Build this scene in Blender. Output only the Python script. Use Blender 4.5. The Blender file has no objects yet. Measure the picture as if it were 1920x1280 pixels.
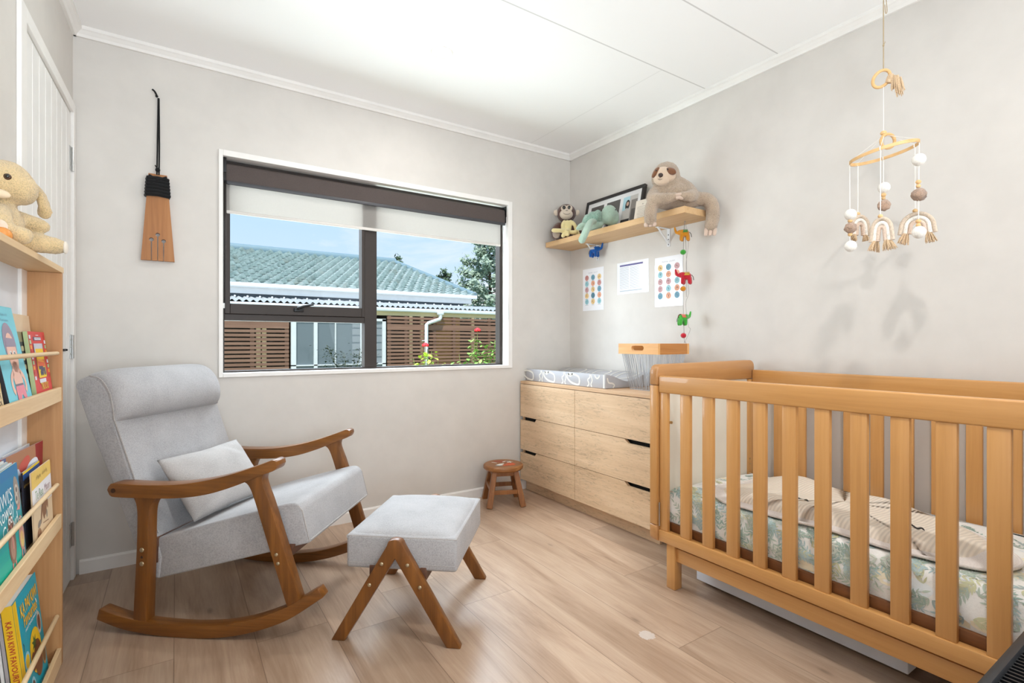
import bpy, bmesh, math, random
from mathutils import Vector, Matrix, Euler, noise
from mathutils.geometry import tessellate_polygon

R = math.radians
PI = math.pi
random.seed(11)
SC = bpy.context.scene
COL = SC.collection


# ------------------------------------------------------------------ materials
def lin(c):
    out = []
    for v in c[:3]:
        v = v / 255.0
        out.append(v / 12.92 if v <= 0.04045 else ((v + 0.055) / 1.055) ** 2.4)
    return tuple(out) + (1.0,)


MATS = {}


def nt_new(name):
    m = bpy.data.materials.new(name)
    m.use_nodes = True
    nt = m.node_tree
    return m, nt, nt.nodes['Principled BSDF']


def setin(node, key, val):
    if key in node.inputs:
        node.inputs[key].default_value = val


def bump_from(nt, bsdf, sock, strength, dist=0.002):
    b = nt.nodes.new('ShaderNodeBump')
    b.inputs['Strength'].default_value = strength
    b.inputs['Distance'].default_value = dist
    nt.links.new(sock, b.inputs['Height'])
    nt.links.new(b.outputs['Normal'], bsdf.inputs['Normal'])


def objco(nt, scale=(1, 1, 1), rot=(0, 0, 0)):
    tc = nt.nodes.new('ShaderNodeTexCoord')
    mp = nt.nodes.new('ShaderNodeMapping')
    mp.inputs['Scale'].default_value = scale
    mp.inputs['Rotation'].default_value = rot
    nt.links.new(tc.outputs['Object'], mp.inputs['Vector'])
    return mp.outputs['Vector']


def noise_node(nt, vec, scale, detail=4, rough=0.6, dist=0.0):
    n = nt.nodes.new('ShaderNodeTexNoise')
    n.inputs['Scale'].default_value = scale
    n.inputs['Detail'].default_value = detail
    n.inputs['Roughness'].default_value = rough
    n.inputs['Distortion'].default_value = dist
    if vec is not None:
        nt.links.new(vec, n.inputs['Vector'])
    return n.outputs['Fac']


def ramp(nt, fac, stops):
    r = nt.nodes.new('ShaderNodeValToRGB')
    e = r.color_ramp.elements
    while len(e) < len(stops):
        e.new(0.5)
    for i, (p, c) in enumerate(stops):
        e[i].position = p
        e[i].color = lin(c)
    nt.links.new(fac, r.inputs['Fac'])
    return r.outputs['Color']


def mixc(nt, fac, a, b, mode='MIX'):
    m = nt.nodes.new('ShaderNodeMix')
    m.data_type = 'RGBA'
    m.blend_type = mode
    for sock, v in ((m.inputs[0], fac), (m.inputs[6], a), (m.inputs[7], b)):
        if isinstance(v, (int, float)):
            sock.default_value = v
        elif isinstance(v, (tuple, list)):
            sock.default_value = lin(v) if max(v) > 1.001 else tuple(v)
        else:
            nt.links.new(v, sock)
    return m.outputs[2]


def mth(nt, op, a, b=None, c=None):
    m = nt.nodes.new('ShaderNodeMath')
    m.operation = op
    for i, v in enumerate((a, b, c)):
        if v is None:
            continue
        if isinstance(v, (int, float)):
            m.inputs[i].default_value = v
        else:
            nt.links.new(v, m.inputs[i])
    return m.outputs[0]


def plain(name, col, rough=0.6, metal=0.0, spec=0.5, var=0.0, bump=0.0, bscale=200.0, coat=0.0, sheen=0.0):
    if name in MATS:
        return MATS[name]
    m, nt, b = nt_new(name)
    b.inputs['Roughness'].default_value = rough
    b.inputs['Metallic'].default_value = metal
    setin(b, 'Specular IOR Level', spec)
    setin(b, 'Coat Weight', coat)
    setin(b, 'Sheen Weight', sheen)
    vec = objco(nt)
    f = noise_node(nt, vec, 6.0 if var < 0.2 else 30.0, 3)
    d = max(var, 0.015)
    lo = tuple(max(0, v * (1 - d)) for v in col)
    hi = tuple(min(255, v * (1 + d)) for v in col)
    nt.links.new(ramp(nt, f, [(0.3, lo), (0.7, hi)]), b.inputs['Base Color'])
    if bump > 0:
        bump_from(nt, b, noise_node(nt, vec, bscale, 3), bump)
    MATS[name] = m
    return m


def wood(name, lo, mid, hi, axis='X', scale=1.0, rough=0.45, bump=0.12, contrast=0.22, coat=0.0, knots=False):
    """straight grained timber, grain running along one object axis"""
    if name in MATS:
        return MATS[name]
    m, nt, b = nt_new(name)
    b.inputs['Roughness'].default_value = rough
    setin(b, 'Coat Weight', coat)
    s = [14.0 * scale] * 3
    s['XYZ'.index(axis)] = 0.9 * scale
    vec = objco(nt, tuple(s))
    f1 = noise_node(nt, vec, 1.6, 5, 0.6, 0.6)
    s2 = [170.0 * scale] * 3
    s2['XYZ'.index(axis)] = 5.0 * scale
    f2 = noise_node(nt, objco(nt, tuple(s2)), 1.0, 3, 0.6)
    f = mth(nt, 'ADD', mth(nt, 'MULTIPLY', f1, 0.72), mth(nt, 'MULTIPLY', f2, 0.28))
    c = contrast
    col = ramp(nt, f, [(0.5 - c, lo), (0.5, mid), (0.5 + c, hi)])
    if knots:
        s3 = [9.0] * 3
        s3['XYZ'.index(axis)] = 3.2
        v = nt.nodes.new('ShaderNodeTexVoronoi')
        v.inputs['Scale'].default_value = 1.0
        nt.links.new(objco(nt, tuple(s3)), v.inputs['Vector'])
        s4 = [75.0] * 3
        s4['XYZ'.index(axis)] = 13.0
        tick = noise_node(nt, objco(nt, tuple(s4)), 1.3, 5, 0.75, 1.2)
        near = mth(nt, 'SUBTRACT', 0.72, v.outputs['Distance'])
        k = mth(nt, 'MULTIPLY', mth(nt, 'GREATER_THAN', tick, 0.585), 0.26)
        k2 = mth(nt, 'MULTIPLY', mth(nt, 'MAXIMUM', near, 0.0), mth(nt, 'MULTIPLY', mth(nt, 'SUBTRACT', tick, 0.40), 2.6))
        kk = mth(nt, 'MINIMUM', mth(nt, 'MAXIMUM', mth(nt, 'ADD', k, k2), 0.0), 0.75)
        col = mixc(nt, kk, col, tuple(v * 0.62 for v in lo))
    nt.links.new(col, b.inputs['Base Color'])
    if bump:
        bump_from(nt, b, f2, bump, 0.001)
    MATS[name] = m
    return m


def fabric(name, col, var=0.1, weave=900.0, bump=0.35, rough=0.9, sheen=0.15, speck=0.12):
    if name in MATS:
        return MATS[name]
    m, nt, b = nt_new(name)
    b.inputs['Roughness'].default_value = rough
    setin(b, 'Sheen Weight', sheen)
    setin(b, 'Specular IOR Level', 0.2)
    v1 = objco(nt, (weave, weave * 0.22, weave * 0.5))
    v2 = objco(nt, (weave * 0.22, weave, weave * 0.22))
    n1 = noise_node(nt, v1, 1.0, 2, 0.6)
    n2 = noise_node(nt, v2, 1.0, 2, 0.6)
    n = mth(nt, 'MULTIPLY', mth(nt, 'ADD', n1, n2), 0.5)
    big = noise_node(nt, objco(nt), 9.0, 2)
    f = mth(nt, 'ADD', mth(nt, 'MULTIPLY', n, 0.8), mth(nt, 'MULTIPLY', big, 0.2))
    lo = tuple(v * (1 - var - speck) for v in col)
    hi = tuple(min(255, v * (1 + var)) for v in col)
    nt.links.new(ramp(nt, f, [(0.36, lo), (0.52, col), (0.66, hi)]), b.inputs['Base Color'])
    bump_from(nt, b, n, bump, 0.0012)
    MATS[name] = m
    return m


def plush(name, col, var=0.14, scale=420.0, bump=0.8, sheen=0.5):
    if name in MATS:
        return MATS[name]
    m, nt, b = nt_new(name)
    b.inputs['Roughness'].default_value = 0.95
    setin(b, 'Sheen Weight', sheen)
    setin(b, 'Sheen Roughness', 0.5)
    setin(b, 'Specular IOR Level', 0.15)
    n = noise_node(nt, objco(nt), scale, 3, 0.65, 0.4)
    n2 = noise_node(nt, objco(nt), 14.0, 2)
    f = mth(nt, 'ADD', mth(nt, 'MULTIPLY', n, 0.75), mth(nt, 'MULTIPLY', n2, 0.25))
    lo = tuple(v * (1 - var * 1.6) for v in col)
    hi = tuple(min(255, v * (1 + var * 0.7)) for v in col)
    nt.links.new(ramp(nt, f, [(0.36, lo), (0.5, col), (0.64, hi)]), b.inputs['Base Color'])
    bump_from(nt, b, n, bump, 0.004)
    MATS[name] = m
    return m


def emit(name, col, strength):
    m = bpy.data.materials.new(name)
    m.use_nodes = True
    nt = m.node_tree
    nt.nodes.clear()
    o = nt.nodes.new('ShaderNodeOutputMaterial')
    e = nt.nodes.new('ShaderNodeEmission')
    e.inputs['Color'].default_value = lin(col)
    e.inputs['Strength'].default_value = strength
    nt.links.new(e.outputs[0], o.inputs['Surface'])
    return m


# --------------------------------------------------------------- mesh builder
class MB:
    def __init__(s):
        s.v, s.f, s.fm, s.mats = [], [], [], []
        s.mi = 0
        s.M = Matrix.Identity(4)

    def mat(s, m):
        if m not in s.mats:
            s.mats.append(m)
        s.mi = s.mats.index(m)
        return s

    def add(s, verts, faces):
        b = len(s.v)
        for p in verts:
            s.v.append(tuple(s.M @ Vector(p)))
        flip = s.M.determinant() < 0
        for f in faces:
            g = tuple(b + i for i in f)
            s.f.append(g[::-1] if flip else g)
            s.fm.append(s.mi)
        return s

    def bm(s, bm):
        bm.verts.ensure_lookup_table()
        bm.verts.index_update()
        s.add([tuple(v.co) for v in bm.verts], [[v.index for v in f.verts] for f in bm.faces])
        bm.free()
        return s

    def box(s, x0, x1, y0, y1, z0, z1, r=0.0, seg=2):
        bm = bmesh.new()
        bmesh.ops.create_cube(bm, size=1.0)
        for v in bm.verts:
            v.co = Vector(((x0 + x1) / 2 + v.co.x * (x1 - x0), (y0 + y1) / 2 + v.co.y * (y1 - y0), (z0 + z1) / 2 + v.co.z * (z1 - z0)))
        if r > 0:
            r = min(r, 0.49 * min(abs(x1 - x0), abs(y1 - y0), abs(z1 - z0)))
            bmesh.ops.bevel(bm, geom=bm.edges[:], offset=r, segments=seg, profile=0.5, affect='EDGES', clamp_overlap=True)
        return s.bm(bm)

    def prism(s, poly, z0, z1, r=0.0, seg=2, holes=()):
        """polygon in local XY pushed along Z"""
        if holes:
            loops = [list(poly)] + [list(h) for h in holes]
            flat = [p for l in loops for p in l]
            tris = tessellate_polygon([[Vector((p[0], p[1], 0)) for p in l] for l in loops])
            n = len(flat)
            vs = [(p[0], p[1], z0) for p in flat] + [(p[0], p[1], z1) for p in flat]
            fs = []
            for t in tris:
                a, b, c = t
                ar = (flat[b][0] - flat[a][0]) * (flat[c][1] - flat[a][1]) - (flat[b][1] - flat[a][1]) * (flat[c][0] - flat[a][0])
                if ar < 0:
                    b, c = c, b
                fs.append((a + n, b + n, c + n))
                fs.append((c, b, a))
            o = 0
            for l in loops:
                k = len(l)
                for i in range(k):
                    j = (i + 1) % k
                    fs.append((o + i, o + j, o + j + n, o + i + n))
                o += k
            bm = bmesh.new()
            bv = [bm.verts.new(p) for p in vs]
            for f in fs:
                try:
                    bm.faces.new([bv[i] for i in f])
                except ValueError:
                    pass
            bmesh.ops.recalc_face_normals(bm, faces=bm.faces[:])
            return s.bm(bm)
        bm = bmesh.new()
        lo = [bm.verts.new((p[0], p[1], z0)) for p in poly]
        hi = [bm.verts.new((p[0], p[1], z1)) for p in poly]
        n = len(poly)
        bm.faces.new(lo[::-1])
        bm.faces.new(hi)
        for i in range(n):
            bm.faces.new((lo[i], lo[(i + 1) % n], hi[(i + 1) % n], hi[i]))
        bmesh.ops.recalc_face_normals(bm, faces=bm.faces[:])
        if r > 0:
            ed = [e for e in bm.edges if len(e.link_faces) == 2 and e.calc_face_angle(0) > R(25)]
            bmesh.ops.bevel(bm, geom=ed, offset=r, segments=seg, profile=0.5, affect='EDGES', clamp_overlap=True)
        return s.bm(bm)

    def tube(s, pts, rad, n=10, closed=False, caps=True, flat=1.0, up=None):
        """round (or flattened) tube along points"""
        P = [Vector(p) for p in pts]
        k = len(P)
        rr = rad if isinstance(rad, (list, tuple)) else [rad] * k
        T = []
        for i in range(k):
            if closed:
                t = P[(i + 1) % k] - P[(i - 1) % k]
            else:
                t = P[min(i + 1, k - 1)] - P[max(i - 1, 0)]
            T.append(t.normalized() if t.length > 1e-9 else Vector((0, 0, 1)))
        a = Vector(up) if up else (Vector((0, 0, 1)) if abs(T[0].z) < 0.9 else Vector((1, 0, 0)))
        nrm = (a - T[0] * a.dot(T[0])).normalized()
        vs, fs = [], []
        for i in range(k):
            if i > 0:
                nrm = (nrm - T[i] * nrm.dot(T[i]))
                nrm = nrm.normalized() if nrm.length > 1e-9 else T[i].orthogonal().normalized()
            if up:
                q = a - T[i] * a.dot(T[i])
                if q.length > 1e-6:
                    nrm = q.normalized()
            bi = T[i].cross(nrm)
            for j in range(n):
                th = 2 * PI * j / n
                vs.append(P[i] + nrm * (math.cos(th) * rr[i]) + bi * (math.sin(th) * rr[i] * flat))
        m = k if closed else k - 1
        for i in range(m):
            i2 = (i + 1) % k
            for j in range(n):
                j2 = (j + 1) % n
                fs.append((i * n + j, i * n + j2, i2 * n + j2, i2 * n + j))
        if caps and not closed:
            fs.append(tuple(range(n))[::-1])
            fs.append(tuple((k - 1) * n + j for j in range(n)))
        return s.add(vs, fs)

    def sweep(s, path, prof, closed_prof=True, up=(0, 0, 1)):
        """sweep profile [(side,up)] lists along path; prof may be a function of index"""
        P = [Vector(p) for p in path]
        k = len(P)
        vs, fs = [], []
        U = Vector(up)
        n = None
        for i in range(k):
            t = (P[min(i + 1, k - 1)] - P[max(i - 1, 0)]).normalized()
            sd = t.cross(U).normalized()
            uu = sd.cross(t)
            pr = prof(i) if callable(prof) else prof
            n = len(pr)
            for (a, b) in pr:
                vs.append(P[i] + sd * a + uu * b)
        for i in range(k - 1):
            for j in range(n):
                j2 = (j + 1) % n
                fs.append((i * n + j, (i + 1) * n + j, (i + 1) * n + j2, i * n + j2))
        fs.append(tuple(range(n)))
        fs.append(tuple((k - 1) * n + j for j in range(n))[::-1])
        return s.add(vs, fs)

    def lathe(s, prof, n=24, c=(0, 0, 0)):
        vs, fs = [], []
        k = len(prof)
        for (r, z) in prof:
            for j in range(n):
                th = 2 * PI * j / n
                vs.append((c[0] + r * math.cos(th), c[1] + r * math.sin(th), c[2] + z))
        for i in range(k - 1):
            for j in range(n):
                j2 = (j + 1) % n
                fs.append((i * n + j, i * n + j2, (i + 1) * n + j2, (i + 1) * n + j))
        fs.append(tuple(range(n))[::-1])
        fs.append(tuple((k - 1) * n + j for j in range(n)))
        return s.add(vs, fs)

    def ell(s, c, r, rot=(0, 0, 0), n=16, m=10):
        if isinstance(r, (int, float)):
            r = (r, r, r)
        E = Euler([R(a) for a in rot]).to_matrix()
        C = Vector(c)
        vs, fs = [], []
        vs.append(C + E @ Vector((0, 0, r[2])))
        for i in range(1, m):
            ph = PI * i / m
            for j in range(n):
                th = 2 * PI * j / n
                vs.append(C + E @ Vector((r[0] * math.sin(ph) * math.cos(th), r[1] * math.sin(ph) * math.sin(th), r[2] * math.cos(ph))))
        vs.append(C + E @ Vector((0, 0, -r[2])))
        for j in range(n):
            fs.append((0, 1 + j, 1 + (j + 1) % n))
        for i in range(m - 2):
            for j in range(n):
                a, b = 1 + i * n + j, 1 + i * n + (j + 1) % n
                fs.append((a, a + n, b + n, b))
        e = len(vs) - 1
        o = 1 + (m - 2) * n
        for j in range(n):
            fs.append((e, o + (j + 1) % n, o + j))
        return s.add(vs, fs)

    def grid(s, fn, nu, nv, wrapu=False):
        vs = [fn(i / nu, j / nv) for i in range(nu + (0 if wrapu else 1)) for j in range(nv + 1)]
        fs = []
        for i in range(nu):
            i2 = (i + 1) % nu if wrapu else i + 1
            for j in range(nv):
                fs.append((i * (nv + 1) + j, i2 * (nv + 1) + j, i2 * (nv + 1) + j + 1, i * (nv + 1) + j + 1))
        return s.add(vs, fs)

    # flat printing in the local XY plane, facing +Z
    def poly(s, pts, z=0.0):
        return s.add([(p[0], p[1], z) for p in pts], [tuple(range(len(pts)))])

    def rect(s, x0, x1, y0, y1, z=0.0):
        return s.poly([(x0, y0), (x1, y0), (x1, y1), (x0, y1)], z)

    def disc(s, cx, cy, rx, ry=None, z=0.0, n=20, rot=0.0, a0=0.0, a1=2 * PI):
        ry = rx if ry is None else ry
        pts = []
        for i in range(n):
            t = a0 + (a1 - a0) * i / (n if a1 - a0 > 6.28 else n - 1)
            x, y = rx * math.cos(t), ry * math.sin(t)
            pts.append((cx + x * math.cos(rot) - y * math.sin(rot), cy + x * math.sin(rot) + y * math.cos(rot)))
        return s.poly(pts, z)

    def ribbon(s, pts, w, z=0.0, closed=False):
        k = len(pts)
        vs, fs = [], []
        for i in range(k):
            a = pts[(i - 1) % k] if (closed or i > 0) else pts[i]
            b = pts[(i + 1) % k] if (closed or i < k - 1) else pts[i]
            dx, dy = b[0] - a[0], b[1] - a[1]
            l = math.hypot(dx, dy) or 1
            nx, ny = -dy / l * w / 2, dx / l * w / 2
            vs.append((pts[i][0] + nx, pts[i][1] + ny, z))
            vs.append((pts[i][0] - nx, pts[i][1] - ny, z))
        for i in range(k if closed else k - 1):
            j = (i + 1) % k
            fs.append((2 * i + 1, 2 * j + 1, 2 * j, 2 * i))
        return s.add(vs, fs)

    def text(s, body, cx, cy, width=None, height=None, z=0.0, rot=0.0, bold=0.0, shear=0.0):
        vs, fs = text_geo(body, bold, shear)
        if not vs:
            return s
        x0, x1 = min(v[0] for v in vs), max(v[0] for v in vs)
        y0, y1 = min(v[1] for v in vs), max(v[1] for v in vs)
        sx = width / (x1 - x0) if width else None
        sy = height / (y1 - y0) if height else None
        sx = sx or sy
        sy = sy or sx
        c, d = math.cos(rot), math.sin(rot)
        out = []
        for v in vs:
            x, y = (v[0] - (x0 + x1) / 2) * sx, (v[1] - (y0 + y1) / 2) * sy
            out.append((cx + x * c - y * d, cy + x * d + y * c, z))
        return s.add(out, fs)

    def build(s, name, parent=None, mat=None, smooth=True, angle=35, bevel=0.0, bseg=2, subsurf=0, solid=0.0, M=None):
        me = bpy.data.meshes.new(name)
        me.from_pydata(s.v, [], s.f)
        for m in (s.mats or ([mat] if mat else [])):
            me.materials.append(m)
        if s.mats:
            me.polygons.foreach_set('material_index', s.fm)
        me.validate()
        me.update()
        if smooth:
            me.polygons.foreach_set('use_smooth', [True] * len(me.polygons))
            if angle < 180:
                me.set_sharp_from_angle(angle=R(angle))
        o = bpy.data.objects.new(name, me)
        COL.objects.link(o)
        if parent:
            o.parent = parent
        if M is not None:
            o.matrix_world = M
        if bevel:
            b = o.modifiers.new('bevel', 'BEVEL')
            b.width = bevel
            b.segments = bseg
            b.limit_method = 'ANGLE'
            b.angle_limit = R(40)
        if subsurf:
            q = o.modifiers.new('sub', 'SUBSURF')
            q.levels = q.render_levels = subsurf
        return o


_TXT = {}


def text_geo(body, bold, shear):
    key = (body, bold, shear)
    if key not in _TXT:
        cu = bpy.data.curves.new('lettering', 'FONT')
        cu.body = body
        cu.offset = bold
        cu.shear = shear
        cu.resolution_u = 2
        ob = bpy.data.objects.new('lettering', cu)
        COL.objects.link(ob)
        dg = bpy.context.evaluated_depsgraph_get()
        me = ob.evaluated_get(dg).to_mesh()
        _TXT[key] = ([tuple(v.co) for v in me.vertices], [tuple(p.vertices) for p in me.polygons])
        ob.evaluated_get(dg).to_mesh_clear()
        bpy.data.objects.remove(ob)
        bpy.data.curves.remove(cu)
    return _TXT[key]


def blob(name, shapes, mat, parent=None, voxel=0.006, smooth=3, fuzz=0.0, fs=120.0):
    """one continuous soft body grown over ellipsoids ('e',c,r,rot) and limbs ('t',pts,radii)"""
    m = MB()
    for sh in shapes:
        if sh[0] == 'e':
            m.ell(sh[1], sh[2], sh[3] if len(sh) > 3 else (0, 0, 0), 20, 14)
        else:
            pts, rad = sh[1], sh[2]
            fl = sh[3] if len(sh) > 3 else 1.0
            upv = sh[4] if len(sh) > 4 else None
            P, Q = spline(pts, 6), spline([(r, 0, 0) for r in rad], 6)
            rr = [q[0] for q in Q]
            m.tube(P, rr, 14, flat=fl, up=upv)
            m.ell(P[0], rr[0] * 0.98, (0, 0, 0), 12, 8) if fl == 1.0 else None
            m.ell(P[-1], rr[-1] * 0.98, (0, 0, 0), 12, 8) if fl == 1.0 else None
    o = m.build(name + '_raw', smooth=False)
    rm = o.modifiers.new('r', 'REMESH')
    rm.mode = 'VOXEL'
    rm.voxel_size = voxel
    dg = bpy.context.evaluated_depsgraph_get()
    me = bpy.data.meshes.new_from_object(o.evaluated_get(dg))
    old = o.data
    bpy.data.objects.remove(o)
    bpy.data.meshes.remove(old)
    bm = bmesh.new()
    bm.from_mesh(me)
    for _ in range(smooth):
        bmesh.ops.smooth_vert(bm, verts=bm.verts[:], factor=0.5, use_axis_x=True, use_axis_y=True, use_axis_z=True)
    bm.normal_update()
    if fuzz:
        for v in bm.verts:
            n1 = noise.noise(v.co * fs)
            n2 = noise.noise(v.co * fs * 0.35 + Vector((5, 3, 1)))
            v.co += v.normal * fuzz * (n1 * 0.8 + n2 * 0.6)
    bm.to_mesh(me)
    bm.free()
    me.materials.clear()
    me.materials.append(mat)
    me.name = name
    me.polygons.foreach_set('use_smooth', [True] * len(me.polygons))
    o = bpy.data.objects.new(name, me)
    COL.objects.link(o)
    if parent:
        o.parent = parent
    return o


def spline(pts, n=8, closed=False):
    """Catmull-Rom through points"""
    P = [Vector(p) if len(p) == 3 else Vector((p[0], p[1], 0)) for p in pts]
    k = len(P)
    out = []
    seg = k if closed else k - 1
    for i in range(seg):
        p0 = P[(i - 1) % k] if (closed or i > 0) else P[0] * 2 - P[1]
        p1 = P[i]
        p2 = P[(i + 1) % k]
        p3 = P[(i + 2) % k] if (closed or i + 2 < k) else P[-1] * 2 - P[-2]
        for j in range(n):
            t = j / n
            out.append(0.5 * ((2 * p1) + (p2 - p0) * t + (2 * p0 - 5 * p1 + 4 * p2 - p3) * t * t + (3 * p1 - p0 - 3 * p2 + p3) * t ** 3))
    if not closed:
        out.append(P[-1])
    return out


def tag(o, label, cat, group=None):
    o['label'] = label
    o['category'] = cat
    if group:
        o['group'] = group
    return o


def struct(o):
    o['kind'] = 'structure'
    return o


def empty(name, loc=(0, 0, 0), rz=0.0, M=None):
    o = bpy.data.objects.new(name, None)
    COL.objects.link(o)
    o.empty_display_size = 0.05
    if M is not None:
        o.matrix_world = M
    else:
        o.location = loc
        o.rotation_euler = (0, 0, rz)
    return o


def thing(name, label, cat, loc=(0, 0, 0), rz=0.0, group=None, M=None):
    return tag(empty(name, loc, rz, M), label, cat, group)


def rrect(w, h, r, n=5, cx=0.0, cy=0.0):
    pts = []
    for (sx, sy, a) in ((1, 1, 0), (-1, 1, 90), (-1, -1, 180), (1, -1, 270)):
        for i in range(n + 1):
            t = R(a + 90 * i / n)
            pts.append((cx + sx * (w / 2 - r) + r * math.cos(t), cy + sy * (h / 2 - r) + r * math.sin(t)))
    return pts

# ------------------------------------------------------------------ materials in use
WALL = plain('wall_paint', (211, 206, 200), 0.75, var=0.0, bump=0.05, bscale=350)
CEIL = None
TRIMW = plain('white_trim_paint', (236, 233, 229), 0.4, var=0.0)
DOORW = plain('door_paint', (233, 231, 228), 0.4, var=0.0)
BRONZE = plain('bronze_aluminium', (46, 36, 30), 0.45, 0.2)
BLACKM = plain('black_metal', (24, 24, 25), 0.4, 0.3)
STEEL = plain('steel', (190, 190, 188), 0.3, 0.9)
WHITEM = plain('white_metal', (225, 226, 228), 0.4)


def floor_material():
    m, nt, b = nt_new('oak_plank_floor')
    tc = nt.nodes.new('ShaderNodeTexCoord')
    sep = nt.nodes.new('ShaderNodeSeparateXYZ')
    nt.links.new(tc.outputs['Object'], sep.inputs[0])
    X, Y = sep.outputs[0], sep.outputs[1]
    PW, PL = 0.234, 1.52
    u = mth(nt, 'DIVIDE', mth(nt, 'ADD', X, 10 * PW - 0.93), PW)
    row = mth(nt, 'FLOOR', u)
    fu = mth(nt, 'SUBTRACT', u, row)
    wn = nt.nodes.new('ShaderNodeTexWhiteNoise')
    wn.noise_dimensions = '1D'
    nt.links.new(row, wn.inputs['W'])
    v = mth(nt, 'DIVIDE', mth(nt, 'ADD', mth(nt, 'ADD', Y, 20.0), mth(nt, 'MULTIPLY', wn.outputs['Value'], PL)), PL)
    colm = mth(nt, 'FLOOR', v)
    fv = mth(nt, 'SUBTRACT', v, colm)
    wn2 = nt.nodes.new('ShaderNodeTexWhiteNoise')
    wn2.noise_dimensions = '2D'
    cb = nt.nodes.new('ShaderNodeCombineXYZ')
    nt.links.new(row, cb.inputs[0])
    nt.links.new(colm, cb.inputs[1])
    nt.links.new(cb.outputs[0], wn2.inputs['Vector'])
    rnd = wn2.outputs['Value']
    # grain coordinates with a different offset on every plank
    off = nt.nodes.new('ShaderNodeCombineXYZ')
    nt.links.new(mth(nt, 'ADD', mth(nt, 'MULTIPLY', X, 11.0), mth(nt, 'MULTIPLY', rnd, 57.0)), off.inputs[0])
    nt.links.new(mth(nt, 'ADD', mth(nt, 'MULTIPLY', Y, 1.1), mth(nt, 'MULTIPLY', rnd, 91.0)), off.inputs[1])
    nt.links.new(mth(nt, 'MULTIPLY', rnd, 13.0), off.inputs[2])
    g1 = noise_node(nt, off.outputs[0], 1.0, 5, 0.62, 1.1)
    off2 = nt.nodes.new('ShaderNodeCombineXYZ')
    nt.links.new(mth(nt, 'ADD', mth(nt, 'MULTIPLY', X, 150.0), mth(nt, 'MULTIPLY', rnd, 57.0)), off2.inputs[0])
    nt.links.new(mth(nt, 'ADD', mth(nt, 'MULTIPLY', Y, 7.0), mth(nt, 'MULTIPLY', rnd, 91.0)), off2.inputs[1])
    g2 = noise_node(nt, off2.outputs[0], 1.0, 3, 0.6)
    g = mth(nt, 'ADD', mth(nt, 'MULTIPLY', g1, 0.75), mth(nt, 'MULTIPLY', g2, 0.25))
    col = ramp(nt, g, [(0.22, (112, 86, 68)), (0.38, (158, 130, 107)), (0.54, (178, 151, 128)), (0.74, (196, 172, 149))])
    tone = mth(nt, 'ADD', 0.82, mth(nt, 'MULTIPLY', rnd, 0.36))
    tv = nt.nodes.new('ShaderNodeCombineXYZ')
    for i in range(3):
        nt.links.new(tone, tv.inputs[i])
    col = mixc(nt, 1.0, col, tv.outputs[0], 'MULTIPLY')
    # knots
    kc = nt.nodes.new('ShaderNodeCombineXYZ')
    nt.links.new(mth(nt, 'MULTIPLY', X, 7.0), kc.inputs[0])
    nt.links.new(mth(nt, 'MULTIPLY', Y, 2.6), kc.inputs[1])
    vo = nt.nodes.new('ShaderNodeTexVoronoi')
    vo.inputs['Scale'].default_value = 1.0
    nt.links.new(kc.outputs[0], vo.inputs['Vector'])
    kn = mth(nt, 'MULTIPLY', mth(nt, 'MAXIMUM', mth(nt, 'SUBTRACT', 0.085, vo.outputs['Distance']), 0.0), 9.0)
    halo = mth(nt, 'MULTIPLY', mth(nt, 'MAXIMUM', mth(nt, 'SUBTRACT', 0.36, vo.outputs['Distance']), 0.0), 0.9)
    col = mixc(nt, mth(nt, 'MINIMUM', halo, 0.5), col, (126, 96, 76))
    col = mixc(nt, mth(nt, 'MINIMUM', kn, 0.85), col, (70, 55, 45))
    # seams
    ed = mth(nt, 'MINIMUM', fu, mth(nt, 'SUBTRACT', 1.0, fu))
    ev = mth(nt, 'MULTIPLY', mth(nt, 'MINIMUM', fv, mth(nt, 'SUBTRACT', 1.0, fv)), PL / PW)
    seam = mth(nt, 'LESS_THAN', mth(nt, 'MINIMUM', ed, ev), 0.0055)
    col = mixc(nt, mth(nt, 'MULTIPLY', seam, 0.62), col, (96, 72, 54))
    # one worn pale patch
    dx = mth(nt, 'SUBTRACT', X, 1.368)
    dy = mth(nt, 'SUBTRACT', Y, 1.222)
    dd = mth(nt, 'SQRT', mth(nt, 'ADD', mth(nt, 'MULTIPLY', dx, dx), mth(nt, 'MULTIPLY', dy, dy)))
    wob = mth(nt, 'MULTIPLY', mth(nt, 'SUBTRACT', noise_node(nt, tc.outputs['Object'], 60.0, 4, 0.7), 0.5), 0.035)
    patch = mth(nt, 'LESS_THAN', mth(nt, 'ADD', dd, wob), 0.027)
    col = mixc(nt, mth(nt, 'MULTIPLY', patch, 0.7), col, (200, 190, 182))
    nt.links.new(col, b.inputs['Base Color'])
    b.inputs['Roughness'].default_value = 0.31
    setin(b, 'Specular IOR Level', 0.6)
    hgt = mth(nt, 'SUBTRACT', mth(nt, 'MULTIPLY', g2, 0.25), seam)
    bump_from(nt, b, hgt, 0.12, 0.001)
    return m


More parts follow.
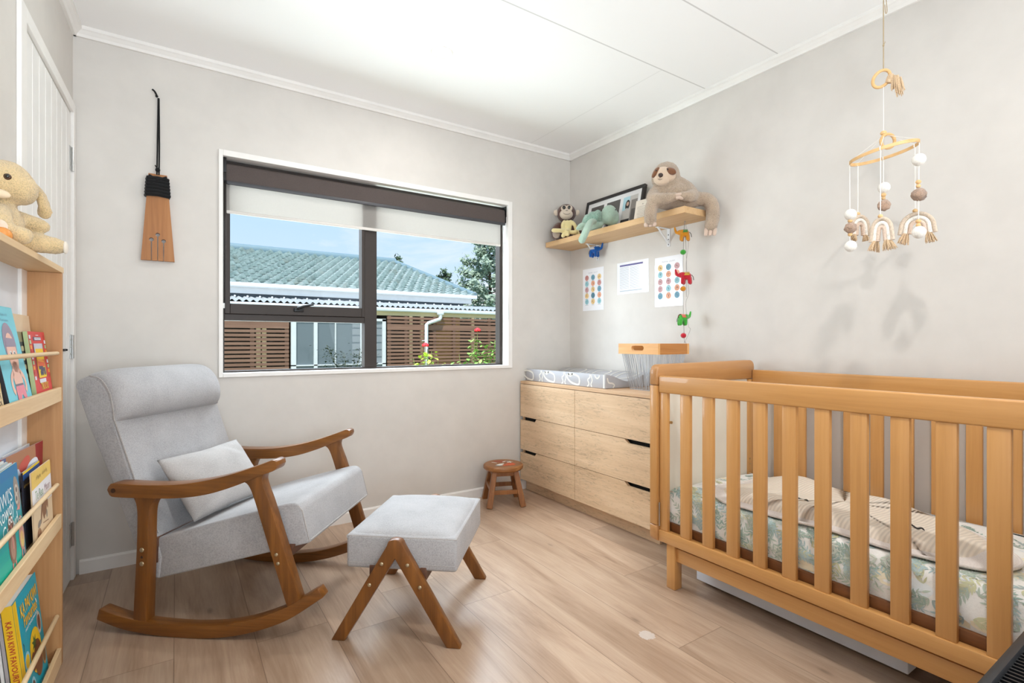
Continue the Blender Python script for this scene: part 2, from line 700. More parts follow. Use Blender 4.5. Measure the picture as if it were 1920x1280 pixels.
def ceiling_material():
    m, nt, b = nt_new('ceiling_paint')
    tc = nt.nodes.new('ShaderNodeTexCoord')
    sep = nt.nodes.new('ShaderNodeSeparateXYZ')
    nt.links.new(tc.outputs['Object'], sep.inputs[0])
    X, Y = sep.outputs[0], sep.outputs[1]

    def line(c, p, w):
        return mth(nt, 'LESS_THAN', mth(nt, 'ABSOLUTE', mth(nt, 'SUBTRACT', c, p)), w)
    j1 = mth(nt, 'MULTIPLY', line(Y, 1.738, 0.0035), mth(nt, 'GREATER_THAN', X, 0.35))
    j2 = mth(nt, 'MULTIPLY', line(Y, 1.336, 0.0035), mth(nt, 'GREATER_THAN', X, 1.1))
    j3 = mth(nt, 'MULTIPLY', line(X, 2.057, 0.003), mth(nt, 'GREATER_THAN', Y, 1.738))
    s = mth(nt, 'MAXIMUM', mth(nt, 'MAXIMUM', j1, j2), mth(nt, 'MULTIPLY', j3, 0.35))
    col = mixc(nt, mth(nt, 'MULTIPLY', s, 0.55), (246, 245, 244), (172, 169, 166))
    nt.links.new(col, b.inputs['Base Color'])
    b.inputs['Roughness'].default_value = 0.7
    bump_from(nt, b, mth(nt, 'SUBTRACT', 1.0, s), 0.2, 0.002)
    return m


CEIL = ceiling_material()
FLOORM = floor_material()

# ------------------------------------------------------------------ room shell
XR, YB, ZC = 2.442, 2.92, 2.40
YF = -1.35
LA = R(1.3)


def lwall(y):
    return -0.378 - (2.904 - y) * math.tan(LA)


m = MB()
m.box(-0.75, XR + 0.12, YF - 0.1, YB + 0.14, -0.12, 0.0)
struct(m.build('floor', mat=FLOORM, smooth=False))
m = MB()
m.box(-0.75, XR + 0.12, YF - 0.1, YB + 0.14, ZC, ZC + 0.12)
struct(m.build('ceiling', mat=CEIL, smooth=False))

HX0, HX1, HZ0, HZ1 = 0.195, 1.888, 0.863, 1.950
m = MB()
m.box(-0.62, 0.178, YB, YB + 0.14, 0, ZC)
m.box(1.920, XR + 0.12, YB, YB + 0.14, 0, ZC)
m.box(0.178, 1.920, YB, YB + 0.14, 0, 0.845)
m.box(0.178, 1.920, YB, YB + 0.14, 1.977, ZC)
struct(m.build('wall_back', mat=WALL, smooth=False))
m = MB()
m.box(XR, XR + 0.12, YF, YB, 0, ZC)
struct(m.build('wall_right', mat=WALL, smooth=False))
m = MB()
ya, yb_ = YF, YB
m.prism([(lwall(ya) - 0.12, ya), (lwall(ya), ya), (lwall(yb_), yb_), (lwall(yb_) - 0.12, yb_)], 0, ZC)
struct(m.build('wall_left', mat=WALL, smooth=False))
m = MB()
m.box(-0.72, XR + 0.12, YF - 0.1, YF, 0, ZC)
struct(m.build('wall_front', mat=WALL, smooth=False))

# baseboards
m = MB()
m.prism([(0, 0), (0.012, 0), (0.012, 0.054), (0.006, 0.062), (0, 0.062)], -0.36, XR - 0.001)
m.M = Matrix.Identity(4)
bb = MB()
bb.M = Matrix(((0, 0, 1, 0), (-1, 0, 0, YB), (0, 1, 0, 0), (0, 0, 0, 1)))
bb.prism([(0, 0), (0.012, 0), (0.012, 0.054), (0.006, 0.062), (0, 0.062)], -0.355, XR - 0.001)
struct(bb.build('baseboard_back', mat=TRIMW, smooth=False))
bb = MB()
bb.M = Matrix(((-1, 0, 0, XR), (0, 0, 1, 0), (0, 1, 0, 0), (0, 0, 0, 1)))
bb.prism([(0, 0), (0.012, 0), (0.012, 0.054), (0.006, 0.062), (0, 0.062)], YF, YB - 0.013)
struct(bb.build('baseboard_right', mat=TRIMW, smooth=False))
# cornices
prof = [(0, 0), (0.012, 0), (0.018, 0.010), (0.030, 0.022), (0.036, 0.026), (0.036, 0.040), (0, 0.040)]
c1 = MB()
c1.M = Matrix(((0, 0, 1, 0), (-1, 0, 0, YB), (0, 1, 0, 2.36), (0, 0, 0, 1)))
c1.prism(prof, -0.375, XR)
struct(c1.build('trim_1', mat=TRIMW, smooth=False))
c1 = MB()
c1.M = Matrix(((-1, 0, 0, XR), (0, 0, 1, 0), (0, 1, 0, 2.36), (0, 0, 0, 1)))
c1.prism(prof, YF, YB)
struct(c1.build('trim_2', mat=TRIMW, smooth=False))
c1 = MB()
c1.M = Matrix.Translation((-0.378, 2.904, 2.36)) @ Matrix.Rotation(-LA, 4, 'Z') @ Matrix(((1, 0, 0, 0), (0, 0, 1, 0), (0, 1, 0, 0), (0, 0, 0, 1)))
c1.prism(prof, -4.2, 0.016)
struct(c1.build('trim_3', mat=TRIMW, smooth=False))

# ------------------------------------------------------------------ door in the left wall
DM = Matrix.Translation((-0.378, 2.904, 0)) @ Matrix.Rotation(-LA, 4, 'Z')
door = struct(empty('door_1', M=DM))
# local: x = out of the wall, y = along the wall (negative towards the room's near end)
m = MB()
dy0, dy1 = -0.757, -0.058
n_v = 8
pts = []
ys = [dy0 + (dy1 - dy0) * i / n_v for i in range(n_v + 1)]
poly = [(-0.02, dy0), (0.004, dy0)]
for y in ys[1:-1]:
    poly += [(0.004, y - 0.004), (0.0005, y), (0.004, y + 0.004)]
poly += [(0.004, dy1), (-0.02, dy1)]
m.prism(poly, 0.012, 1.99)
m.build('door_panel', door, DOORW, smooth=False)
m = MB()
m.box(0.0, 0.0125, -0.832, -0.772, 0, 2.05, 0.002)
m.box(0.0, 0.0125, -0.044, -0.001, 0, 2.05, 0.002)
m.box(0.0, 0.0125, -0.772, -0.044, 2.004, 2.05, 0.002)
m.build('architrave', door, TRIMW, smooth=False)
for z in (0.20, 1.00, 1.80):
    m = MB()
    m.tube([(0.010, -0.0515, z - 0.05), (0.010, -0.0515, z + 0.05)], 0.0055, 10)
    m.box(0.004, 0.0065, -0.085, -0.052, z - 0.05, z + 0.05)
    for dz in (-0.03, 0, 0.03):
        m.tube([(0.006, -0.07, z + dz), (0.008, -0.07, z + dz)], 0.004, 8)
    h = m.build('hinge', door, STEEL)
    if z == 1.00:
        h['label'] = 'middle steel hinge'
m = MB()
m.box(0.004, 0.012, -0.225, -0.185, 0.983, 0.993, 0.002)
m.tube([(0.008, -0.195, 0.988), (0.016, -0.195, 0.988)], 0.004, 8)
m.build('latch', door, BLACKM)

# ------------------------------------------------------------------ window
win = struct(empty('window_1', (0, 0, 0)))
m = MB()   # timber liner, lip proud of the wall
y0, y1 = 2.909, 3.055
m.box(0.176, HX0, y0, y1, 0.843, 1.979, 0.002)
m.box(HX1, 1.922, y0, y1, 0.843, 1.979, 0.002)
m.box(HX0, HX1, y0, y1, 0.843, HZ0, 0.002)
m.box(HX0, HX1, y0, y1, HZ1, 1.979, 0.002)
m.build('window_liner', win, TRIMW, smooth=False)
m = MB()
m.box(HX0, 0.206, 2.985, 3.04, HZ0, HZ1)
m.box(1.866, HX1, 2.985, 3.04, HZ0, HZ1)
m.box(0.206, 1.866, 2.985, 3.04, HZ0, 0.8715)
m.box(0.206, 1.866, 2.985, 3.04, 1.936, HZ1)
m.build('window_frame', win, BRONZE, smooth=False)
m = MB()
m.box(0.926, 1.0, 2.983, 3.04, 0.8715, 1.936, 0.002)
m.build('mullion', win, BRONZE, smooth=False)
m = MB()
m.box(0.206, 0.926, 2.985, 3.04, 1.131, 1.165, 0.002)
m.build('transom', win, BRONZE, smooth=False)
m = MB()
m.box(0.2065, 0.231, 2.974, 3.03, 1.1655, 1.935, 0.002)
m.box(0.907, 0.9255, 2.974, 3.03, 1.1655, 1.935, 0.002)
m.box(0.231, 0.907, 2.974, 3.03, 1.1655, 1.218, 0.002)
m.box(0.231, 0.907, 2.974, 3.03, 1.91, 1.935, 0.002)
sash = m.build('sash', win, BRONZE, smooth=False)
m = MB()
m.box(0.535, 0.585, 2.962, 2.974, 1.185, 1.205, 0.003)
m.tube([(0.552, 2.956, 1.203), (0.58, 2.948, 1.214), (0.632, 2.94, 1.226)], [0.008, 0.007, 0.005], 10)
m.build('window_handle', sash, BLACKM)


def glass():
    mm = bpy.data.materials.new('window_glass')
    mm.use_nodes = True
    nt = mm.node_tree
    nt.nodes.clear()
    o = nt.nodes.new('ShaderNodeOutputMaterial')
    mx = nt.nodes.new('ShaderNodeMixShader')
    t = nt.nodes.new('ShaderNodeBsdfTransparent')
    t.inputs['Color'].default_value = (0.985, 0.99, 0.985, 1)
    g = nt.nodes.new('ShaderNodeBsdfGlossy')
    g.inputs['Roughness'].default_value = 0.02
    fr = nt.nodes.new('ShaderNodeLayerWeight')
    fr.inputs['Blend'].default_value = 0.5
    nt.links.new(mth(nt, 'ADD', 0.004, mth(nt, 'MULTIPLY', mth(nt, 'POWER', fr.outputs['Facing'], 5.0), 0.4)), mx.inputs[0])
    nt.links.new(t.outputs[0], mx.inputs[1])
    nt.links.new(g.outputs[0], mx.inputs[2])
    nt.links.new(mx.outputs[0], o.inputs['Surface'])
    return mm


GLASS = glass()
for (a, b, c, d) in ((0.231, 0.907, 1.218, 1.91), (0.206, 0.926, 0.8715, 1.131), (1.0, 1.866, 0.8715, 1.936)):
    m = MB()
    m.box(a, b, 3.006, 3.010, c, d)
    m.build('glass_pane', win, GLASS, smooth=False)

# ------------------------------------------------------------------ blinds
DARKB = fabric('blockout_fabric', (86, 77, 74), 0.04, 700, 0.15, 0.8, 0.0, 0.03)


def sheer_mat():
    mm = bpy.data.materials.new('sheer_fabric')
    mm.use_nodes = True
    nt = mm.node_tree
    nt.nodes.clear()
    o = nt.nodes.new('ShaderNodeOutputMaterial')
    d = nt.nodes.new('ShaderNodeBsdfDiffuse')
    t = nt.nodes.new('ShaderNodeBsdfTranslucent')
    p = nt.nodes.new('ShaderNodeBsdfTransparent')
    tc = nt.nodes.new('ShaderNodeTexCoord')
    f = noise_node(nt, objco(nt, (900, 900, 500)), 1.0, 2)
    col = ramp(nt, f, [(0.3, (186, 181, 176)), (0.7, (204, 200, 195))])
    for n_ in (d, t):
        nt.links.new(col, n_.inputs['Color'])
    mx = nt.nodes.new('ShaderNodeMixShader')
    mx.inputs[0].default_value = 0.55
    nt.links.new(d.outputs[0], mx.inputs[1])
    nt.links.new(t.outputs[0], mx.inputs[2])
    nt.links.new(mx.outputs[0], o.inputs['Surface'])
    return mm


SHEER = sheer_mat()
CHAINM = plain('dark_bead_chain', (60, 56, 54), 0.4, 0.4)


def chain(mb, pts, r=0.0017, step=0.007):
    P = [Vector(p) for p in pts]
    mb.tube(P, r * 0.55, 6)
    for a, b in zip(P[:-1], P[1:]):
        d = (b - a).length
        k = max(1, int(d / step))
        for i in range(k):
            mb.ell(a.lerp(b, i / k), r, n=6, m=4)


bl = thing('roller_blind', 'dark charcoal blockout roller blind, front one across the window top', 'blind', (1.05, 2.945, 1.95))
bm_ = MB()
bm_.M = Matrix.Translation((-1.05, -2.945, -1.95))
bm_.box(0.212, 1.884, 2.9435, 2.9455, 1.834, 1.911)
bm_.grid(lambda u, v: (0.212 + u * (1.884 - 0.212), 2.962 + 0.0185 * math.cos(v * 2 * PI), 1.909 + 0.0185 * math.sin(v * 2 * PI)), 1, 24)
bm_.build('blind_fabric', bl, DARKB)
bm_ = MB()
bm_.M = Matrix.Translation((-1.05, -2.945, -1.95))
bm_.box(0.212, 1.884, 2.939, 2.950, 1.818, 1.837, 0.004)
bm_.build('bottom_rail', bl, plain('blind_rail', (66, 66, 70), 0.45))
for (a, b) in ((0.1955, 0.211), (1.885, 1.8875)):
    bm_ = MB()
    bm_.M = Matrix.Translation((-1.05, -2.945, -1.95))
    bm_.box(a, b, 2.93, 2.985, 1.875, 1.948, 0.001)
    bm_.tube([((a + b) / 2 - 0.004, 2.955, 1.909), ((a + b) / 2 + 0.006, 2.955, 1.909)], 0.021, 16)
    bm_.box(a, b, 2.935, 2.98, 1.835, 1.88, 0.001)
    bm_.build('bracket', bl, BLACKM)
bm_ = MB()
bm_.M = Matrix.Translation((-1.05, -2.945, -1.95))
chain(bm_, [(0.2005, 2.932, 1.88), (0.1995, 2.934, 1.205), (0.203, 2.932, 1.195), (0.207, 2.930, 1.205), (0.2085, 2.932, 1.88)])
bm_.build('bead_chain', bl, CHAINM)
bm_ = MB()
bm_.M = Matrix.Translation((-1.05, -2.945, -1.95))
bm_.tube([(0.198, 2.93, 1.19), (0.198, 2.93, 1.215)], 0.006, 10)
bm_.build('chain_clip', bl, plain('clear_white_plastic', (214, 214, 212), 0.3))

bl = thing('roller_blind', 'white translucent sheer roller blind hanging behind the dark blind', 'blind', (1.05, 2.972, 1.95))
Tb = Matrix.Translation((-1.05, -2.972, -1.95))
bm_ = MB()
bm_.M = Tb
bm_.box(0.214, 1.862, 2.9685, 2.9700, 1.69, 1.886)
bm_.build('blind_fabric', bl, SHEER, smooth=False)
bm_ = MB()
bm_.M = Tb
bm_.box(0.214, 1.862, 2.9645, 2.9732, 1.676, 1.693, 0.004)
bm_.build('bottom_rail', bl, plain('pale_blind_rail', (214, 209, 203), 0.5))
bm_ = MB()
bm_.M = Tb
chain(bm_, [(1.868, 2.957, 1.812), (1.872, 2.93, 1.45), (1.877, 2.915, 1.19), (1.882, 2.904, 1.155), (1.885, 2.900, 1.19), (1.882, 2.912, 1.5), (1.878, 2.957, 1.812)], 0.0013)
bm_.build('bead_chain', bl, plain('grey_bead_chain', (120, 118, 116), 0.4, 0.4))

# ------------------------------------------------------------------ downlight
dl = thing('downlight', 'round white recessed downlight glowing in the ceiling', 'ceiling light', (1.055, 2.205, 2.40))
m = MB()
ring = []
m.grid(lambda u, v: ((0.043 + 0.011 * v) * math.cos(u * 2 * PI), (0.043 + 0.011 * v) * math.sin(u * 2 * PI), -0.003 - 0.003 * math.sin(v * PI)), 32, 4, True)
m.build('trim_ring', dl, TRIMW)
m = MB()
m.disc(0, 0, 0.044, z=0.003, n=32)
m.M = Matrix.Rotation(PI, 4, 'X')
m2 = MB()
m2.M = Matrix.Translation((0, 0, -0.003)) @ Matrix.Rotation(PI, 4, 'X')
m2.disc(0, 0, 0.0435, n=32)
m2.build('diffuser', dl, emit('lamp_diffuser', (255, 250, 238), 9.0), smooth=False)

# ------------------------------------------------------------------ wooden ornament on the window wall
OAKR = wood('ornament_timber', (140, 88, 46), (165, 108, 58), (180, 124, 72), 'Z', 1.4, 0.5)
pd = thing('wall_ornament', 'tapered timber paddle ornament hung by black cord left of the window', 'ornament', (-0.071, 2.905, 1.40))
T = Matrix(((1, 0, 0, 0), (0, 0, -1, 0.012), (0, 1, 0, -1.40 + 1.40), (0, 0, 0, 1)))


def keyhole(cx, cy, r, w):
    pts = [(cx - w, 0.0)]
    for i in range(13):
        t = R(-90 - 14 - (332) * i / 12)
        pts.append((cx + r * math.cos(t), cy + r * math.sin(t)))
    pts.append((cx + w, 0.0))
    return pts


outer = [(-0.065, 0.0)]
for (cx, cy) in ((-0.025, 0.097), (-0.001, 0.121), (0.022, 0.093)):
    outer += keyhole(cx, cy, 0.009, 0.0011)
outer += [(0.065, 0.0), (0.035, 0.403), (-0.036, 0.403)]
m = MB()
m.M = T
m.prism(outer, 0.0, 0.02, holes=[[(-0.004, 0.385), (0.004, 0.385), (0.004, 0.392), (-0.004, 0.392)]])
m.build('board', pd, OAKR, smooth=False)
BLK = fabric('black_cord', (26, 26, 27), 0.2, 1500, 0.5)
m = MB()
m.M = T
zz = [0.305, 0.32, 0.335, 0.35, 0.365, 0.38]
for i, z in enumerate(zz):
    w = 0.065 - (0.030) * z / 0.403 + 0.003
    path = [(-w, z - 0.004, 0.01), (-w, z, 0.026), (0, z + 0.003, 0.027), (w, z - 0.002, 0.026), (w, z, -0.003), (-w, z - 0.004, -0.003)]
    m.tube(path, 0.0095, 8, closed=True)
m.tube([(-0.033, 0.393, 0.026), (0.0, 0.372, 0.034), (0.034, 0.355, 0.026)], 0.005, 8)
m.tube([(0.033, 0.393, 0.026), (0.0, 0.372, 0.036), (-0.034, 0.355, 0.026)], 0.005, 8)
m.tube([(0.034, 0.36, 0.022), (0.045, 0.355, 0.02)], 0.003, 6)
m.build('binding', pd, BLK)
m = MB()
m.M = T
m.tube(spline([(-0.004, 0.40, 0.02), (-0.002, 0.55, 0.008), (0.001, 0.765, 0.004)], 6), 0.0032, 8)
m.tube(spline([(0.004, 0.40, 0.02), (0.005, 0.55, 0.008), (0.003, 0.765, 0.004)], 6), 0.0032, 8)
m.ell((-0.001, 0.425, 0.014), (0.010, 0.012, 0.010))
m.tube([(-0.004, 0.432, 0.012), (-0.011, 0.447, 0.01)], 0.0025, 6)
m.ell((-0.005, 0.772, 0.006), (0.006, 0.006, 0.006))
m.tube(spline([(-0.003, 0.77, 0.006), (-0.012, 0.79, 0.008), (-0.022, 0.799, 0.008)], 5), [0.004] * 11, 8)
m.build('hanging_cord', pd, BLK)

# ================================================================== rocking chair
WALNX = wood('chair_timber', (92, 54, 18), (122, 74, 27), (148, 95, 40), 'X', 1.3, 0.38, coat=0.15)
WALNZ = wood('chair_timber_upright', (90, 52, 17), (120, 72, 26), (146, 93, 38), 'Z', 1.3, 0.38, coat=0.15)
GREYF = fabric('grey_linen', (173, 171, 172), 0.07, 950, 0.5, speck=0.09)
GREYP = fabric('pale_grey_linen', (178, 174, 172), 0.06, 950, 0.5, speck=0.08)
SCREW = plain('zinc_screw', (186, 170, 140), 0.35, 0.8)
SEAMM = fabric('grey_seam_cord', (170, 165, 162), 0.05, 900, 0.3)

chair = thing('rocking_chair', 'grey linen rocking chair with curved timber arms and rockers', 'rocking chair', (0.045, 2.067, 0.0), R(-38.5))
CW = 0.65   # overall width, local y from near side to far side
TH = 0.045


def side_poly(mb, pts, y0, y1, r=0.004):
    """outline in local x,z pushed along y"""
    mb.M = Matrix(((1, 0, 0, 0), (0, 0, 1, 0), (0, 1, 0, 0), (0, 0, 0, 1)))
    mb.prism(pts, y0, y1, r)
    mb.M = Matrix.Identity(4)


def smooth2(pts, n=6):
    return [(p.x, p.y) for p in spline([(a, b, 0) for a, b in pts], n)]


low = smooth2([(-0.357, 0.048), (-0.26, 0.019), (-0.15, 0.0045), (-0.04, 0.0), (0.05, 0.0022), (0.15, 0.0155), (0.25, 0.042), (0.35, 0.084), (0.468, 0.162)])
top = smooth2([(0.449, 0.190), (0.34, 0.125), (0.24, 0.084), (0.14, 0.058), (0.04, 0.046), (-0.05, 0.044), (-0.16, 0.049), (-0.26, 0.063), (-0.347, 0.087)])
for (a, b) in ((0.0, TH), (CW - TH, CW)):
    m = MB()
    side_poly(m, low + top, a, b, 0.004)
    m.build('rocker', chair, WALNX)
    m = MB()
    arm_up = smooth2([(-0.312, 0.505), (-0.303, 0.521), (-0.285, 0.5275), (-0.18, 0.525), (-0.06, 0.529), (0.05, 0.5455), (0.15, 0.571), (0.25, 0.605), (0.290, 0.620), (0.306, 0.616)])
    arm_dn = smooth2([(0.308, 0.602), (0.296, 0.585), (0.25, 0.567), (0.15, 0.527), (0.05, 0.497), (-0.06, 0.482), (-0.18, 0.479), (-0.282, 0.480), (-0.303, 0.487)])
    side_poly(m, arm_up + arm_dn, a - 0.004 if a < 0.1 else a - 0.006, b + 0.010 if a < 0.1 else b + 0.004, 0.010)
    ar = m.build('armrest', chair, WALNX)
    m = MB()
    ysurf = -0.0045 if a < 0.1 else CW + 0.0045
    m.tube([(-0.288, ysurf - 0.001, 0.503), (-0.288, ysurf + 0.001, 0.503)], 0.008, 14)
    m.build('plug', ar, plain('dark_timber_plug', (58, 30, 12), 0.5))
    # rear leg, flared where it meets the arm
    m = MB()
    rl = [(-0.2205, 0.045), (-0.171, 0.042), (-0.163, 0.30)] + smooth2([(-0.163, 0.36), (-0.160, 0.43), (-0.150, 0.462), (-0.132, 0.484)], 4) + smooth2([(-0.222, 0.484), (-0.211, 0.462), (-0.205, 0.43), (-0.205, 0.36)], 4) + [(-0.207, 0.30)]
    side_poly(m, rl, a + 0.002, b - 0.002, 0.003)
    lg = m.build('leg', chair, WALNZ)
    yb2 = a + 0.001 if a < 0.1 else b - 0.001
    for z in (0.298, 0.250):
        q = MB()
        q.ell((-0.186, yb2, z), (0.008, 0.003, 0.008))
        q.build('screw', lg, SCREW)
    q = MB()
    q.ell((-0.186, yb2, 0.273), (0.0045, 0.002, 0.0045))
    q.build('screw', lg, plain('dark_timber_plug', (58, 30, 12), 0.5))
    m = MB()
    fl = [(0.341, 0.122), (0.385, 0.142), (0.325, 0.33)] + smooth2([(0.275, 0.48), (0.254, 0.535), (0.252, 0.558), (0.262, 0.580)], 4) + smooth2([(0.172, 0.545), (0.196, 0.538), (0.212, 0.515), (0.227, 0.475)], 4) + [(0.283, 0.30)]
    side_poly(m, fl, a + 0.002, b - 0.002, 0.003)
    lg = m.build('leg', chair, WALNZ)
    for (x, z) in ((0.303, 0.300), (0.309, 0.270)):
        q = MB()
        q.ell((x, yb2, z), (0.006, 0.003, 0.006))
        q.build('screw', lg, SCREW)
# seat
DARKW = wood('chair_rail', (74, 46, 34), (92, 60, 44), (106, 70, 52), 'Y', 1.3, 0.5)
m = MB()
side_poly(m, [(0.300, 0.262), (0.322, 0.268), (0.345, 0.318), (0.322, 0.318)], TH, CW - TH, 0.003)
m.build('front_rail', chair, DARKW)
m = MB()
side_poly(m, [(-0.2, 0.235), (-0.165, 0.235), (-0.165, 0.325), (-0.2, 0.325)], TH, CW - TH, 0.003)
m.build('rear_rail', chair, DARKW)


def cushion_block(outline, y0, y1, r, nseg=5, puff=0.0, pz=None):
    mb = MB()
    side_poly(mb, outline, y0, y1, r)
    return mb


SY0, SY1 = 0.053, 0.600
m = MB()
m.M = Matrix(((1, 0, 0, 0), (0, 0, 1, 0), (0, 1, 0, 0), (0, 0, 0, 1)))
seat_o = [(-0.165, 0.176), (0.395, 0.322), (0.366, 0.440)] + smooth2([(0.352, 0.456), (0.325, 0.4585), (0.25, 0.440), (0.05, 0.386), (-0.18, 0.318)], 3)
m.prism(seat_o, SY0, SY1, 0.014, 3)
m.M = Matrix.Identity(4)
seat = m.build('seat', chair, GREYF)
m = MB()
for yy in (SY0 + 0.003, SY1 - 0.003):
    m.tube([(-0.16, yy - 0.0, 0.3155), (0.25, yy, 0.434), (0.322, yy, 0.4505), (0.352, yy, 0.449), (0.366, yy, 0.434), (0.393, yy, 0.327)], 0.0026, 6)
m.tube([(0.393, SY0 + 0.01, 0.330), (0.393, SY1 - 0.01, 0.330)], 0.0028, 6)
m.tube([(0.384, SY0 + 0.01, 0.322), (-0.14, SY0 - 0.0015, 0.1905)], 0.002, 6)
m.build('piping', seat, SEAMM)
# backrest
BY0, BY1 = 0.050, 0.610
back_o = [(-0.200, 0.180), (-0.160, 0.174), (-0.150, 0.255), (-0.172, 0.330), (-0.214, 0.43), (-0.262, 0.53), (-0.302, 0.64), (-0.336, 0.735), (-0.342, 0.79), (-0.356, 0.84), (-0.388, 0.882), (-0.42, 0.897), (-0.45, 0.897), (-0.482, 0.880), (-0.492, 0.862), (-0.43, 0.70), (-0.352, 0.53), (-0.270, 0.32)]
m = MB()
m.M = Matrix(((1, 0, 0, 0), (0, 0, 1, 0), (0, 1, 0, 0), (0, 0, 0, 1)))
m.prism(back_o, BY0, BY1, 0.014, 3)
bk = m.build('backrest', chair, GREYF)
m = MB()
m.tube([(-0.165, BY0 + 0.002, 0.34), (-0.21, BY0 + 0.002, 0.434), (-0.258, BY0 + 0.002, 0.532), (-0.334, BY0 + 0.003, 0.735)], 0.0026, 6)
m.build('piping', bk, SEAMM)
# head roll: a bulging pad over the top of the back
head_f = smooth2([(-0.336, 0.732), (-0.302, 0.752), (-0.287, 0.795), (-0.300, 0.850), (-0.338, 0.900), (-0.388, 0.922), (-0.430, 0.914)], 5)
head_b = [(-0.452, 0.890), (-0.41, 0.80)]
m = MB()
k = 28


seam_l = smooth2([(-0.334, 0.734), (-0.337, 0.757), (-0.341, 0.79), (-0.352, 0.835), (-0.376, 0.874), (-0.400, 0.892), (-0.432, 0.898)], 5)


def headsec(t):
    f = max(0.0, 1 - abs(2 * t - 1) ** 7) ** 0.5
    return [(a0 + (b0 - a0) * f, a1 + (b1 - a1) * f) for (a0, a1), (b0, b1) in zip(seam_l, head_f)] + head_b


secs = []
for i in range(k + 1):
    t = i / k
    t = 0.5 - 0.5 * math.cos(t * PI)
    secs.append((BY0 + 0.001 + t * (BY1 - BY0 - 0.002), headsec(t)))
vs, fs = [], []
n = len(secs[0][1])
for (y, sc_) in secs:
    for (x, z) in sc_:
        vs.append((x, y, z))
for i in range(k):
    for j in range(n):
        j2 = (j + 1) % n
        fs.append((i * n + j, i * n + j2, (i + 1) * n + j2, (i + 1) * n + j))
fs.append(tuple(range(n))[::-1])
fs.append(tuple(k * n + j for j in range(n)))
m.add(vs, fs)
hr = m.build('headrest', chair, GREYF, angle=50)
m = MB()
m.tube([(x, BY0 + 0.0005, z) for (x, z) in seam_l], 0.0028, 6)
m.build('piping', hr, SEAMM)

# ------------------------------------------------------------------ cushion on the chair


def pillow(name, w, h, t, mat, M, creases=True, parent=None):
    mb = MB()
    nu, nv = 34, 22

    def f(sgn):
        def g(u, v):
            x, y = 2 * u - 1, 2 * v - 1
            px = max(0.0, 1 - abs(x) ** 2.6)
            py = max(0.0, 1 - abs(y) ** 2.6)
            th = (px * py) ** 0.55
            pin = 1 - 0.06 * (1 - abs(y)) * abs(x) ** 3
            pin2 = 1 - 0.07 * (1 - abs(x)) * abs(y) ** 3
            z = sgn * t / 2 * th
            if creases:
                z += sgn * 0.006 * noise.noise(Vector((x * 2.2, y * 2.0, sgn))) * th
                c = math.exp(-((y - 0.9 + 0.9 * (x - 0.3)) / 0.12) ** 2) * math.exp(-((x - 0.55) / 0.25) ** 2)
                z -= sgn * 0.008 * c
                c = math.exp(-((y + 0.75 - 0.5 * (x + 0.7)) / 0.10) ** 2) * math.exp(-((x + 0.6) / 0.22) ** 2)
                z -= sgn * 0.010 * c * th
            return (x * w / 2 * pin, y * h / 2 * pin2, z)
        return g
    mb.grid(f(1), nu, nv)
    mb.grid(lambda u, v: f(-1)(1 - u, v), nu, nv)
    bm = bmesh.new()
    vs = [bm.verts.new(p) for p in mb.v]
    for q in mb.f:
        bm.faces.new([vs[i] for i in q])
    bmesh.ops.remove_doubles(bm, verts=bm.verts[:], dist=0.0004)
    bmesh.ops.recalc_face_normals(bm, faces=bm.faces[:])
    out = MB()
    out.bm(bm)
    return out.build(name, parent, mat, angle=180, M=M)


CHM = Matrix.Translation((0.045, 2.067, 0)) @ Matrix.Rotation(R(-38.5), 4, 'Z')
# width along the chair's lateral axis, leaning on the back, lower edge pushed forward
ez = Vector((0.80, -0.10, 0.60)).normalized()       # faces forward and up
ex = Vector((0.13, 0.99, 0.02)).normalized()
ex = (ex - ez * ex.dot(ez)).normalized()
ey = ez.cross(ex)
PM = Matrix(((ex.x, ey.x, ez.x, -0.118), (ex.y, ey.y, ez.y, 0.300), (ex.z, ey.z, ez.z, 0.477), (0, 0, 0, 1)))
pl = pillow('cushion', 0.40, 0.27, 0.105, GREYP, CHM @ PM)
tag(pl, 'small pale grey rectangular cushion leaning on the rocking chair', 'cushion')

# ================================================================== footstool
fsx = thing('footstool', 'grey linen footstool with inverted V timber legs', 'footstool', (0.441, 1.796, 0.0), R(-40))
FW, FL = 0.531, 0.452
for (a, b, ys) in ((0.0, 0.032, -0.001), (FW - 0.032, FW, FW + 0.001)):
    ap = smooth2([(0.197, 0.330), (0.206, 0.348), (0.226, 0.3535), (0.247, 0.348), (0.257, 0.330)], 4)
    poly = [(0.0, 0.0), (0.049, 0.0), (0.2265, 0.288), (0.404, 0.0), (0.453, 0.0)] + ap[::-1]
    m = MB()
    side_poly(m, poly, a, b, 0.004)
    lf = m.build('leg_frame', fsx, WALNZ)
    for (x, z) in ((0.181, 0.270), (0.138, 0.197), (0.271, 0.270), (0.314, 0.198)):
        q = MB()
        q.ell((x, ys, z), (0.0065, 0.0035, 0.0065))
        q.build('screw', lf, SCREW)
m = MB()
side_poly(m, [(0.305, 0.205), (0.327, 0.205), (0.327, 0.25), (0.305, 0.25)], 0.03, FW - 0.03, 0.003)
side_poly(m, [(0.125, 0.205), (0.147, 0.205), (0.147, 0.25), (0.125, 0.25)], 0.03, FW - 0.03, 0.003)
m.build('cross_rail', fsx, DARKW)
m = MB()
bmx = bmesh.new()
X0, X1, Y0, Y1, Z0, Z1 = 0.040, 0.432, 0.0335, FW - 0.0335, 0.236, 0.357
nx, ny = 22, 26


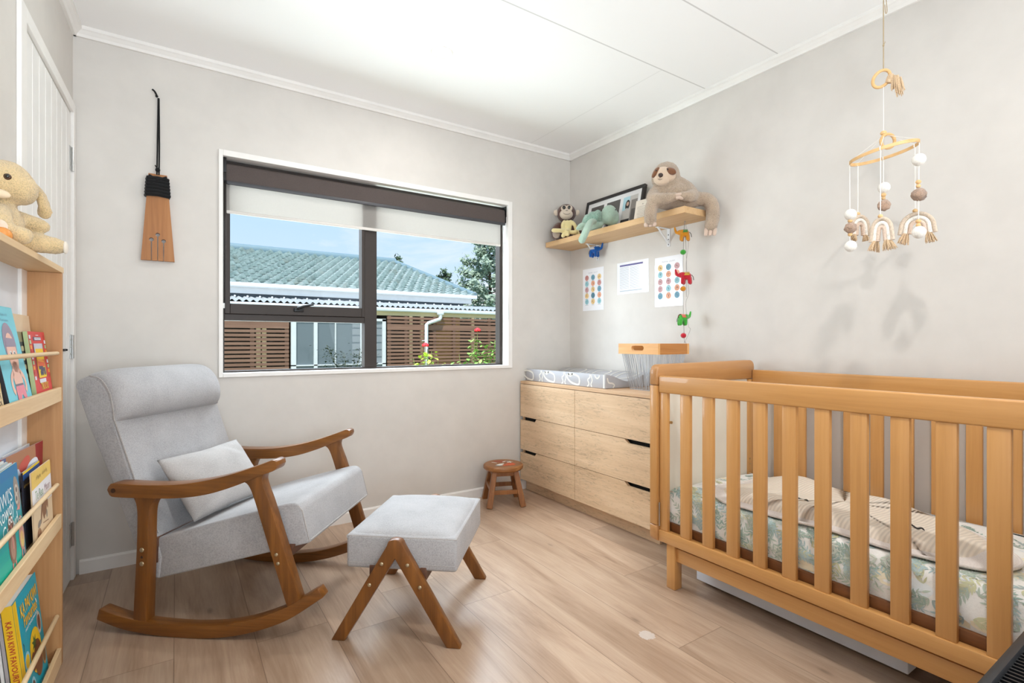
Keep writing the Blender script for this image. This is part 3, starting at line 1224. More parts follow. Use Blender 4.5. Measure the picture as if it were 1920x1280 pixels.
def ctop(u, v):
    x, y = 2 * u - 1, 2 * v - 1
    d = (1 - abs(x) ** 3.2) * (1 - abs(y) ** 3.2)
    return (X0 + u * (X1 - X0), Y0 + v * (Y1 - Y0), Z1 - 0.016 + 0.040 * max(d, 0) ** 0.5)


m.box(X0, X1, Y0, Y1, Z0, Z1 - 0.004, 0.012, 3)
m.grid(lambda u, v: ctop(u, v), nx, ny)
oc = m.build('cushion_pad', fsx, GREYF, angle=60)
m = MB()
m.tube([(X0 + 0.003, Y0 + 0.003, Z1 - 0.010), (X1 - 0.003, Y0 + 0.003, Z1 - 0.010), (X1 - 0.003, Y1 - 0.003, Z1 - 0.010), (X0 + 0.003, Y1 - 0.003, Z1 - 0.010)], 0.0028, 6, closed=True)
m.tube([(X0 + 0.008, Y0 + 0.0005, Z0 + 0.022), (X1 - 0.008, Y0 + 0.0005, Z0 + 0.022), (X1 - 0.0005, Y0 + 0.008, Z0 + 0.022), (X1 - 0.0005, Y1 - 0.008, Z0 + 0.022)], 0.0016, 6)
m.build('piping', oc, SEAMM)

# ================================================================== little stool
STW = wood('stool_timber', (120, 74, 36), (148, 96, 50), (172, 120, 70), 'X', 1.6, 0.42, coat=0.1)
STZ = wood('stool_timber_upright', (112, 66, 30), (140, 88, 44), (164, 110, 60), 'Z', 1.6, 0.42, coat=0.1)
st = thing('stool', 'small round timber stool with a painted picture on its seat', 'stool', (1.739, 2.738, 0), R(-22.7))
m = MB()
m.mat(STW)
m.lathe([(0.100, 0.214), (0.118, 0.216), (0.126, 0.224), (0.1275, 0.232), (0.125, 0.242), (0.116, 0.2475), (0.0, 0.2485)], 40)
# painted picture: pale birds and orange red flowers
P_W = plain('paint_white', (232, 230, 222), 0.5)
P_O = plain('paint_orange', (206, 92, 48), 0.5)
P_R = plain('paint_dull_red', (158, 78, 50), 0.5)
P_G = plain('paint_grey_blue', (138, 146, 150), 0.5)
zt = 0.2489


def star(mb, cx, cy, r0, r1, n, z, rot=0.0):
    pts = []
    for i in range(2 * n):
        t = PI * i / n + rot
        r = r0 if i % 2 == 0 else r1
        pts.append((cx + r * math.cos(t), cy + r * math.sin(t)))
    mb.poly(pts, z)


m.mat(P_R)
m.disc(-0.010, 0.050, 0.045, 0.028, zt, rot=-0.4)
m.mat(P_O)
star(m, 0.040, -0.030, 0.040, 0.026, 7, zt)
star(m, 0.005, -0.052, 0.026, 0.015, 6, zt + 0.0001)
m.mat(P_W)
star(m, -0.030, -0.040, 0.030, 0.013, 6, zt + 0.0002, 0.3)
m.disc(-0.020, -0.022, 0.026, 0.011, zt + 0.0003, rot=0.5)
star(m, 0.045, 0.025, 0.026, 0.010, 5, zt + 0.0002)
m.disc(0.012, 0.040, 0.020, 0.007, zt + 0.0003, rot=0.8)
m.disc(-0.055, 0.028, 0.022, 0.006, zt + 0.0003, rot=-0.7)
m.mat(P_G)
m.disc(-0.042, -0.060, 0.022, 0.008, zt + 0.0003, rot=-0.2)
m.disc(0.034, 0.052, 0.016, 0.007, zt + 0.0003, rot=0.6)
m.build('seat', st, angle=30)
for (sx, sy) in ((-1, -1), (1, -1), (1, 1), (-1, 1)):
    m = MB()
    m.tube([(sx * 0.106, sy * 0.106, 0.0), (sx * 0.066, sy * 0.066, 0.216)], [0.0245, 0.0225], 4, up=(sx, -sy, 0))
    m.M = Matrix.Identity(4)
    m.build('leg', st, STZ, smooth=False, bevel=0.003)
for ax in range(4):
    m = MB()
    m.M = Matrix.Rotation(PI / 2 * ax, 4, 'Z')
    z = 0.078 if ax % 2 == 0 else 0.100
    w = 0.075
    m.box(-w, w, -0.100, -0.084, z, z + 0.026, 0.002)
    m.build('stretcher', st, STZ, smooth=False)
    m = MB()
    m.M = Matrix.Rotation(PI / 2 * ax, 4, 'Z')
    m.box(-0.055, 0.055, -0.080, -0.064, 0.186, 0.214, 0.002)
    m.build('apron', st, STZ, smooth=False)

# ================================================================== chest of drawers
OAKY = wood('pale_oak_board', (198, 164, 128), (218, 186, 150), (230, 202, 168), 'Y', 1.0, 0.5, 0.06, 0.25, knots=True)
OAKT = wood('pale_oak_top', (192, 152, 114), (204, 166, 128), (216, 182, 146), 'Y', 1.3, 0.5, 0.06, 0.25)
DARK = plain('painted_recess_shade', (18, 16, 15), 0.9)  # near-black colour paints the shade behind the finger pull cutouts
CY0, CY1 = 1.752, 2.904
ch = thing('chest_of_drawers', 'pale oak chest of six drawers with cut out finger pulls', 'chest of drawers', (2.2, 2.33, 0))
C0 = Matrix.Translation((-2.2, -2.33, 0))
m = MB()
m.M = C0
m.box(1.985, 2.438, CY0, CY1, 0.735, 0.753, 0.001)
m.build('top', ch, OAKT, smooth=False)
m = MB()
m.M = C0
m.mat(OAKT)
m.box(2.006, 2.432, CY0, CY0 + 0.016, 0.078, 0.735)
m.box(2.006, 2.432, CY1 - 0.016, CY1, 0.078, 0.735)
m.box(2.006, 2.432, CY0 + 0.016, CY1 - 0.016, 0.078, 0.094)
m.mat(DARK)
m.box(2.016, 2.428, CY0 + 0.0165, CY1 - 0.0165, 0.0945, 0.7345)
m.build('carcass', ch, smooth=False)
m = MB()
m.M = C0
m.box(2.034, 2.052, CY0 - 0.02, CY1, 0.0, 0.077)
m.build('plinth', ch, OAKY, smooth=False)
mid = 2.331
rows = ((0.078, 0.282), (0.285, 0.507), (0.510, 0.732))
for r_, (z0, z1) in enumerate(rows):
    for side in (0, 1):
        a, b = (mid + 0.0015, CY1) if side == 0 else (CY0, mid - 0.0015)
        if r_ == 2:
            poly = [(a, z0), (b, z0), (b, z1), (a, z1)]
        elif side == 0:
            poly = [(a, z0), (b, z0), (b, z1 - 0.021), (2.737, z1 - 0.021), (2.720, z1), (a, z1)]
        else:
            poly = [(a, z0), (b, z0), (b, z1), (1.928, z1), (1.902, z1 - 0.021), (a, z1 - 0.021)]
        m = MB()
        m.M = C0 @ Matrix(((0, 0, -1, 2.003), (1, 0, 0, 0), (0, 1, 0, 0), (0, 0, 0, 1)))
        m.prism(poly, 0.0, 0.018)
        m.build('drawer_front', ch, OAKY, smooth=False)

# ------------------------------------------------------------------ changing mat
GM = plain('mat_vinyl_grey', (176, 176, 180), 0.45)
GW = plain('mat_vinyl_cream', (226, 223, 214), 0.45)
cm = tag(empty('changing_mat', (2.215, 2.51, 0.753)), 'grey changing mat with cream loop pattern on the chest', 'changing mat')
x0, x1, y0, y1 = 2.03, 2.405, 2.118, 2.900


def mat_z(u):      # u 0..1 across the mat
    a = abs(2 * u - 1)
    return 0.038 + 0.044 * (0.5 - 0.5 * math.cos(min(1, a * 1.02) * PI)) if a < 0.98 else 0.082


m = MB()
m.M = Matrix.Translation((-2.215, -2.51, 0))
m.mat(GM)
NU = 36
prof_ = [(x0 + (x1 - x0) * i / NU, mat_z(i / NU)) for i in range(NU + 1)]
poly = [(x1, 0.001), (x0, 0.001)] + prof_
m.M = m.M @ Matrix(((1, 0, 0, 0), (0, 0, 1, 0), (0, 1, 0, 0), (0, 0, 0, 1)))
m.prism(poly, y0, y1, 0.004)
# loops on the long side facing the room
m.M = Matrix.Translation((-2.215, -2.51, 0)) @ Matrix(((0, 0, -1, x0), (1, 0, 0, 0), (0, 1, 0, 0), (0, 0, 0, 1)))
m.mat(GW)


def loop_shape(cx, cy, w, h, k=0):
    if k == 0:
        return spline([(cx - w, cy + h * 0.75), (cx - w * 0.1, cy + h), (cx + w, cy + h * 0.5), (cx + w, cy - h * 0.9), (cx, cy - h * 0.8), (cx - w * 0.8, cy - h * 0.15)], 6, True)
    return spline([(cx - w, cy + h), (cx - w * 0.6, cy + h * 0.1), (cx, cy - h * 0.3), (cx + w * 0.6, cy + h * 0.1), (cx + w, cy + h)], 6)


for yc in (2.16, 2.40, 2.64, 2.875):
    if yc > 2.2:
        m.ribbon([(-p.x + 2 * yc - 0.03, p.y) for p in loop_shape(yc - 0.03, 0.040, 0.054, 0.031)], 0.0115, 0.0006, True)
for yc in (2.235, 2.475, 2.715):
    m.ribbon([(p.x, p.y) for p in loop_shape(yc - 0.05, 0.061, 0.020, 0.014, 1)], 0.009, 0.0006)
    m.ribbon([(p.x, p.y) for p in spline([(yc + 0.035, 0.004), (yc + 0.020, 0.02), (yc + 0.03, 0.045), (yc + 0.012, 0.060), (yc + 0.014, 0.077)], 6)], 0.009, 0.0007)
    m.ribbon([(p.x, p.y) for p in spline([(yc - 0.005, 0.004), (yc + 0.002, 0.02), (yc - 0.008, 0.045), (yc + 0.004, 0.077)], 6)], 0.008, 0.0007)
m.ribbon([(y0 + 0.012, 0.003), (y0 + 0.012, 0.079)], 0.012, 0.0007)
# near end
m.M = Matrix.Translation((-2.215, -2.51, 0)) @ Matrix(((1, 0, 0, 0), (0, 0, -1, y0), (0, 1, 0, 0), (0, 0, 0, 1)))
m.ribbon([(p.x, p.y) for p in spline([(2.045, 0.062), (2.055, 0.036), (2.085, 0.030), (2.100, 0.018), (2.088, 0.004)], 6)], 0.009, 0.0006)
m.ribbon([(p.x, p.y) for p in spline([(2.39, 0.070), (2.365, 0.05), (2.35, 0.02), (2.36, 0.004)], 6)], 0.009, 0.0006)
# top
m.M = Matrix.Translation((-2.215, -2.51, 0))


def top_rib(pts, w):
    P = spline(pts, 8)
    vs, fs = [], []
    for i, p in enumerate(P):
        t = (P[min(i + 1, len(P) - 1)] - P[max(i - 1, 0)]).normalized()
        nx_, ny_ = -t.y * w / 2, t.x * w / 2
        for s_ in (1, -1):
            x, y = p.x + s_ * nx_, p.y + s_ * ny_
            vs.append((x, y, mat_z(max(0, min(1, (x - x0) / (x1 - x0)))) + 0.0018))
    for i in range(len(P) - 1):
        fs.append((2 * i + 1, 2 * i + 3, 2 * i + 2, 2 * i))
    m.add(vs, fs)


for yc in (2.22, 2.46, 2.70):
    for xc in (2.12, 2.31):
        q = loop_shape(yc, xc, 0.06, 0.06)
        pts = [(p.y, p.x) for p in q]
        top_rib([pts[i] for i in range(0, len(pts), 3)] + [pts[0]], 0.011)
    top_rib([(2.04, yc + 0.10), (2.10, yc + 0.12), (2.2, yc + 0.09), (2.3, yc + 0.13), (2.395, yc + 0.11)], 0.010)
m.build('mat_pad', cm, angle=30)

# ------------------------------------------------------------------ wire basket
PINE = wood('basket_pine', (206, 146, 84), (226, 170, 106), (238, 190, 130), 'Y', 1.4, 0.45)
PINX = wood('basket_pine_end', (176, 112, 52), (192, 128, 66), (206, 146, 82), 'X', 1.4, 0.45)
bs = thing('basket', 'pale wire basket with a square pine rim on the chest', 'basket', (2.225, 1.94, 0.753))
bx0, bx1, by0, by1 = 2.100, 2.352, 1.800, 2.085
B0 = Matrix.Translation((-2.225, -1.94, -0.753))
rim_z0, rim_z1, tk = 0.954, 1.0115, 0.016
hole = [((by0 + by1) / 2 - p[0] + 0.0, p[1]) for p in rrect(0.088, 0.026, 0.0125, 6, 0.0, 0.987)]
m = MB()
m.mat(PINE)
for (xa, sg) in ((bx0, -1), (bx1 - tk, -1)):
    m.M = B0 @ Matrix(((0, 0, 1, xa), (1, 0, 0, 0), (0, 1, 0, 0), (0, 0, 0, 1)))
    m.prism([(by0, rim_z0), (by1, rim_z0), (by1, rim_z1), (by0, rim_z1)], 0, tk, holes=[hole])
m.mat(PINX)
m.M = B0
m.box(bx0 + tk, bx1 - tk, by0, by0 + tk, rim_z0, rim_z1)
m.box(bx0 + tk, bx1 - tk, by1 - tk, by1, rim_z0, rim_z1)
m.build('rim', bs, smooth=False)
m = MB()
m.M = B0
WB = 0.046
topc = [(bx0 + 0.012, by0 + 0.012), (bx1 - 0.012, by0 + 0.012), (bx1 - 0.012, by1 - 0.012), (bx0 + 0.012, by1 - 0.012)]
botc = [(bx0 + WB, by0 + WB), (bx1 - WB, by0 + WB), (bx1 - WB, by1 - WB), (bx0 + WB, by1 - WB)]
rnd = random.Random(3)
for e in range(4):
    a, b = topc[e], topc[(e + 1) % 4]
    c, d = botc[e], botc[(e + 1) % 4]
    k = 24
    for i in range(k):
        t = (i + 0.5) / k
        t2 = min(0.99, max(0.01, t + rnd.uniform(-0.028, 0.028)))
        tm = t + rnd.uniform(-0.02, 0.02)
        p0 = (a[0] + (b[0] - a[0]) * t, a[1] + (b[1] - a[1]) * t, rim_z0 + 0.004)
        p2 = (c[0] + (d[0] - c[0]) * t2, c[1] + (d[1] - c[1]) * t2, 0.7555)
        w = 0.52
        p1 = tuple(p0[j] * (1 - w) + p2[j] * w + (0, 0, 0)[j] for j in range(3))
        p1 = (p1[0] + (b[0] - a[0]) * (tm - t), p1[1] + (b[1] - a[1]) * (tm - t), p1[2])
        m.tube([p0, p1, p2], 0.0014, 5)
for z, f in ((0.7555, 1.0), (0.80, 0.8)):
    pts = [(topc[i][0] * (1 - f) + botc[i][0] * f, topc[i][1] * (1 - f) + botc[i][1] * f, z) for i in range(4)]
    if f == 1.0:
        m.tube(pts, 0.0017, 6, closed=True)
for i in range(9):
    t = (i + 1) / 10
    m.tube([(botc[0][0], botc[0][1] + (botc[3][1] - botc[0][1]) * t, 0.7552), (botc[1][0], botc[0][1] + (botc[3][1] - botc[0][1]) * t, 0.7552)], 0.0011, 5)
m.build('wire_body', bs, plain('grey_wire', (176, 178, 182), 0.4, 0.3))

# ================================================================== cot
CRY = wood('cot_timber', (178, 125, 68), (199, 145, 84), (212, 160, 100), 'Y', 0.9, 0.36, 0.05, 0.3, coat=0.2)
CRZ = wood('cot_timber_upright', (180, 127, 70), (201, 147, 86), (214, 162, 102), 'Z', 0.9, 0.36, 0.05, 0.3, coat=0.2)
CRX = wood('cot_timber_end', (166, 116, 67), (184, 132, 80), (198, 147, 93), 'X', 0.9, 0.36, 0.05, 0.3, coat=0.2)
CREAM = plain('cream_panel', (226, 219, 204), 0.55)
BOLT = plain('brass_bolt', (190, 160, 110), 0.35, 0.8)
cot = thing('cot', 'honey coloured slatted timber cot standing along the right wall', 'cot', (2.05, 0.82, 0))
K0 = Matrix.Translation((-2.05, -0.82, 0))
E0, E1 = 0.150, 1.495


def cot_end(ya, yb):
    m = MB()
    m.M = K0 @ Matrix(((1, 0, 0, 0), (0, 0, -1, yb), (0, 1, 0, 0), (0, 0, 0, 1)))
    r = 0.034
    xa, xb = 1.690, 2.408
    pts = [(xa, 0.838), (xb, 0.838)]
    for i in range(7):
        t = R(90 * i / 6)
        pts.append((xb - r + r * math.cos(t), 0.931 - r + r * math.sin(t)))
    for i in range(7):
        t = R(90 + 90 * i / 6)
        pts.append((xa + r + r * math.cos(t), 0.925 - r + r * math.sin(t)))
    m.prism(pts, 0.0, yb - ya, 0.006)
    m.build('end_top_rail', cot, CRX, angle=50)
    for (a, b) in ((1.690, 1.738), (2.362, 2.408)):
        m = MB()
        m.M = K0
        m.box(a, b, ya + 0.001, yb - 0.001, 0.248, 0.8365, 0.004)
        p = m.build('end_post', cot, CRZ)
        if ya > 1.0 and a > 2:
            for z in (0.40, 0.425):
                q = MB()
                q.M = K0
                q.tube([(2.370, ya + 0.002, z + 0.02), (2.370, ya - 0.002, z + 0.02)], 0.004, 8)
                q.build('bolt', p, BOLT)
    m = MB()
    m.M = K0
    m.M = K0 @ Matrix(((1, 0, 0, 0), (0, 0, -1, yb), (0, 1, 0, 0), (0, 0, 0, 1)))
    pts = [(1.690, 0.2465)]
    for i in range(5):
        t = R(180 + 90 * i / 4)
        pts.append((1.690 + 0.02 + 0.02 * math.cos(t), 0.178 + 0.02 + 0.02 * math.sin(t)))
    for i in range(5):
        t = R(270 + 90 * i / 4)
        pts.append((2.408 - 0.02 + 0.02 * math.cos(t), 0.178 + 0.02 + 0.02 * math.sin(t)))
    pts.append((2.408, 0.2465))
    m.prism(pts, 0.0, yb - ya, 0.005)
    m.build('end_bottom_rail', cot, CRX, angle=50)
    m = MB()
    m.M = K0
    m.box(1.738, 2.362, ya + 0.012, yb - 0.012, 0.2465, 0.838)
    m.build('end_panel', cot, CREAM, smooth=False)


cot_end(1.455, E1)
cot_end(E0, 0.190)
ya, yb = 0.192, 1.453
# front side facing the room
m = MB()
m.M = K0
m.box(1.698, 1.730, ya, yb, 0.807, 0.878, 0.005, 3)
m.build('top_rail', cot, CRY, angle=50)
m = MB()
m.M = K0
m.box(1.698, 1.728, ya, yb, 0.183, 0.231, 0.003)
m.build('bottom_rail', cot, CRY)
slat_y = [(1.412, 1.4515)] + [(1.3015 - 0.1038 * k, 1.3475 - 0.1038 * k) for k in range(11)] + [(0.1935, 0.2325)]
for (a, b) in slat_y:
    if a < 0.25 and b > 0.25:
        continue
    m = MB()
    m.M = K0
    m.box(1.703, 1.722, a, b, 0.2305, 0.8075, 0.003)
    m.build('slat', cot, CRZ)
m = MB()
m.M = K0
m.box(1.6965, 1.7005, 1.446, 1.4505, 0.247, 0.345, 0.0005)
m.build('hinge_plate', cot, STEEL)
m = MB()
m.M = K0
m.tube([(1.722, 1.4115, 0.685), (1.722, 1.403, 0.685)], 0.006, 10)
m.build('bolt', cot, BOLT)
# wall side
m = MB()
m.M = K0
m.box(2.382, 2.406, ya, yb, 0.812, 0.883, 0.005, 3)
m.build('top_rail', cot, CRY, angle=50)
m = MB()
m.M = K0
m.box(2.382, 2.406, ya, yb, 0.183, 0.231, 0.003)
m.build('bottom_rail', cot, CRY)
for k in range(12):
    a = 1.300 - 0.1015 * k
    m = MB()
    m.M = K0
    m.box(2.386, 2.402, a, a + 0.046, 0.2305, 0.8125, 0.003)
    m.build('slat', cot, CRZ)
# base, braces and legs
m = MB()
m.M = K0
m.box(1.731, 2.379, 0.195, 1.450, 0.222, 0.262, 0.002)
m.build('mattress_base', cot, wood('cot_base', (96, 56, 26), (116, 70, 34), (130, 82, 42), 'Y', 1.0, 0.5))
for (a, b) in ((1.716, 1.734), (2.372, 2.39)):
    m = MB()
    m.M = K0
    m.box(a, b, 0.25, 1.378, 0.117, 0.172, 0.003)
    m.build('brace', cot, CRY)
for (xa, ybb) in ((1.706, 1.376), (2.352, 1.376), (1.706, 0.21), (2.352, 0.21)):
    m = MB()
    m.M = K0
    m.box(xa, xa + 0.046, ybb, ybb + 0.042, 0.0, 0.1835, 0.003)
    m.build('leg', cot, CRZ)

# ------------------------------------------------------------------ mattress in a leaf patterned sheet
MX0, MX1, MY0, MY1, MZ0, MZ1 = 1.738, 2.376, 0.197, 1.446, 0.2625, 0.392
SHEET = fabric('white_cotton_sheet', (242, 243, 240), 0.025, 800, 0.12, speck=0.02)
LEAVES = [plain('print_sage', (184, 199, 186), 0.9), plain('print_blue_green', (178, 200, 202), 0.9), plain('print_olive', (206, 208, 172), 0.9), plain('print_pale_sage', (216, 225, 214), 0.9), plain('print_dark_sage', (158, 182, 172), 0.9)]
BLOT = [plain('print_cream_blot', (240, 232, 206), 0.9), plain('print_blue_blot', (230, 238, 241), 0.9)]
mt = tag(empty('cot_mattress', (2.057, 0.82, MZ0)), 'cot mattress in a white sheet printed with green leaves', 'mattress')
MM = Matrix.Translation((-2.057, -0.82, -MZ0))
RD = 0.036


def mat_pt(s, y):
    """s runs up the room side, over the rounded edge and across the top"""
    hs = MZ1 - MZ0 - RD
    bul = 0.004 * math.sin(y * 9.0) + 0.003 * math.sin(y * 23.0 + 1)
    arc = RD * PI / 2
    if s < hs:
        x, z = MX0, MZ0 + s
        x += 0.004 - 0.006 * math.sin(min(1, s / hs) * PI)
        n = (-1, 0, 0)
    elif s < hs + arc:
        t = (s - hs) / RD
        x, z = MX0 + RD - RD * math.cos(t) + 0.004 * (1 - t / (PI / 2)), MZ0 + hs + RD * math.sin(t)
        n = (-math.cos(t), 0, math.sin(t))
    else:
        d = s - hs - arc
        x, z = MX0 + RD + d, MZ1
        w = MX1 - MX0 - 2 * RD
        z += 0.010 * math.sin(min(1, d / w) * PI) - 0.012 * min(1, d / w) + bul
        n = (0, 0, 1)
    return Vector((x, y, z)), Vector(n)


hs = MZ1 - MZ0 - RD
SMAX = hs + RD * PI / 2 + (MX1 - MX0 - 2 * RD)
m = MB()
m.M = MM
m.mat(SHEET)
ns, nyy = 60, 70


def mfun(u, v):
    y = MY0 + v * (MY1 - MY0)
    e = min(y - MY0, MY1 - y)
    p, n = mat_pt(u * SMAX, y)
    if e < 0.03:
        p.z -= 0.022 * (1 - e / 0.03) ** 2 * (1 if u * SMAX > hs else 0)
    if u * SMAX < hs + 0.03:
        p += n * 0.0035 * noise.noise(Vector((y * 14, u * 20, 2.0)))
    return p


m.grid(mfun, ns, nyy)
m.box(MX0 + 0.012, MX1, MY0 + 0.002, MY1 - 0.002, MZ0, MZ1 - 0.040, 0.01)
m.grid(lambda u, v: (MX1 - RD + (RD) * math.sin(v * PI / 2), MY0 + u * (MY1 - MY0), MZ1 - 0.012 + RD * math.cos(v * PI / 2) - RD), 20, 6)
for yy in (MY0, MY1):
    ring_ = [mfun(i / 40, 0.0 if yy == MY0 else 1.0) for i in range(41)]
    m.add(ring_ + [(MX1, yy, MZ1 - 0.05), (MX1, yy, MZ0)], [tuple(range(43))])
rnd = random.Random(5)


def on_sheet(ds, dy, s0, y0, off):
    p, n = mat_pt(max(0.004, min(SMAX - 0.01, s0 + ds)), max(MY0 + 0.01, min(MY1 - 0.01, y0 + dy)))
    if s0 + ds < hs + 0.03:
        p = p + n * 0.0035 * noise.noise(Vector(((y0 + dy) * 14, (s0 + ds) / SMAX * 20, 2.0)))
    return p + n * off


def leaf(s0, y0, ang, ln, wd, off):
    pts = []
    prof2 = [(0, 0), (0.2, 0.7), (0.45, 1.0), (0.7, 0.75), (1.0, 0.0), (0.7, -0.75), (0.45, -1.0), (0.2, -0.7)]
    for (a, b) in prof2:
        ds = a * ln * math.cos(ang) - b * wd * math.sin(ang)
        dy = a * ln * math.sin(ang) + b * wd * math.cos(ang)
        pts.append(on_sheet(ds, dy, s0, y0, off))
    m.add(pts, [tuple(range(8))])


for i in range(60):
    s0, y0 = rnd.uniform(0.01, SMAX - 0.05), rnd.uniform(MY0 + 0.04, MY1 - 0.04)
    m.mat(BLOT[0] if rnd.random() < 0.7 else BLOT[1])
    r = rnd.uniform(0.02, 0.045)
    pts = []
    for j in range(12):
        t = 2 * PI * j / 12
        q = r * (0.8 + 0.4 * noise.noise(Vector((i * 3.1, math.cos(t), math.sin(t)))))
        pts.append(on_sheet(q * 0.7 * math.cos(t), q * math.sin(t), s0, y0, 0.0007))
    for j in range(12):
        m.add([on_sheet(0, 0, s0, y0, 0.0007), pts[j], pts[(j + 1) % 12]], [(0, 1, 2)])
for i in range(330):
    s0 = rnd.uniform(0.005, SMAX - 0.05) if i > 180 else rnd.uniform(0.005, hs + 0.12)
    y0 = rnd.uniform(MY0 + 0.03, MY1 - 0.03)
    ang = rnd.uniform(0, 2 * PI)
    mat_ = rnd.choice(LEAVES)
    k = rnd.randint(4, 6)
    L_ = rnd.uniform(0.045, 0.085)
    cur = rnd.uniform(-0.5, 0.5)
    off = 0.0011 + 0.0004 * rnd.random()
    m.mat(mat_)
    ca, sa, yy0 = s0, ang, y0
    for j in range(k):
        step = L_ / k
        ln = 0.0265 * (1 - 0.4 * j / k) * rnd.uniform(0.85, 1.15)
        for sd in (1, -1):
            leaf(ca, yy0, sa + sd * rnd.uniform(0.55, 0.8), ln, ln * 0.12, off)
        q = [on_sheet(0.0007 * math.cos(sa + PI / 2), 0.0007 * math.sin(sa + PI / 2), ca, yy0, off), on_sheet(-0.0007 * math.cos(sa + PI / 2), -0.0007 * math.sin(sa + PI / 2), ca, yy0, off)]
        ca += step * math.cos(sa)
        yy0 += step * math.sin(sa)
        sa += cur / k
        q += [on_sheet(-0.0006 * math.cos(sa + PI / 2), -0.0006 * math.sin(sa + PI / 2), ca, yy0, off), on_sheet(0.0006 * math.cos(sa + PI / 2), 0.0006 * math.sin(sa + PI / 2), ca, yy0, off)]
        m.add(q, [(0, 1, 2, 3)])
        if s0 < hs and ca > SMAX:
            break
    leaf(ca, yy0, sa, 0.024, 0.003, off)
m.build('sheet_cover', mt, angle=60)

# ------------------------------------------------------------------ baby sleeping bag lying on the sheet
SB = fabric('oat_rib_fabric', (232, 221, 205), 0.05, 260, 0.5, speck=0.05)
SBL = fabric('oat_lining', (226, 219, 214), 0.03, 700, 0.3, speck=0.03)



def ribbed(name, col):
    m_, nt, b = nt_new(name)
    b.inputs['Roughness'].default_value = 0.9
    setin(b, 'Specular IOR Level', 0.2)
    tc_ = nt.nodes.new('ShaderNodeTexCoord')
    sp = nt.nodes.new('ShaderNodeSeparateXYZ')
    nt.links.new(tc_.outputs['Object'], sp.inputs[0])
    wob_ = noise_node(nt, tc_.outputs['Object'], 9.0, 2)
    ph = mth(nt, 'ADD', mth(nt, 'MULTIPLY', sp.outputs[1], 520.0), mth(nt, 'MULTIPLY', wob_, 5.0))
    sn = mth(nt, 'ADD', 0.5, mth(nt, 'MULTIPLY', mth(nt, 'SINE', ph), 0.5))
    nt.links.new(ramp(nt, sn, [(0.1, tuple(v * 0.93 for v in col)), (0.8, col)]), b.inputs['Base Color'])
    bump_from(nt, b, sn, 0.5, 0.002)
    return m_


SB = ribbed('oat_rib_weave', (234, 223, 208))
sbag = thing('sleeping_bag', 'oat coloured baby sleeping bag spread over the leaf patterned sheet', 'sleeping bag', (2.0, 0.9, 0.40))
outl = spline([(1.775, 1.20), (1.765, 1.10), (1.772, 0.98), (1.768, 0.86), (1.785, 0.73), (1.785, 0.60), (1.815, 0.50), (1.86, 0.43), (1.95, 0.40), (2.06, 0.45), (2.16, 0.56), (2.25, 0.72), (2.26, 0.90), (2.30, 1.10), (2.325, 1.25), (2.22, 1.315), (2.08, 1.31), (1.95, 1.335), (1.86, 1.30)], 5, True)
cxy = Vector((2.03, 0.88, 0))


def bag_z(x, y):
    d = (x - MX0) / (MX1 - MX0)
    base = MZ1 + 0.004 + 0.010 * math.sin(max(0, min(1, d)) * PI) - 0.012 * d + 0.004 * math.sin(y * 9.0) + 0.003 * math.sin(y * 23.0 + 1)
    return base


def bag_layer(inset, z_add, amp, seed):
    mb = MB()
    nr = 14

    def f(u, v):
        i = u * len(outl)
        a = outl[int(i) % len(outl)]
        r = v * inset
        x, y = cxy.x + (a.x - cxy.x) * r, cxy.y + (a.y - cxy.y) * r
        edge = min(1.0, (1 - v) * 5.0)
        h = z_add * (0.25 + 0.75 * edge ** 0.5)
        h += amp * noise.noise(Vector((x * 7 + seed, y * 6, seed))) * edge
        h += 0.016 * math.exp(-((x - 2.22) / 0.10) ** 2 - ((y - 1.15) / 0.16) ** 2)
        h += 0.012 * math.exp(-((x - 1.86) / 0.05) ** 2 - ((y - 1.0) / 0.20) ** 2)
        h += 0.020 * math.exp(-((x - 1.93) / 0.07) ** 2 - ((y - 0.47) / 0.08) ** 2) * edge
        return (x - 2.0, y - 0.9, bag_z(x, y) + max(0.007, h) - 0.40)
    mb.grid(f, len(outl), nr, True)
    return mb


lay = bag_layer(1.0, 0.018, 0.006, 1.0)
lay.mats = []
lay.build('lining_layer', sbag, SBL, angle=180)
bag_layer(0.93, 0.034, 0.010, 4.0).build('quilted_front', sbag, SB, angle=180)
DZ = plain('dark_zip', (46, 42, 40), 0.6)
for pts in ([(1.95, 1.155), (1.93, 1.128), (1.90, 1.105)], [(1.915, 1.02), (1.93, 0.975), (1.905, 0.945)], [(1.95, 0.665), (1.935, 0.632), (1.925, 0.61)]):
    m = MB()
    m.M = Matrix.Translation((-2.0, -0.9, -0.40))
    P = spline(pts, 5)
    m.tube([(p.x, p.y, bag_z(p.x, p.y) + 0.0415 + 0.003 * math.sin(i)) for i, p in enumerate(P)], [0.0008] + [0.0026] * (len(P) - 2) + [0.0007], 8)
    m.build('dark_slit', sbag, DZ)
m = MB()
m.M = Matrix.Translation((-2.0, -0.9, -0.40))
m.tube([(p.x, p.y, bag_z(p.x, p.y) + 0.0065) for p in outl], 0.005, 8, closed=True)
m.build('bound_edge', sbag, SBL)

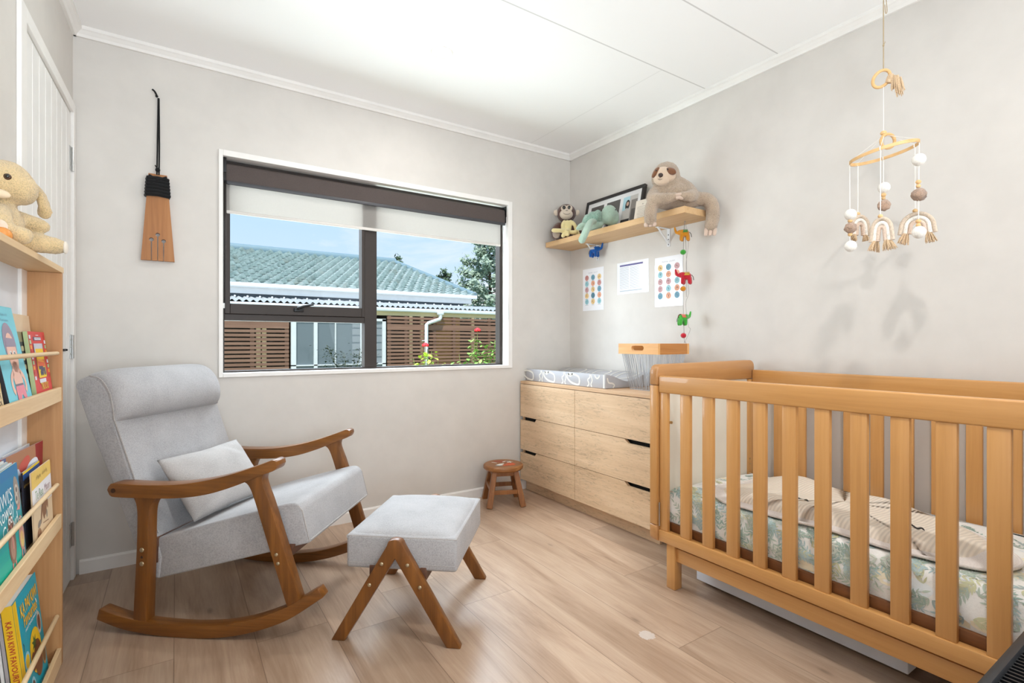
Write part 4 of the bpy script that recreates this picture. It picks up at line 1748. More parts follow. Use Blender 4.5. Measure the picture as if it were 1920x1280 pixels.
# ------------------------------------------------------------------ white box under the cot
ub = thing('underbed_box', 'low white storage box on the floor beneath the cot', 'storage box', (2.07, 0.99, 0))
m = MB()
m.M = Matrix.Translation((-2.07, -0.99, 0))
m.box(1.845, 2.30, 0.625, 1.375, 0.014, 0.105, 0.004)
m.build('box_body', ub, plain('white_laminate', (226, 228, 234), 0.4))
for (x, y) in ((1.90, 0.68), (1.90, 1.32), (2.25, 0.68), (2.25, 1.32)):
    m = MB()
    m.M = Matrix.Translation((-2.07, -0.99, 0))
    m.tube([(x, y - 0.012, 0.0085), (x, y + 0.012, 0.0085)], 0.0085, 12)
    m.build('caster', ub, BLACKM)

# ------------------------------------------------------------------ black appliance, bottom right corner
BP = plain('black_plastic', (26, 27, 30), 0.38)
BPD = plain('black_plastic_deep', (9, 9, 10), 0.6)
ht = thing('heater', 'black plastic heater with ribbed vent top beside the cot end', 'heater', (1.22, 0.06, 0))
m = MB()
m.mat(BP)
HW, HD, HZ = 0.31, 0.20, 0.50
m.box(-HW, HW, -HD, HD, 0.03, HZ - 0.03, 0.015)
# raised rim round a sunken grille
for (a, b, c, d) in ((-HW, HW, HD - 0.014, HD), (-HW, HW, -HD, -HD + 0.014), (-HW, -HW + 0.014, -HD + 0.014, HD - 0.014), (HW - 0.014, HW, -HD + 0.014, HD - 0.014)):
    m.box(a, b, c, d, HZ - 0.045, HZ, 0.004)
m.box(-HW + 0.014, HW - 0.014, HD - 0.095, HD - 0.062, HZ - 0.045, HZ - 0.012, 0.003)
m.build('housing', ht, smooth=True)
m = MB()
m.mat(BPD)
m.box(-HW + 0.014, HW - 0.014, -HD + 0.014, HD - 0.014, HZ - 0.048, HZ - 0.030)
m.build('vent_bed', ht, smooth=False)
m = MB()
m.mat(BP)
for i in range(46):
    x = -HW + 0.022 + i * 0.0125
    m.box(x, x + 0.004, HD - 0.062, HD - 0.014, HZ - 0.032, HZ - 0.010)
for i in range(30):
    y = HD - 0.105 - i * 0.0105
    if y < -HD + 0.02:
        break
    m.box(-HW + 0.016, HW - 0.016, y, y + 0.004, HZ - 0.032, HZ - 0.010)
m.build('vent_ribs', ht, smooth=False)
for (sx, sy) in ((-1, -1), (1, -1), (1, 1), (-1, 1)):
    m = MB()
    m.box(sx * 0.25 - 0.025, sx * 0.25 + 0.025, sy * 0.15 - 0.025, sy * 0.15 + 0.025, 0.0, 0.032, 0.005)
    m.build('foot', ht, BPD)

# ================================================================== wall shelf
SHW = wood('shelf_oak', (190, 150, 106), (206, 168, 122), (218, 184, 140), 'Y', 1.2, 0.5, 0.08, 0.25)
sh = thing('wall_shelf', 'thick pale oak shelf on white brackets in the corner', 'shelf', (2.442, 2.305, 1.69))
S0 = Matrix.Translation((-2.442, -2.305, -1.69))
m = MB()
m.M = S0
m.box(2.200, 2.441, 1.712, 2.900, 1.692, 1.727, 0.0015)
m.build('shelf_board', sh, SHW, smooth=False)
for y in (2.012, 2.622):
    m = MB()
    m.M = S0
    m.box(2.4385, 2.441, y - 0.011, y + 0.011, 1.586, 1.691, 0.001)
    m.box(2.335, 2.4385, y - 0.011, y + 0.011, 1.6885, 1.6915, 0.001)
    m.tube([(2.345, y, 1.689), (2.4385, y, 1.605)], 0.0045, 8, flat=1.4)
    br = m.build('bracket', sh, WHITEM, smooth=False)
    for z in (1.598, 1.628, 1.655):
        q = MB()
        q.M = S0
        q.ell((2.438, y, z), (0.002, 0.004, 0.004), n=8, m=6)
        q.build('screw', br, plain('bracket_screw', (120, 120, 120), 0.4, 0.8))

# ------------------------------------------------------------------ soft toys on the shelf
BRN = plush('brown_plush', (92, 52, 36), 0.16)
BEI = plush('beige_velour', (216, 200, 182), 0.05, 700, 0.3)
YEL = plush('pale_yellow_plush', (232, 216, 160), 0.07, 600, 0.4)
EYE = plain('toy_eye_black', (18, 15, 14), 0.15, coat=0.5)
EYB = plain('toy_eye_brown', (70, 44, 28), 0.2, coat=0.5)
STI = plain('dark_stitching', (58, 44, 38), 0.8)

mk = thing('toy_monkey', 'brown plush monkey sitting in the corner of the shelf', 'soft toy', (2.292, 2.790, 1.727), R(-33), group=None)
blob('body', [('e', (0.004, 0.02, 0.075), (0.062, 0.055, 0.078)), ('e', (0.008, 0.015, 0.203), (0.068, 0.062, 0.065)),
              ('t', [(0.05, 0.02, 0.115), (0.088, -0.005, 0.07), (0.082, -0.04, 0.02)], [0.026, 0.026, 0.022]),
              ('t', [(-0.045, 0.02, 0.115), (-0.08, -0.01, 0.07), (-0.07, -0.045, 0.035)], [0.026, 0.026, 0.022]),
              ('t', [(-0.04, 0.0, 0.030), (-0.07, -0.055, 0.030), (-0.078, -0.078, 0.032)], [0.034, 0.030, 0.029]),
              ('t', [(0.045, 0.0, 0.030), (0.065, -0.05, 0.030), (0.06, -0.075, 0.030)], [0.034, 0.030, 0.028])], BRN, mk, 0.006, 3, 0.0012, 220)
q = MB()
q.ell((-0.012, -0.040, 0.222), (0.028, 0.016, 0.024), (0, 0, 25))
q.ell((0.018, -0.043, 0.222), (0.028, 0.016, 0.024), (0, 0, -25))
q.ell((0.0, -0.042, 0.182), (0.047, 0.034, 0.036))
fc = q.build('face', mk, BEI)
for sx in (-1, 1):
    q = MB()
    q.ell((0.001 + sx * 0.0185 + (0.0), -0.057, 0.226), (0.0115, 0.006, 0.0135))
    e = q.build('eye', fc, EYE)
    q = MB()
    q.ell((sx * 0.075 + 0.008, 0.005, 0.205), (0.018, 0.009, 0.021), (0, sx * 12, sx * -20))
    q.build('ear', mk, BEI)
    q = MB()
    q.ell((sx * 0.068 - 0.006, -0.098, 0.031), (0.026, 0.014, 0.027), (0, 0, sx * 12))
    q.build('foot_pad', mk, plush('taupe_velour', (168, 152, 138), 0.06, 700, 0.3))
q = MB()
q.tube(spline([(-0.026, -0.068, 0.186), (-0.012, -0.0755, 0.176), (0.002, -0.0765, 0.173), (0.016, -0.0745, 0.177), (0.028, -0.066, 0.188)], 5), 0.0013, 6)
q.tube([(-0.006, -0.0725, 0.203), (0.0, -0.0740, 0.2), (0.006, -0.0725, 0.203)], 0.0015, 6)
q.build('mouth_stitch', fc, STI)

yp = thing('toy_comforter', 'limp pale yellow plush comforter sitting in the brown monkey lap', 'soft toy', (2.237, 2.700, 1.727), R(-33))
# drawn 20 mm wide limbs, hugging the monkey
yb_ = blob('body', [('e', (0.0, 0.012, 0.085), (0.030, 0.018, 0.046)), ('e', (-0.004, -0.014, 0.047), (0.020, 0.018, 0.022)),
                   ('t', [(-0.022, 0.018, 0.122), (-0.036, 0.0, 0.095), (-0.034, -0.005, 0.055)], [0.011, 0.011, 0.012]),
                   ('t', [(0.022, 0.018, 0.122), (0.044, 0.0, 0.10), (0.066, -0.004, 0.04), (0.070, -0.006, 0.018)], [0.012, 0.012, 0.015, 0.015]),
                   ('t', [(-0.012, 0.0, 0.050), (-0.055, -0.025, 0.050), (-0.100, -0.030, 0.050)], [0.014, 0.014, 0.015]),
                   ('t', [(0.012, 0.0, 0.045), (0.035, -0.015, 0.040), (0.052, -0.018, 0.040)], [0.014, 0.015, 0.015]),
                   ('e', (-0.034, -0.022, 0.016), (0.015, 0.014, 0.015)), ('t', [(-0.008, -0.012, 0.035), (-0.03, -0.02, 0.02)], [0.011, 0.012]),
                   ('e', (-0.004, -0.024, 0.022), (0.014, 0.013, 0.014))], YEL, yp, 0.0045, 3, 0.0007, 260)
q = MB()
q.tube([(-0.012, -0.0345, 0.051), (-0.004, -0.0355, 0.0495), (0.004, -0.0345, 0.051)], 0.0012, 6)
q.build('stitched_nose', yp, plain('grey_stitching', (150, 140, 128), 0.8))

# ------------------------------------------------------------------ picture frame
FRB = plain('black_frame', (30, 26, 25), 0.4)
MATB = plain('white_mount_card', (222, 220, 220), 0.8)
fa = math.atan2(0.058, 0.265)
FM = Matrix(((0, math.sin(fa), -math.cos(fa), 2.345), (-1, 0, 0, 2.425), (0, math.cos(fa), math.sin(fa), 1.7285), (0, 0, 0, 1)))
pf = tag(empty('picture_frame', M=FM), 'wide black picture frame of three photographs leaning on the shelf', 'picture frame')
fw, fh = 0.265, 0.272
m = MB()
for (a, b, c, d) in ((-fw, fw, 0, 0.019), (-fw, fw, fh - 0.019, fh), (-fw, -fw + 0.019, 0.019, fh - 0.019), (fw - 0.019, fw, 0.019, fh - 0.019)):
    m.box(a, b, c, d, -0.022, 0.0, 0.001)
m.build('frame', pf, FRB, smooth=False)
m = MB()
m.mat(MATB)
m.box(-fw + 0.019, fw - 0.019, 0.019, fh - 0.019, -0.012, -0.008)
m.build('mount', pf, smooth=False)
GP = [plain('print_dark_grey', (84, 80, 78), 0.6), plain('print_mid_grey', (128, 122, 118), 0.6), plain('print_light_grey', (188, 184, 180), 0.6), plain('print_skin', (196, 164, 146), 0.6), plain('print_black', (38, 35, 35), 0.6), plain('print_pale_blue', (168, 204, 214), 0.6)]
for i, cx in enumerate((-0.150, 0.002, 0.154)):
    m = MB()
    z = -0.0076
    w, h0, h1 = 0.062, 0.050, 0.222
    m.mat(GP[0] if i < 2 else GP[2])
    m.rect(cx - w, cx + w, h0, h1, z)
    if i < 2:
        m.mat(GP[1])
        m.rect(cx - w, cx + w, h0, h0 + 0.05, z + 0.0002)
        for j, (dx, hh, mt_) in enumerate(((-0.030, 0.09, 4), (0.0, 0.105, 2), (0.030, 0.085, 4))):
            m.mat(GP[mt_])
            m.disc(cx + dx, h0 + hh * 0.45, 0.018, hh * 0.5, z + 0.0004)
            m.mat(GP[3])
            m.disc(cx + dx, h0 + hh, 0.011, 0.013, z + 0.0006)
    else:
        m.mat(GP[5])
        m.rect(cx - w, cx - 0.005, h1 - 0.09, h1, z + 0.0002)
        m.mat(GP[1])
        m.rect(cx + 0.01, cx + w, h0, h1 - 0.03, z + 0.0002)
        m.mat(GP[0])
        m.rect(cx + 0.02, cx + w, h0, h0 + 0.08, z + 0.0003)
        m.mat(GP[4])
        m.disc(cx - 0.020, h0 + 0.115, 0.019, 0.034, z + 0.0004)
        m.mat(GP[2])
        m.disc(cx - 0.022, h0 + 0.04, 0.024, 0.055, z + 0.0005)
        m.mat(GP[3])
        m.disc(cx - 0.020, h0 + 0.122, 0.011, 0.014, z + 0.0006)
        m.mat(GP[4])
        m.rect(cx - w, cx + 0.01, h0, h0 + 0.02, z + 0.0006)
    ph = m.build('photograph', pf, smooth=False)

# ------------------------------------------------------------------ card
CARD = plain('cream_card', (226, 217, 204), 0.8)
INK = plain('grey_ink', (120, 112, 106), 0.8)
CM = Matrix(((0.12, math.sin(0.22) * 0.99, -math.cos(0.22), 2.300), (-0.9928, 0, -0.1, 2.105), (0, math.cos(0.22), math.sin(0.22), 1.7275), (0, 0, 0, 1)))
m = MB()
m.mat(CARD)
m.box(-0.052, 0.052, 0, 0.148, -0.0012, 0.0)
m.mat(INK)
rnd = random.Random(2)
for i in range(9):
    y = 0.105 - i * 0.0098
    w = rnd.uniform(0.026, 0.040)
    m.ribbon([(-w + 2 * w * j / 14, y + rnd.uniform(-0.0008, 0.0008)) for j in range(15)], 0.0013, 0.0004)
star(m, 0.0, 0.121, 0.005, 0.002, 5, 0.0004)
cd = m.build('note_card', smooth=False, M=CM)
tag(cd, 'small cream note card with handwritten lines beside the sloth', 'card')

# ------------------------------------------------------------------ turtle
TUR = plush('sage_green_plush', (172, 198, 180), 0.09)
TUD = plush('deep_sage_plush', (144, 178, 160), 0.2, 300, 1.0)
tt = thing('toy_turtle', 'pale green plush turtle with one flipper over the shelf edge', 'soft toy', (2.252, 2.402, 1.729), R(-43))
blob('body', [('e', (0.058, -0.01, 0.096), (0.052, 0.052, 0.062), (0, 12, 0)),
              ('t', [(0.02, 0.0, 0.085), (0.05, 0.0, 0.09)], [0.035, 0.04]),
              ('t', [(-0.035, -0.055, 0.045), (-0.056, -0.112, 0.030), (-0.078, -0.140, -0.020), (-0.100, -0.146, -0.072), (-0.106, -0.146, -0.090)], [0.024, 0.030, 0.036, 0.034, 0.020], 0.62, (0.3, -1, 0)),
              ('e', (-0.106, -0.146, -0.082), (0.024, 0.018, 0.026)),
              ('t', [(-0.09, 0.0, 0.04), (-0.122, -0.02, 0.022), (-0.138, -0.03, 0.012)], [0.026, 0.022, 0.012]),
              ('t', [(0.07, 0.010, 0.05), (0.098, -0.008, 0.06), (0.106, -0.012, 0.10)], [0.024, 0.022, 0.015]),
              ('e', (-0.045, 0.0, 0.035), (0.07, 0.055, 0.034))], TUR, tt, 0.0055, 4, 0.0008, 200)
blob('shell', [('e', (-0.045, 0.0, 0.070), (0.066, 0.060, 0.050), (0, -18, 0)), ('e', (-0.012, -0.02, 0.085), (0.030, 0.044, 0.040))], TUD, tt, 0.0055, 2, 0.007, 48)
for (x, y, z) in ((0.012, -0.052, 0.112), (0.098, -0.040, 0.118)):
    q = MB()
    q.ell((x, y - 0.004, z), 0.0035)
    q.build('eye', tt, EYE)

# ------------------------------------------------------------------ sloth
SLO = plush('sloth_plush', (182, 160, 138), 0.12, 300, 1.0)
SLF = plush('sloth_face_velour', (214, 190, 166), 0.05, 700, 0.3)
SLD = plush('sloth_patch_velour', (126, 84, 58), 0.08, 700, 0.3)
SLC = plush('sloth_claw_velour', (206, 182, 164), 0.05, 700, 0.3)
sl = thing('toy_sloth', 'large shaggy taupe plush sloth sitting at the near end of the shelf', 'soft toy', (2.266, 1.842, 1.737), R(-52))
blob('body', [('e', (-0.036, 0.0, 0.188), (0.076, 0.070, 0.082), (0, 10, 0)),
              ('e', (-0.020, 0.012, 0.140), (0.078, 0.070, 0.080)),
              ('e', (0.012, 0.015, 0.082), (0.098, 0.080, 0.082)),
              ('t', [(0.036, 0.006, 0.150), (0.078, -0.005, 0.108), (0.098, -0.040, 0.066), (0.084, -0.088, 0.048), (0.050, -0.104, 0.050)], [0.034, 0.038, 0.035, 0.030, 0.022]),
              ('t', [(-0.070, 0.0, 0.130), (-0.098, -0.030, 0.085), (-0.092, -0.080, 0.050), (-0.040, -0.106, 0.040), (0.012, -0.112, 0.046)], [0.032, 0.036, 0.036, 0.032, 0.023]),
              ('t', [(-0.040, -0.028, 0.046), (-0.082, -0.062, 0.042), (-0.108, -0.088, 0.002), (-0.112, -0.094, -0.068)], [0.042, 0.037, 0.034, 0.033]),
              ('t', [(0.080, 0.0, 0.042), (0.142, -0.004, 0.052), (0.192, -0.010, 0.028), (0.205, -0.014, -0.040), (0.194, -0.022, -0.105)], [0.042, 0.038, 0.036, 0.036, 0.033])],
     SLO, sl, 0.0065, 2, 0.0030, 150)
hm = Matrix.Translation((-0.040, -0.020, 0.184)) @ Matrix.Rotation(R(-8), 4, 'Z') @ Matrix.Rotation(R(14), 4, 'Y') @ Matrix.Rotation(R(8), 4, 'X')
q = MB()
q.M = hm
q.ell((0.0, -0.030, 0.004), (0.064, 0.032, 0.044))
q.ell((-0.004, -0.038, -0.020), (0.044, 0.034, 0.034))
fc = q.build('face', sl, SLF)
for (x, y, z, rx, rz_, rot) in ((-0.042, -0.046, 0.012, 0.014, 0.032, 22), (0.036, -0.046, 0.026, 0.034, 0.019, 14)):
    q = MB()
    q.M = hm
    q.ell((x, y, z), (rx, 0.017, rz_), (0, rot, -x * 500))
    q.build('eye_patch', fc, SLD)
for (x, y, z) in ((-0.037, -0.0635, 0.020), (0.022, -0.0640, 0.032)):
    q = MB()
    q.M = hm
    q.ell((x, y, z), (0.004, 0.003, 0.004))
    q.build('eye', fc, EYE)
q = MB()
q.M = hm
q.ell((-0.006, -0.074, -0.002), (0.013, 0.008, 0.011))
q.build('nose', fc, plain('sloth_nose', (58, 42, 38), 0.5))
q = MB()
q.M = hm
q.tube([(-0.006, -0.0745, -0.012), (-0.006, -0.074, -0.020)], 0.0012, 6)
q.tube(spline([(-0.016, -0.0705, -0.022), (-0.006, -0.0725, -0.026), (0.006, -0.0700, -0.020)], 4), 0.0012, 6)
q.build('mouth_stitch', fc, STI)
for i, (dx, dz) in enumerate(((0, 0), (0.002, -0.016))):
    q = MB()
    q.tube(spline([(0.050, -0.108, 0.052 + dz), (0.036, -0.120, 0.053 + dz), (0.016 + dx, -0.128, 0.050 + dz)], 4), [0.011, 0.0105, 0.010, 0.010, 0.0095, 0.009, 0.0085, 0.008, 0.006], 8)
    q.build('claw', sl, SLC)
for dx in (-0.021, 0.0, 0.021):
    q = MB()
    q.tube(spline([(0.193 + dx, -0.026, -0.118), (0.191 + dx, -0.036, -0.140), (0.189 + dx, -0.040, -0.156)], 4), [0.0115, 0.0115, 0.011, 0.011, 0.0105, 0.010, 0.0095, 0.009, 0.006], 8)
    q.build('claw', sl, SLC)
for dx in (-0.020, 0.002, 0.022):
    q = MB()
    q.tube(spline([(-0.113 + dx, -0.100, -0.083), (-0.113 + dx, -0.104, -0.095), (-0.113 + dx, -0.104, -0.101)], 3), [0.012, 0.012, 0.0115, 0.011, 0.010, 0.009, 0.007], 8)
    q.build('claw', sl, SLC)

# ------------------------------------------------------------------ felt elephants
STRG = plain('grey_cotton_string', (142, 136, 132), 0.9)


def elephant(parent, loc, mat, saddle, mirror=1, rz=0.0, s=1.0, name='elephant'):
    L = Matrix.Translation(loc) @ Matrix.Rotation(rz, 4, 'Z')

    def P(x, y, z):
        return tuple(L @ Vector((x * s * mirror, y * s, z * s)))
    o = blob(name, [('e', P(0.006, 0, 0), (0.026 * s, 0.020 * s, 0.020 * s), (0, 0, math.degrees(rz))),
                    ('e', P(-0.016, 0, 0.006), (0.017 * s, 0.015 * s, 0.016 * s)),
                    ('t', [P(-0.026, 0, 0.004), P(-0.038, 0, 0.008), P(-0.044, 0, 0.024), P(-0.046, 0, 0.034)], [0.009 * s, 0.0075 * s, 0.006 * s, 0.0055 * s]),
                    ('t', [P(-0.010, -0.009, -0.008), P(-0.012, -0.010, -0.034)], [0.010 * s, 0.0095 * s]),
                    ('t', [P(-0.006, 0.010, -0.008), P(-0.006, 0.011, -0.034)], [0.010 * s, 0.0095 * s]),
                    ('t', [P(0.020, -0.009, -0.008), P(0.022, -0.010, -0.034)], [0.010 * s, 0.0095 * s]),
                    ('t', [P(0.024, 0.010, -0.008), P(0.026, 0.011, -0.034)], [0.010 * s, 0.0095 * s])], mat, parent, 0.003, 2, 0.0005, 300)
    q = MB()
    q.M = L @ Matrix.Scale(mirror, 4, (1, 0, 0))
    k = 8
    q.grid(lambda u, v: ((-0.004 + 0.026 * u) * s, 0.0225 * s * math.sin((v - 0.5) * 3.0), (0.0005 + 0.0212 * math.cos((v - 0.5) * 3.0)) * s), 3, 12)
    q.build('saddle_cloth', o, saddle)
    for sy in (-1, 1):
        q = MB()
        q.M = L @ Matrix.Scale(mirror, 4, (1, 0, 0))
        q.ell((-0.010 * s, sy * 0.017 * s, 0.006 * s), (0.011 * s, 0.003 * s, 0.013 * s), (0, 0, sy * 18), 10, 8)
        q.build('ear', o, mat)
    q = MB()
    q.M = L @ Matrix.Scale(mirror, 4, (1, 0, 0))
    q.tube([(0.032 * s, 0, 0.006 * s), (0.040 * s, 0, -0.006 * s), (0.042 * s, 0, -0.022 * s)], 0.0016 * s, 6)
    q.build('tail', o, plain('tail_cord', (60, 52, 46), 0.9))
    return o


F_O = plush('felt_orange', (206, 136, 30), 0.08, 500, 0.5)
F_R = plush('felt_red', (186, 30, 48), 0.08, 500, 0.5)
F_G = plush('felt_green', (66, 168, 58), 0.1, 500, 0.5)
F_B = plush('felt_blue', (20, 88, 168), 0.1, 500, 0.5)
F_SG = plush('felt_saddle_green', (84, 138, 64), 0.2, 300, 0.5)
F_SO = plush('felt_saddle_gold', (196, 150, 60), 0.3, 300, 0.5)
F_SR = plush('felt_saddle_coral', (206, 106, 80), 0.3, 300, 0.5)
ga = thing('elephant_garland', 'hanging string of orange, red and green felt elephants with felt balls', 'garland', (2.340, 1.833, 1.690), R(-51))
elephant(ga, (0.004, 0, -0.070), F_O, F_SG)
elephant(ga, (0.012, 0, -0.306), F_R, F_SO, s=1.08)
elephant(ga, (0.004, 0, -0.537), F_G, F_SR, rz=R(215), s=1.0)
for (x, z, mt_, r) in ((0.002, -0.173, F_G, 0.0155), (0.002, -0.375, F_O, 0.0155), (0.004, -0.634, F_R, 0.0155)):
    q = MB()
    q.ell((x, 0, z), (r, r, r * 0.95), n=14, m=10)
    q.build('felt_ball', ga, mt_)
q = MB()
q.tube(spline([(0.012, 0, 0.0), (0.006, 0, -0.06), (0.002, 0, -0.25), (0.003, 0, -0.48), (0.008, 0, -0.65), (0.012, 0, -0.672)], 5), 0.0011, 6)
q.tube(spline([(0.014, 0.002, 0.0), (0.030, 0.002, -0.12), (0.018, 0.002, -0.24), (0.026, 0.002, -0.33), (0.032, 0.003, -0.40), (0.016, 0.003, -0.46), (0.030, 0.002, -0.58), (0.040, 0.002, -0.60), (0.012, 0.001, -0.668)], 6), 0.0008, 6)
q.tube(spline([(0.010, 0.004, 0.0), (0.020, 0.012, -0.2), (0.020, 0.012, -0.33), (0.020, 0.014, -0.42)], 5), 0.0010, 6)
q.tube([(0.012, 0, -0.668), (0.006, 0, -0.676)], 0.0012, 6)
q.tube([(0.012, 0, -0.668), (0.018, 0, -0.677)], 0.0012, 6)
q.build('string', ga, STRG)
be = thing('felt_elephant', 'bright blue felt elephant hanging below the shelf behind the left bracket', 'soft toy', (2.400, 2.600, 1.690), R(-47))
elephant(be, (0.0, -0.012, -0.042), F_B, plush('felt_saddle_white', (206, 206, 210), 0.1, 300, 0.4), rz=R(160), s=1.15, name='body')
q = MB()
q.tube([(0.0, -0.012, 0.0), (0.0, -0.012, -0.03)], 0.001, 6)
q.tube([(0.012, -0.012, -0.06), (0.014, -0.010, -0.115)], 0.0008, 6)
q.build('string', be, STRG)

# ------------------------------------------------------------------ papers on the right wall


def paper_frame(yc, zc):
    return Matrix(((0, 0, -1, 2.4412), (-1, 0, 0, yc), (0, 1, 0, zc), (0, 0, 0, 1)))


PAPER = plain('laminated_paper', (234, 235, 239), 0.12, coat=0.6)
CR = [plain('print_rose', (192, 134, 130), 0.5), plain('print_teal', (104, 150, 170), 0.5), plain('print_sand', (222, 190, 132), 0.5), plain('print_aqua', (146, 192, 200), 0.5), plain('print_peach', (222, 160, 128), 0.5), plain('print_mauve', (196, 154, 156), 0.5), plain('print_deep_teal', (78, 122, 140), 0.5)]
INKD = plain('print_ink', (74, 78, 92), 0.5)


def scribble(mb, x0, x1, y, h, z, seed, w=0.0012):
    r_ = random.Random(seed)
    n_ = int((x1 - x0) / 0.0035)
    mb.ribbon([(x0 + (x1 - x0) * i / n_, y + h * (0.5 if i % 2 else -0.5) * r_.uniform(0.2, 1.0)) for i in range(n_ + 1)], w, z)


def sign_chart(name, label, yc, zc, w, h, cols, order):
    mb = MB()
    mb.mat(PAPER)
    mb.box(-w / 2, w / 2, -h / 2, h / 2, 0, 0.0008)
    z = 0.0011
    mb.mat(INKD)
    scribble(mb, -0.048, -0.004, h / 2 - 0.030, 0.011, z, 3 + len(order))
    scribble(mb, 0.008, 0.046, h / 2 - 0.030, 0.013, z, 8 + len(order))
    rr = random.Random(len(label))
    for r_ in range(5):
        for c in range(3):
            k = order[r_ * 3 + c]
            x, y = (c - 1) * w * 0.30, h / 2 - 0.064 - r_ * (h - 0.085) / 5
            mb.mat(CR[k])
            mb.disc(x, y, 0.0195, 0.0195, z)
            mb.mat(CR[6] if k in (1, 3, 6) else plain('print_ink_brown', (134, 92, 82), 0.5))
            for q_ in range(3):
                a = rr.uniform(0, PI)
                ox, oy = rr.uniform(-0.005, 0.005), rr.uniform(-0.005, 0.005)
                mb.ribbon([(x + ox - 0.009 * math.cos(a), y + oy - 0.009 * math.sin(a)), (x + ox, y + oy + 0.003), (x + ox + 0.009 * math.cos(a), y + oy + 0.009 * math.sin(a))], 0.0017, z + 0.0003)
            mb.mat(INKD)
            ww = rr.uniform(0.010, 0.018)
            scribble(mb, x - ww, x + ww, y - 0.0235, 0.004, z + 0.0003, int(k + r_ * 7 + c * 3), 0.0014)
    o = mb.build('poster', smooth=False, M=paper_frame(yc, zc))
    tag(o, label, 'poster', 'papers taped to the right wall')


sign_chart('poster', 'poster of fifteen coloured circle pictures nearest the corner, below the blue elephant', 2.669, 1.3895, 0.212, 0.296, 3, [0, 1, 2, 3, 4, 0, 5, 2, 1, 2, 6, 4, 3, 2, 3])
sign_chart('poster', 'poster of coloured circle pictures hanging behind the elephant garland', 2.013, 1.381, 0.205, 0.297, 3, [2, 1, 5, 3, 4, 4, 5, 5, 3, 5, 3, 4, 1, 4, 1])
m = MB()
m.mat(PAPER)
w, h = 0.268, 0.206
m.box(-w / 2, w / 2, -h / 2, h / 2, 0, 0.0008)
m.mat(plain('print_purple_band', (92, 84, 138), 0.5))
m.rect(-w / 2 + 0.024, w / 2 - 0.045, h / 2 - 0.026, h / 2 - 0.015, 0.0011)
m.mat(plain('print_text_grey', (150, 154, 168), 0.5))
for i in range(17):
    y = h / 2 - 0.034 - i * 0.0085
    xr = w / 2 - 0.05 - (i % 4) * 0.006
    for (a, b) in ((-w / 2 + 0.024, -0.030), (-0.022, xr)):
        scribble(m, a, b, y, 0.0022, 0.0011, i * 3 + int(a * 100), 0.0022)
m.mat(plain('print_grey_band', (176, 182, 190), 0.5))
m.rect(-w / 2 + 0.024, w / 2 - 0.05, -h / 2 + 0.016, -h / 2 + 0.024, 0.0012)
pp = m.build('poster', smooth=False, M=paper_frame(2.300, 1.4355))
tag(pp, 'laminated sheet of small print with a purple heading band, middle of three', 'poster', 'papers taped to the right wall')

# ================================================================== hanging mobile
RATT = wood('mobile_beech', (196, 150, 94), (214, 172, 116), (226, 188, 136), 'X', 2.0, 0.5)
BEAD = wood('mobile_bead', (208, 164, 108), (222, 182, 128), (232, 196, 146), 'X', 3.0, 0.5)
WOOL = plush('white_felt_wool', (236, 232, 224), 0.03, 300, 0.35)
POMB = plush('brown_pompom', (200, 164, 138), 0.3, 700, 1.0)
COTW = plain('white_cotton_thread', (236, 233, 226), 0.9)
TWN = plain('jute_twine', (168, 148, 116), 0.9)
RB = [fabric('cord_beige', (204, 186, 166), 0.05, 500, 0.4), fabric('cord_cream', (232, 226, 216), 0.04, 500, 0.4), fabric('cord_blush', (212, 190, 172), 0.05, 500, 0.4)]
TAS = fabric('tassel_oat', (208, 180, 146), 0.1, 900, 0.4)
mo = thing('baby_mobile', 'cream rainbow and pompom mobile hanging from the ceiling over the cot', 'mobile', (2.052, 0.767, 2.40), R(-69.5))
ZR = 2.40


def hoop_pt(a, r=0.098):
    x, y = r * math.cos(a), r * math.sin(a)
    return Vector((x, y, 1.676 - ZR + 0.017 * x / 0.098 + 0.0105 * y / 0.098))


m = MB()
k = 72
vs, fs = [], []
for i in range(k):
    a = 2 * PI * i / k
    for (dr, dz) in ((-0.0016, -0.0055), (0.0016, -0.0055), (0.0016, 0.0055), (-0.0016, 0.0055)):
        p = hoop_pt(a, 0.098 + dr)
        vs.append((p.x, p.y, p.z + dz))
for i in range(k):
    j = (i + 1) % k
    for c in range(4):
        d = (c + 1) % 4
        fs.append((i * 4 + c, i * 4 + d, j * 4 + d, j * 4 + c))
m.add(vs, fs)
m.build('hoop', mo, RATT)
# twine, wooden ring and tassel
m = MB()
m.tube([(0.0, 0, 0.0), (0.0, 0, 1.965 - ZR)], 0.0016, 6)
m.tube(spline([(0.004, 0, 2.26 - ZR), (0.008, 0, 2.20 - ZR), (0.010, 0, 2.165 - ZR), (0.006, 0, 2.16 - ZR), (0.004, 0, 2.19 - ZR)], 5), 0.0012, 6)
m.ell((0.0, 0, 2.05 - ZR), (0.003, 0.003, 0.005))
m.tube([(0.0, 0, 2.05 - ZR), (0.005, 0, 2.062 - ZR)], 0.001, 5)
m.build('twine', mo, TWN)
m = MB()
c0 = Vector((-0.006, 0, 1.936 - ZR))
m.tube([(c0.x + 0.0245 * math.cos(a), c0.y + 0.012 * math.cos(a), c0.z + 0.028 * math.sin(a) + 0.010 * math.cos(a)) for a in [2 * PI * i / 32 for i in range(32)]], 0.0052, 10, closed=True)
m.build('hanging_ring', mo, RATT)


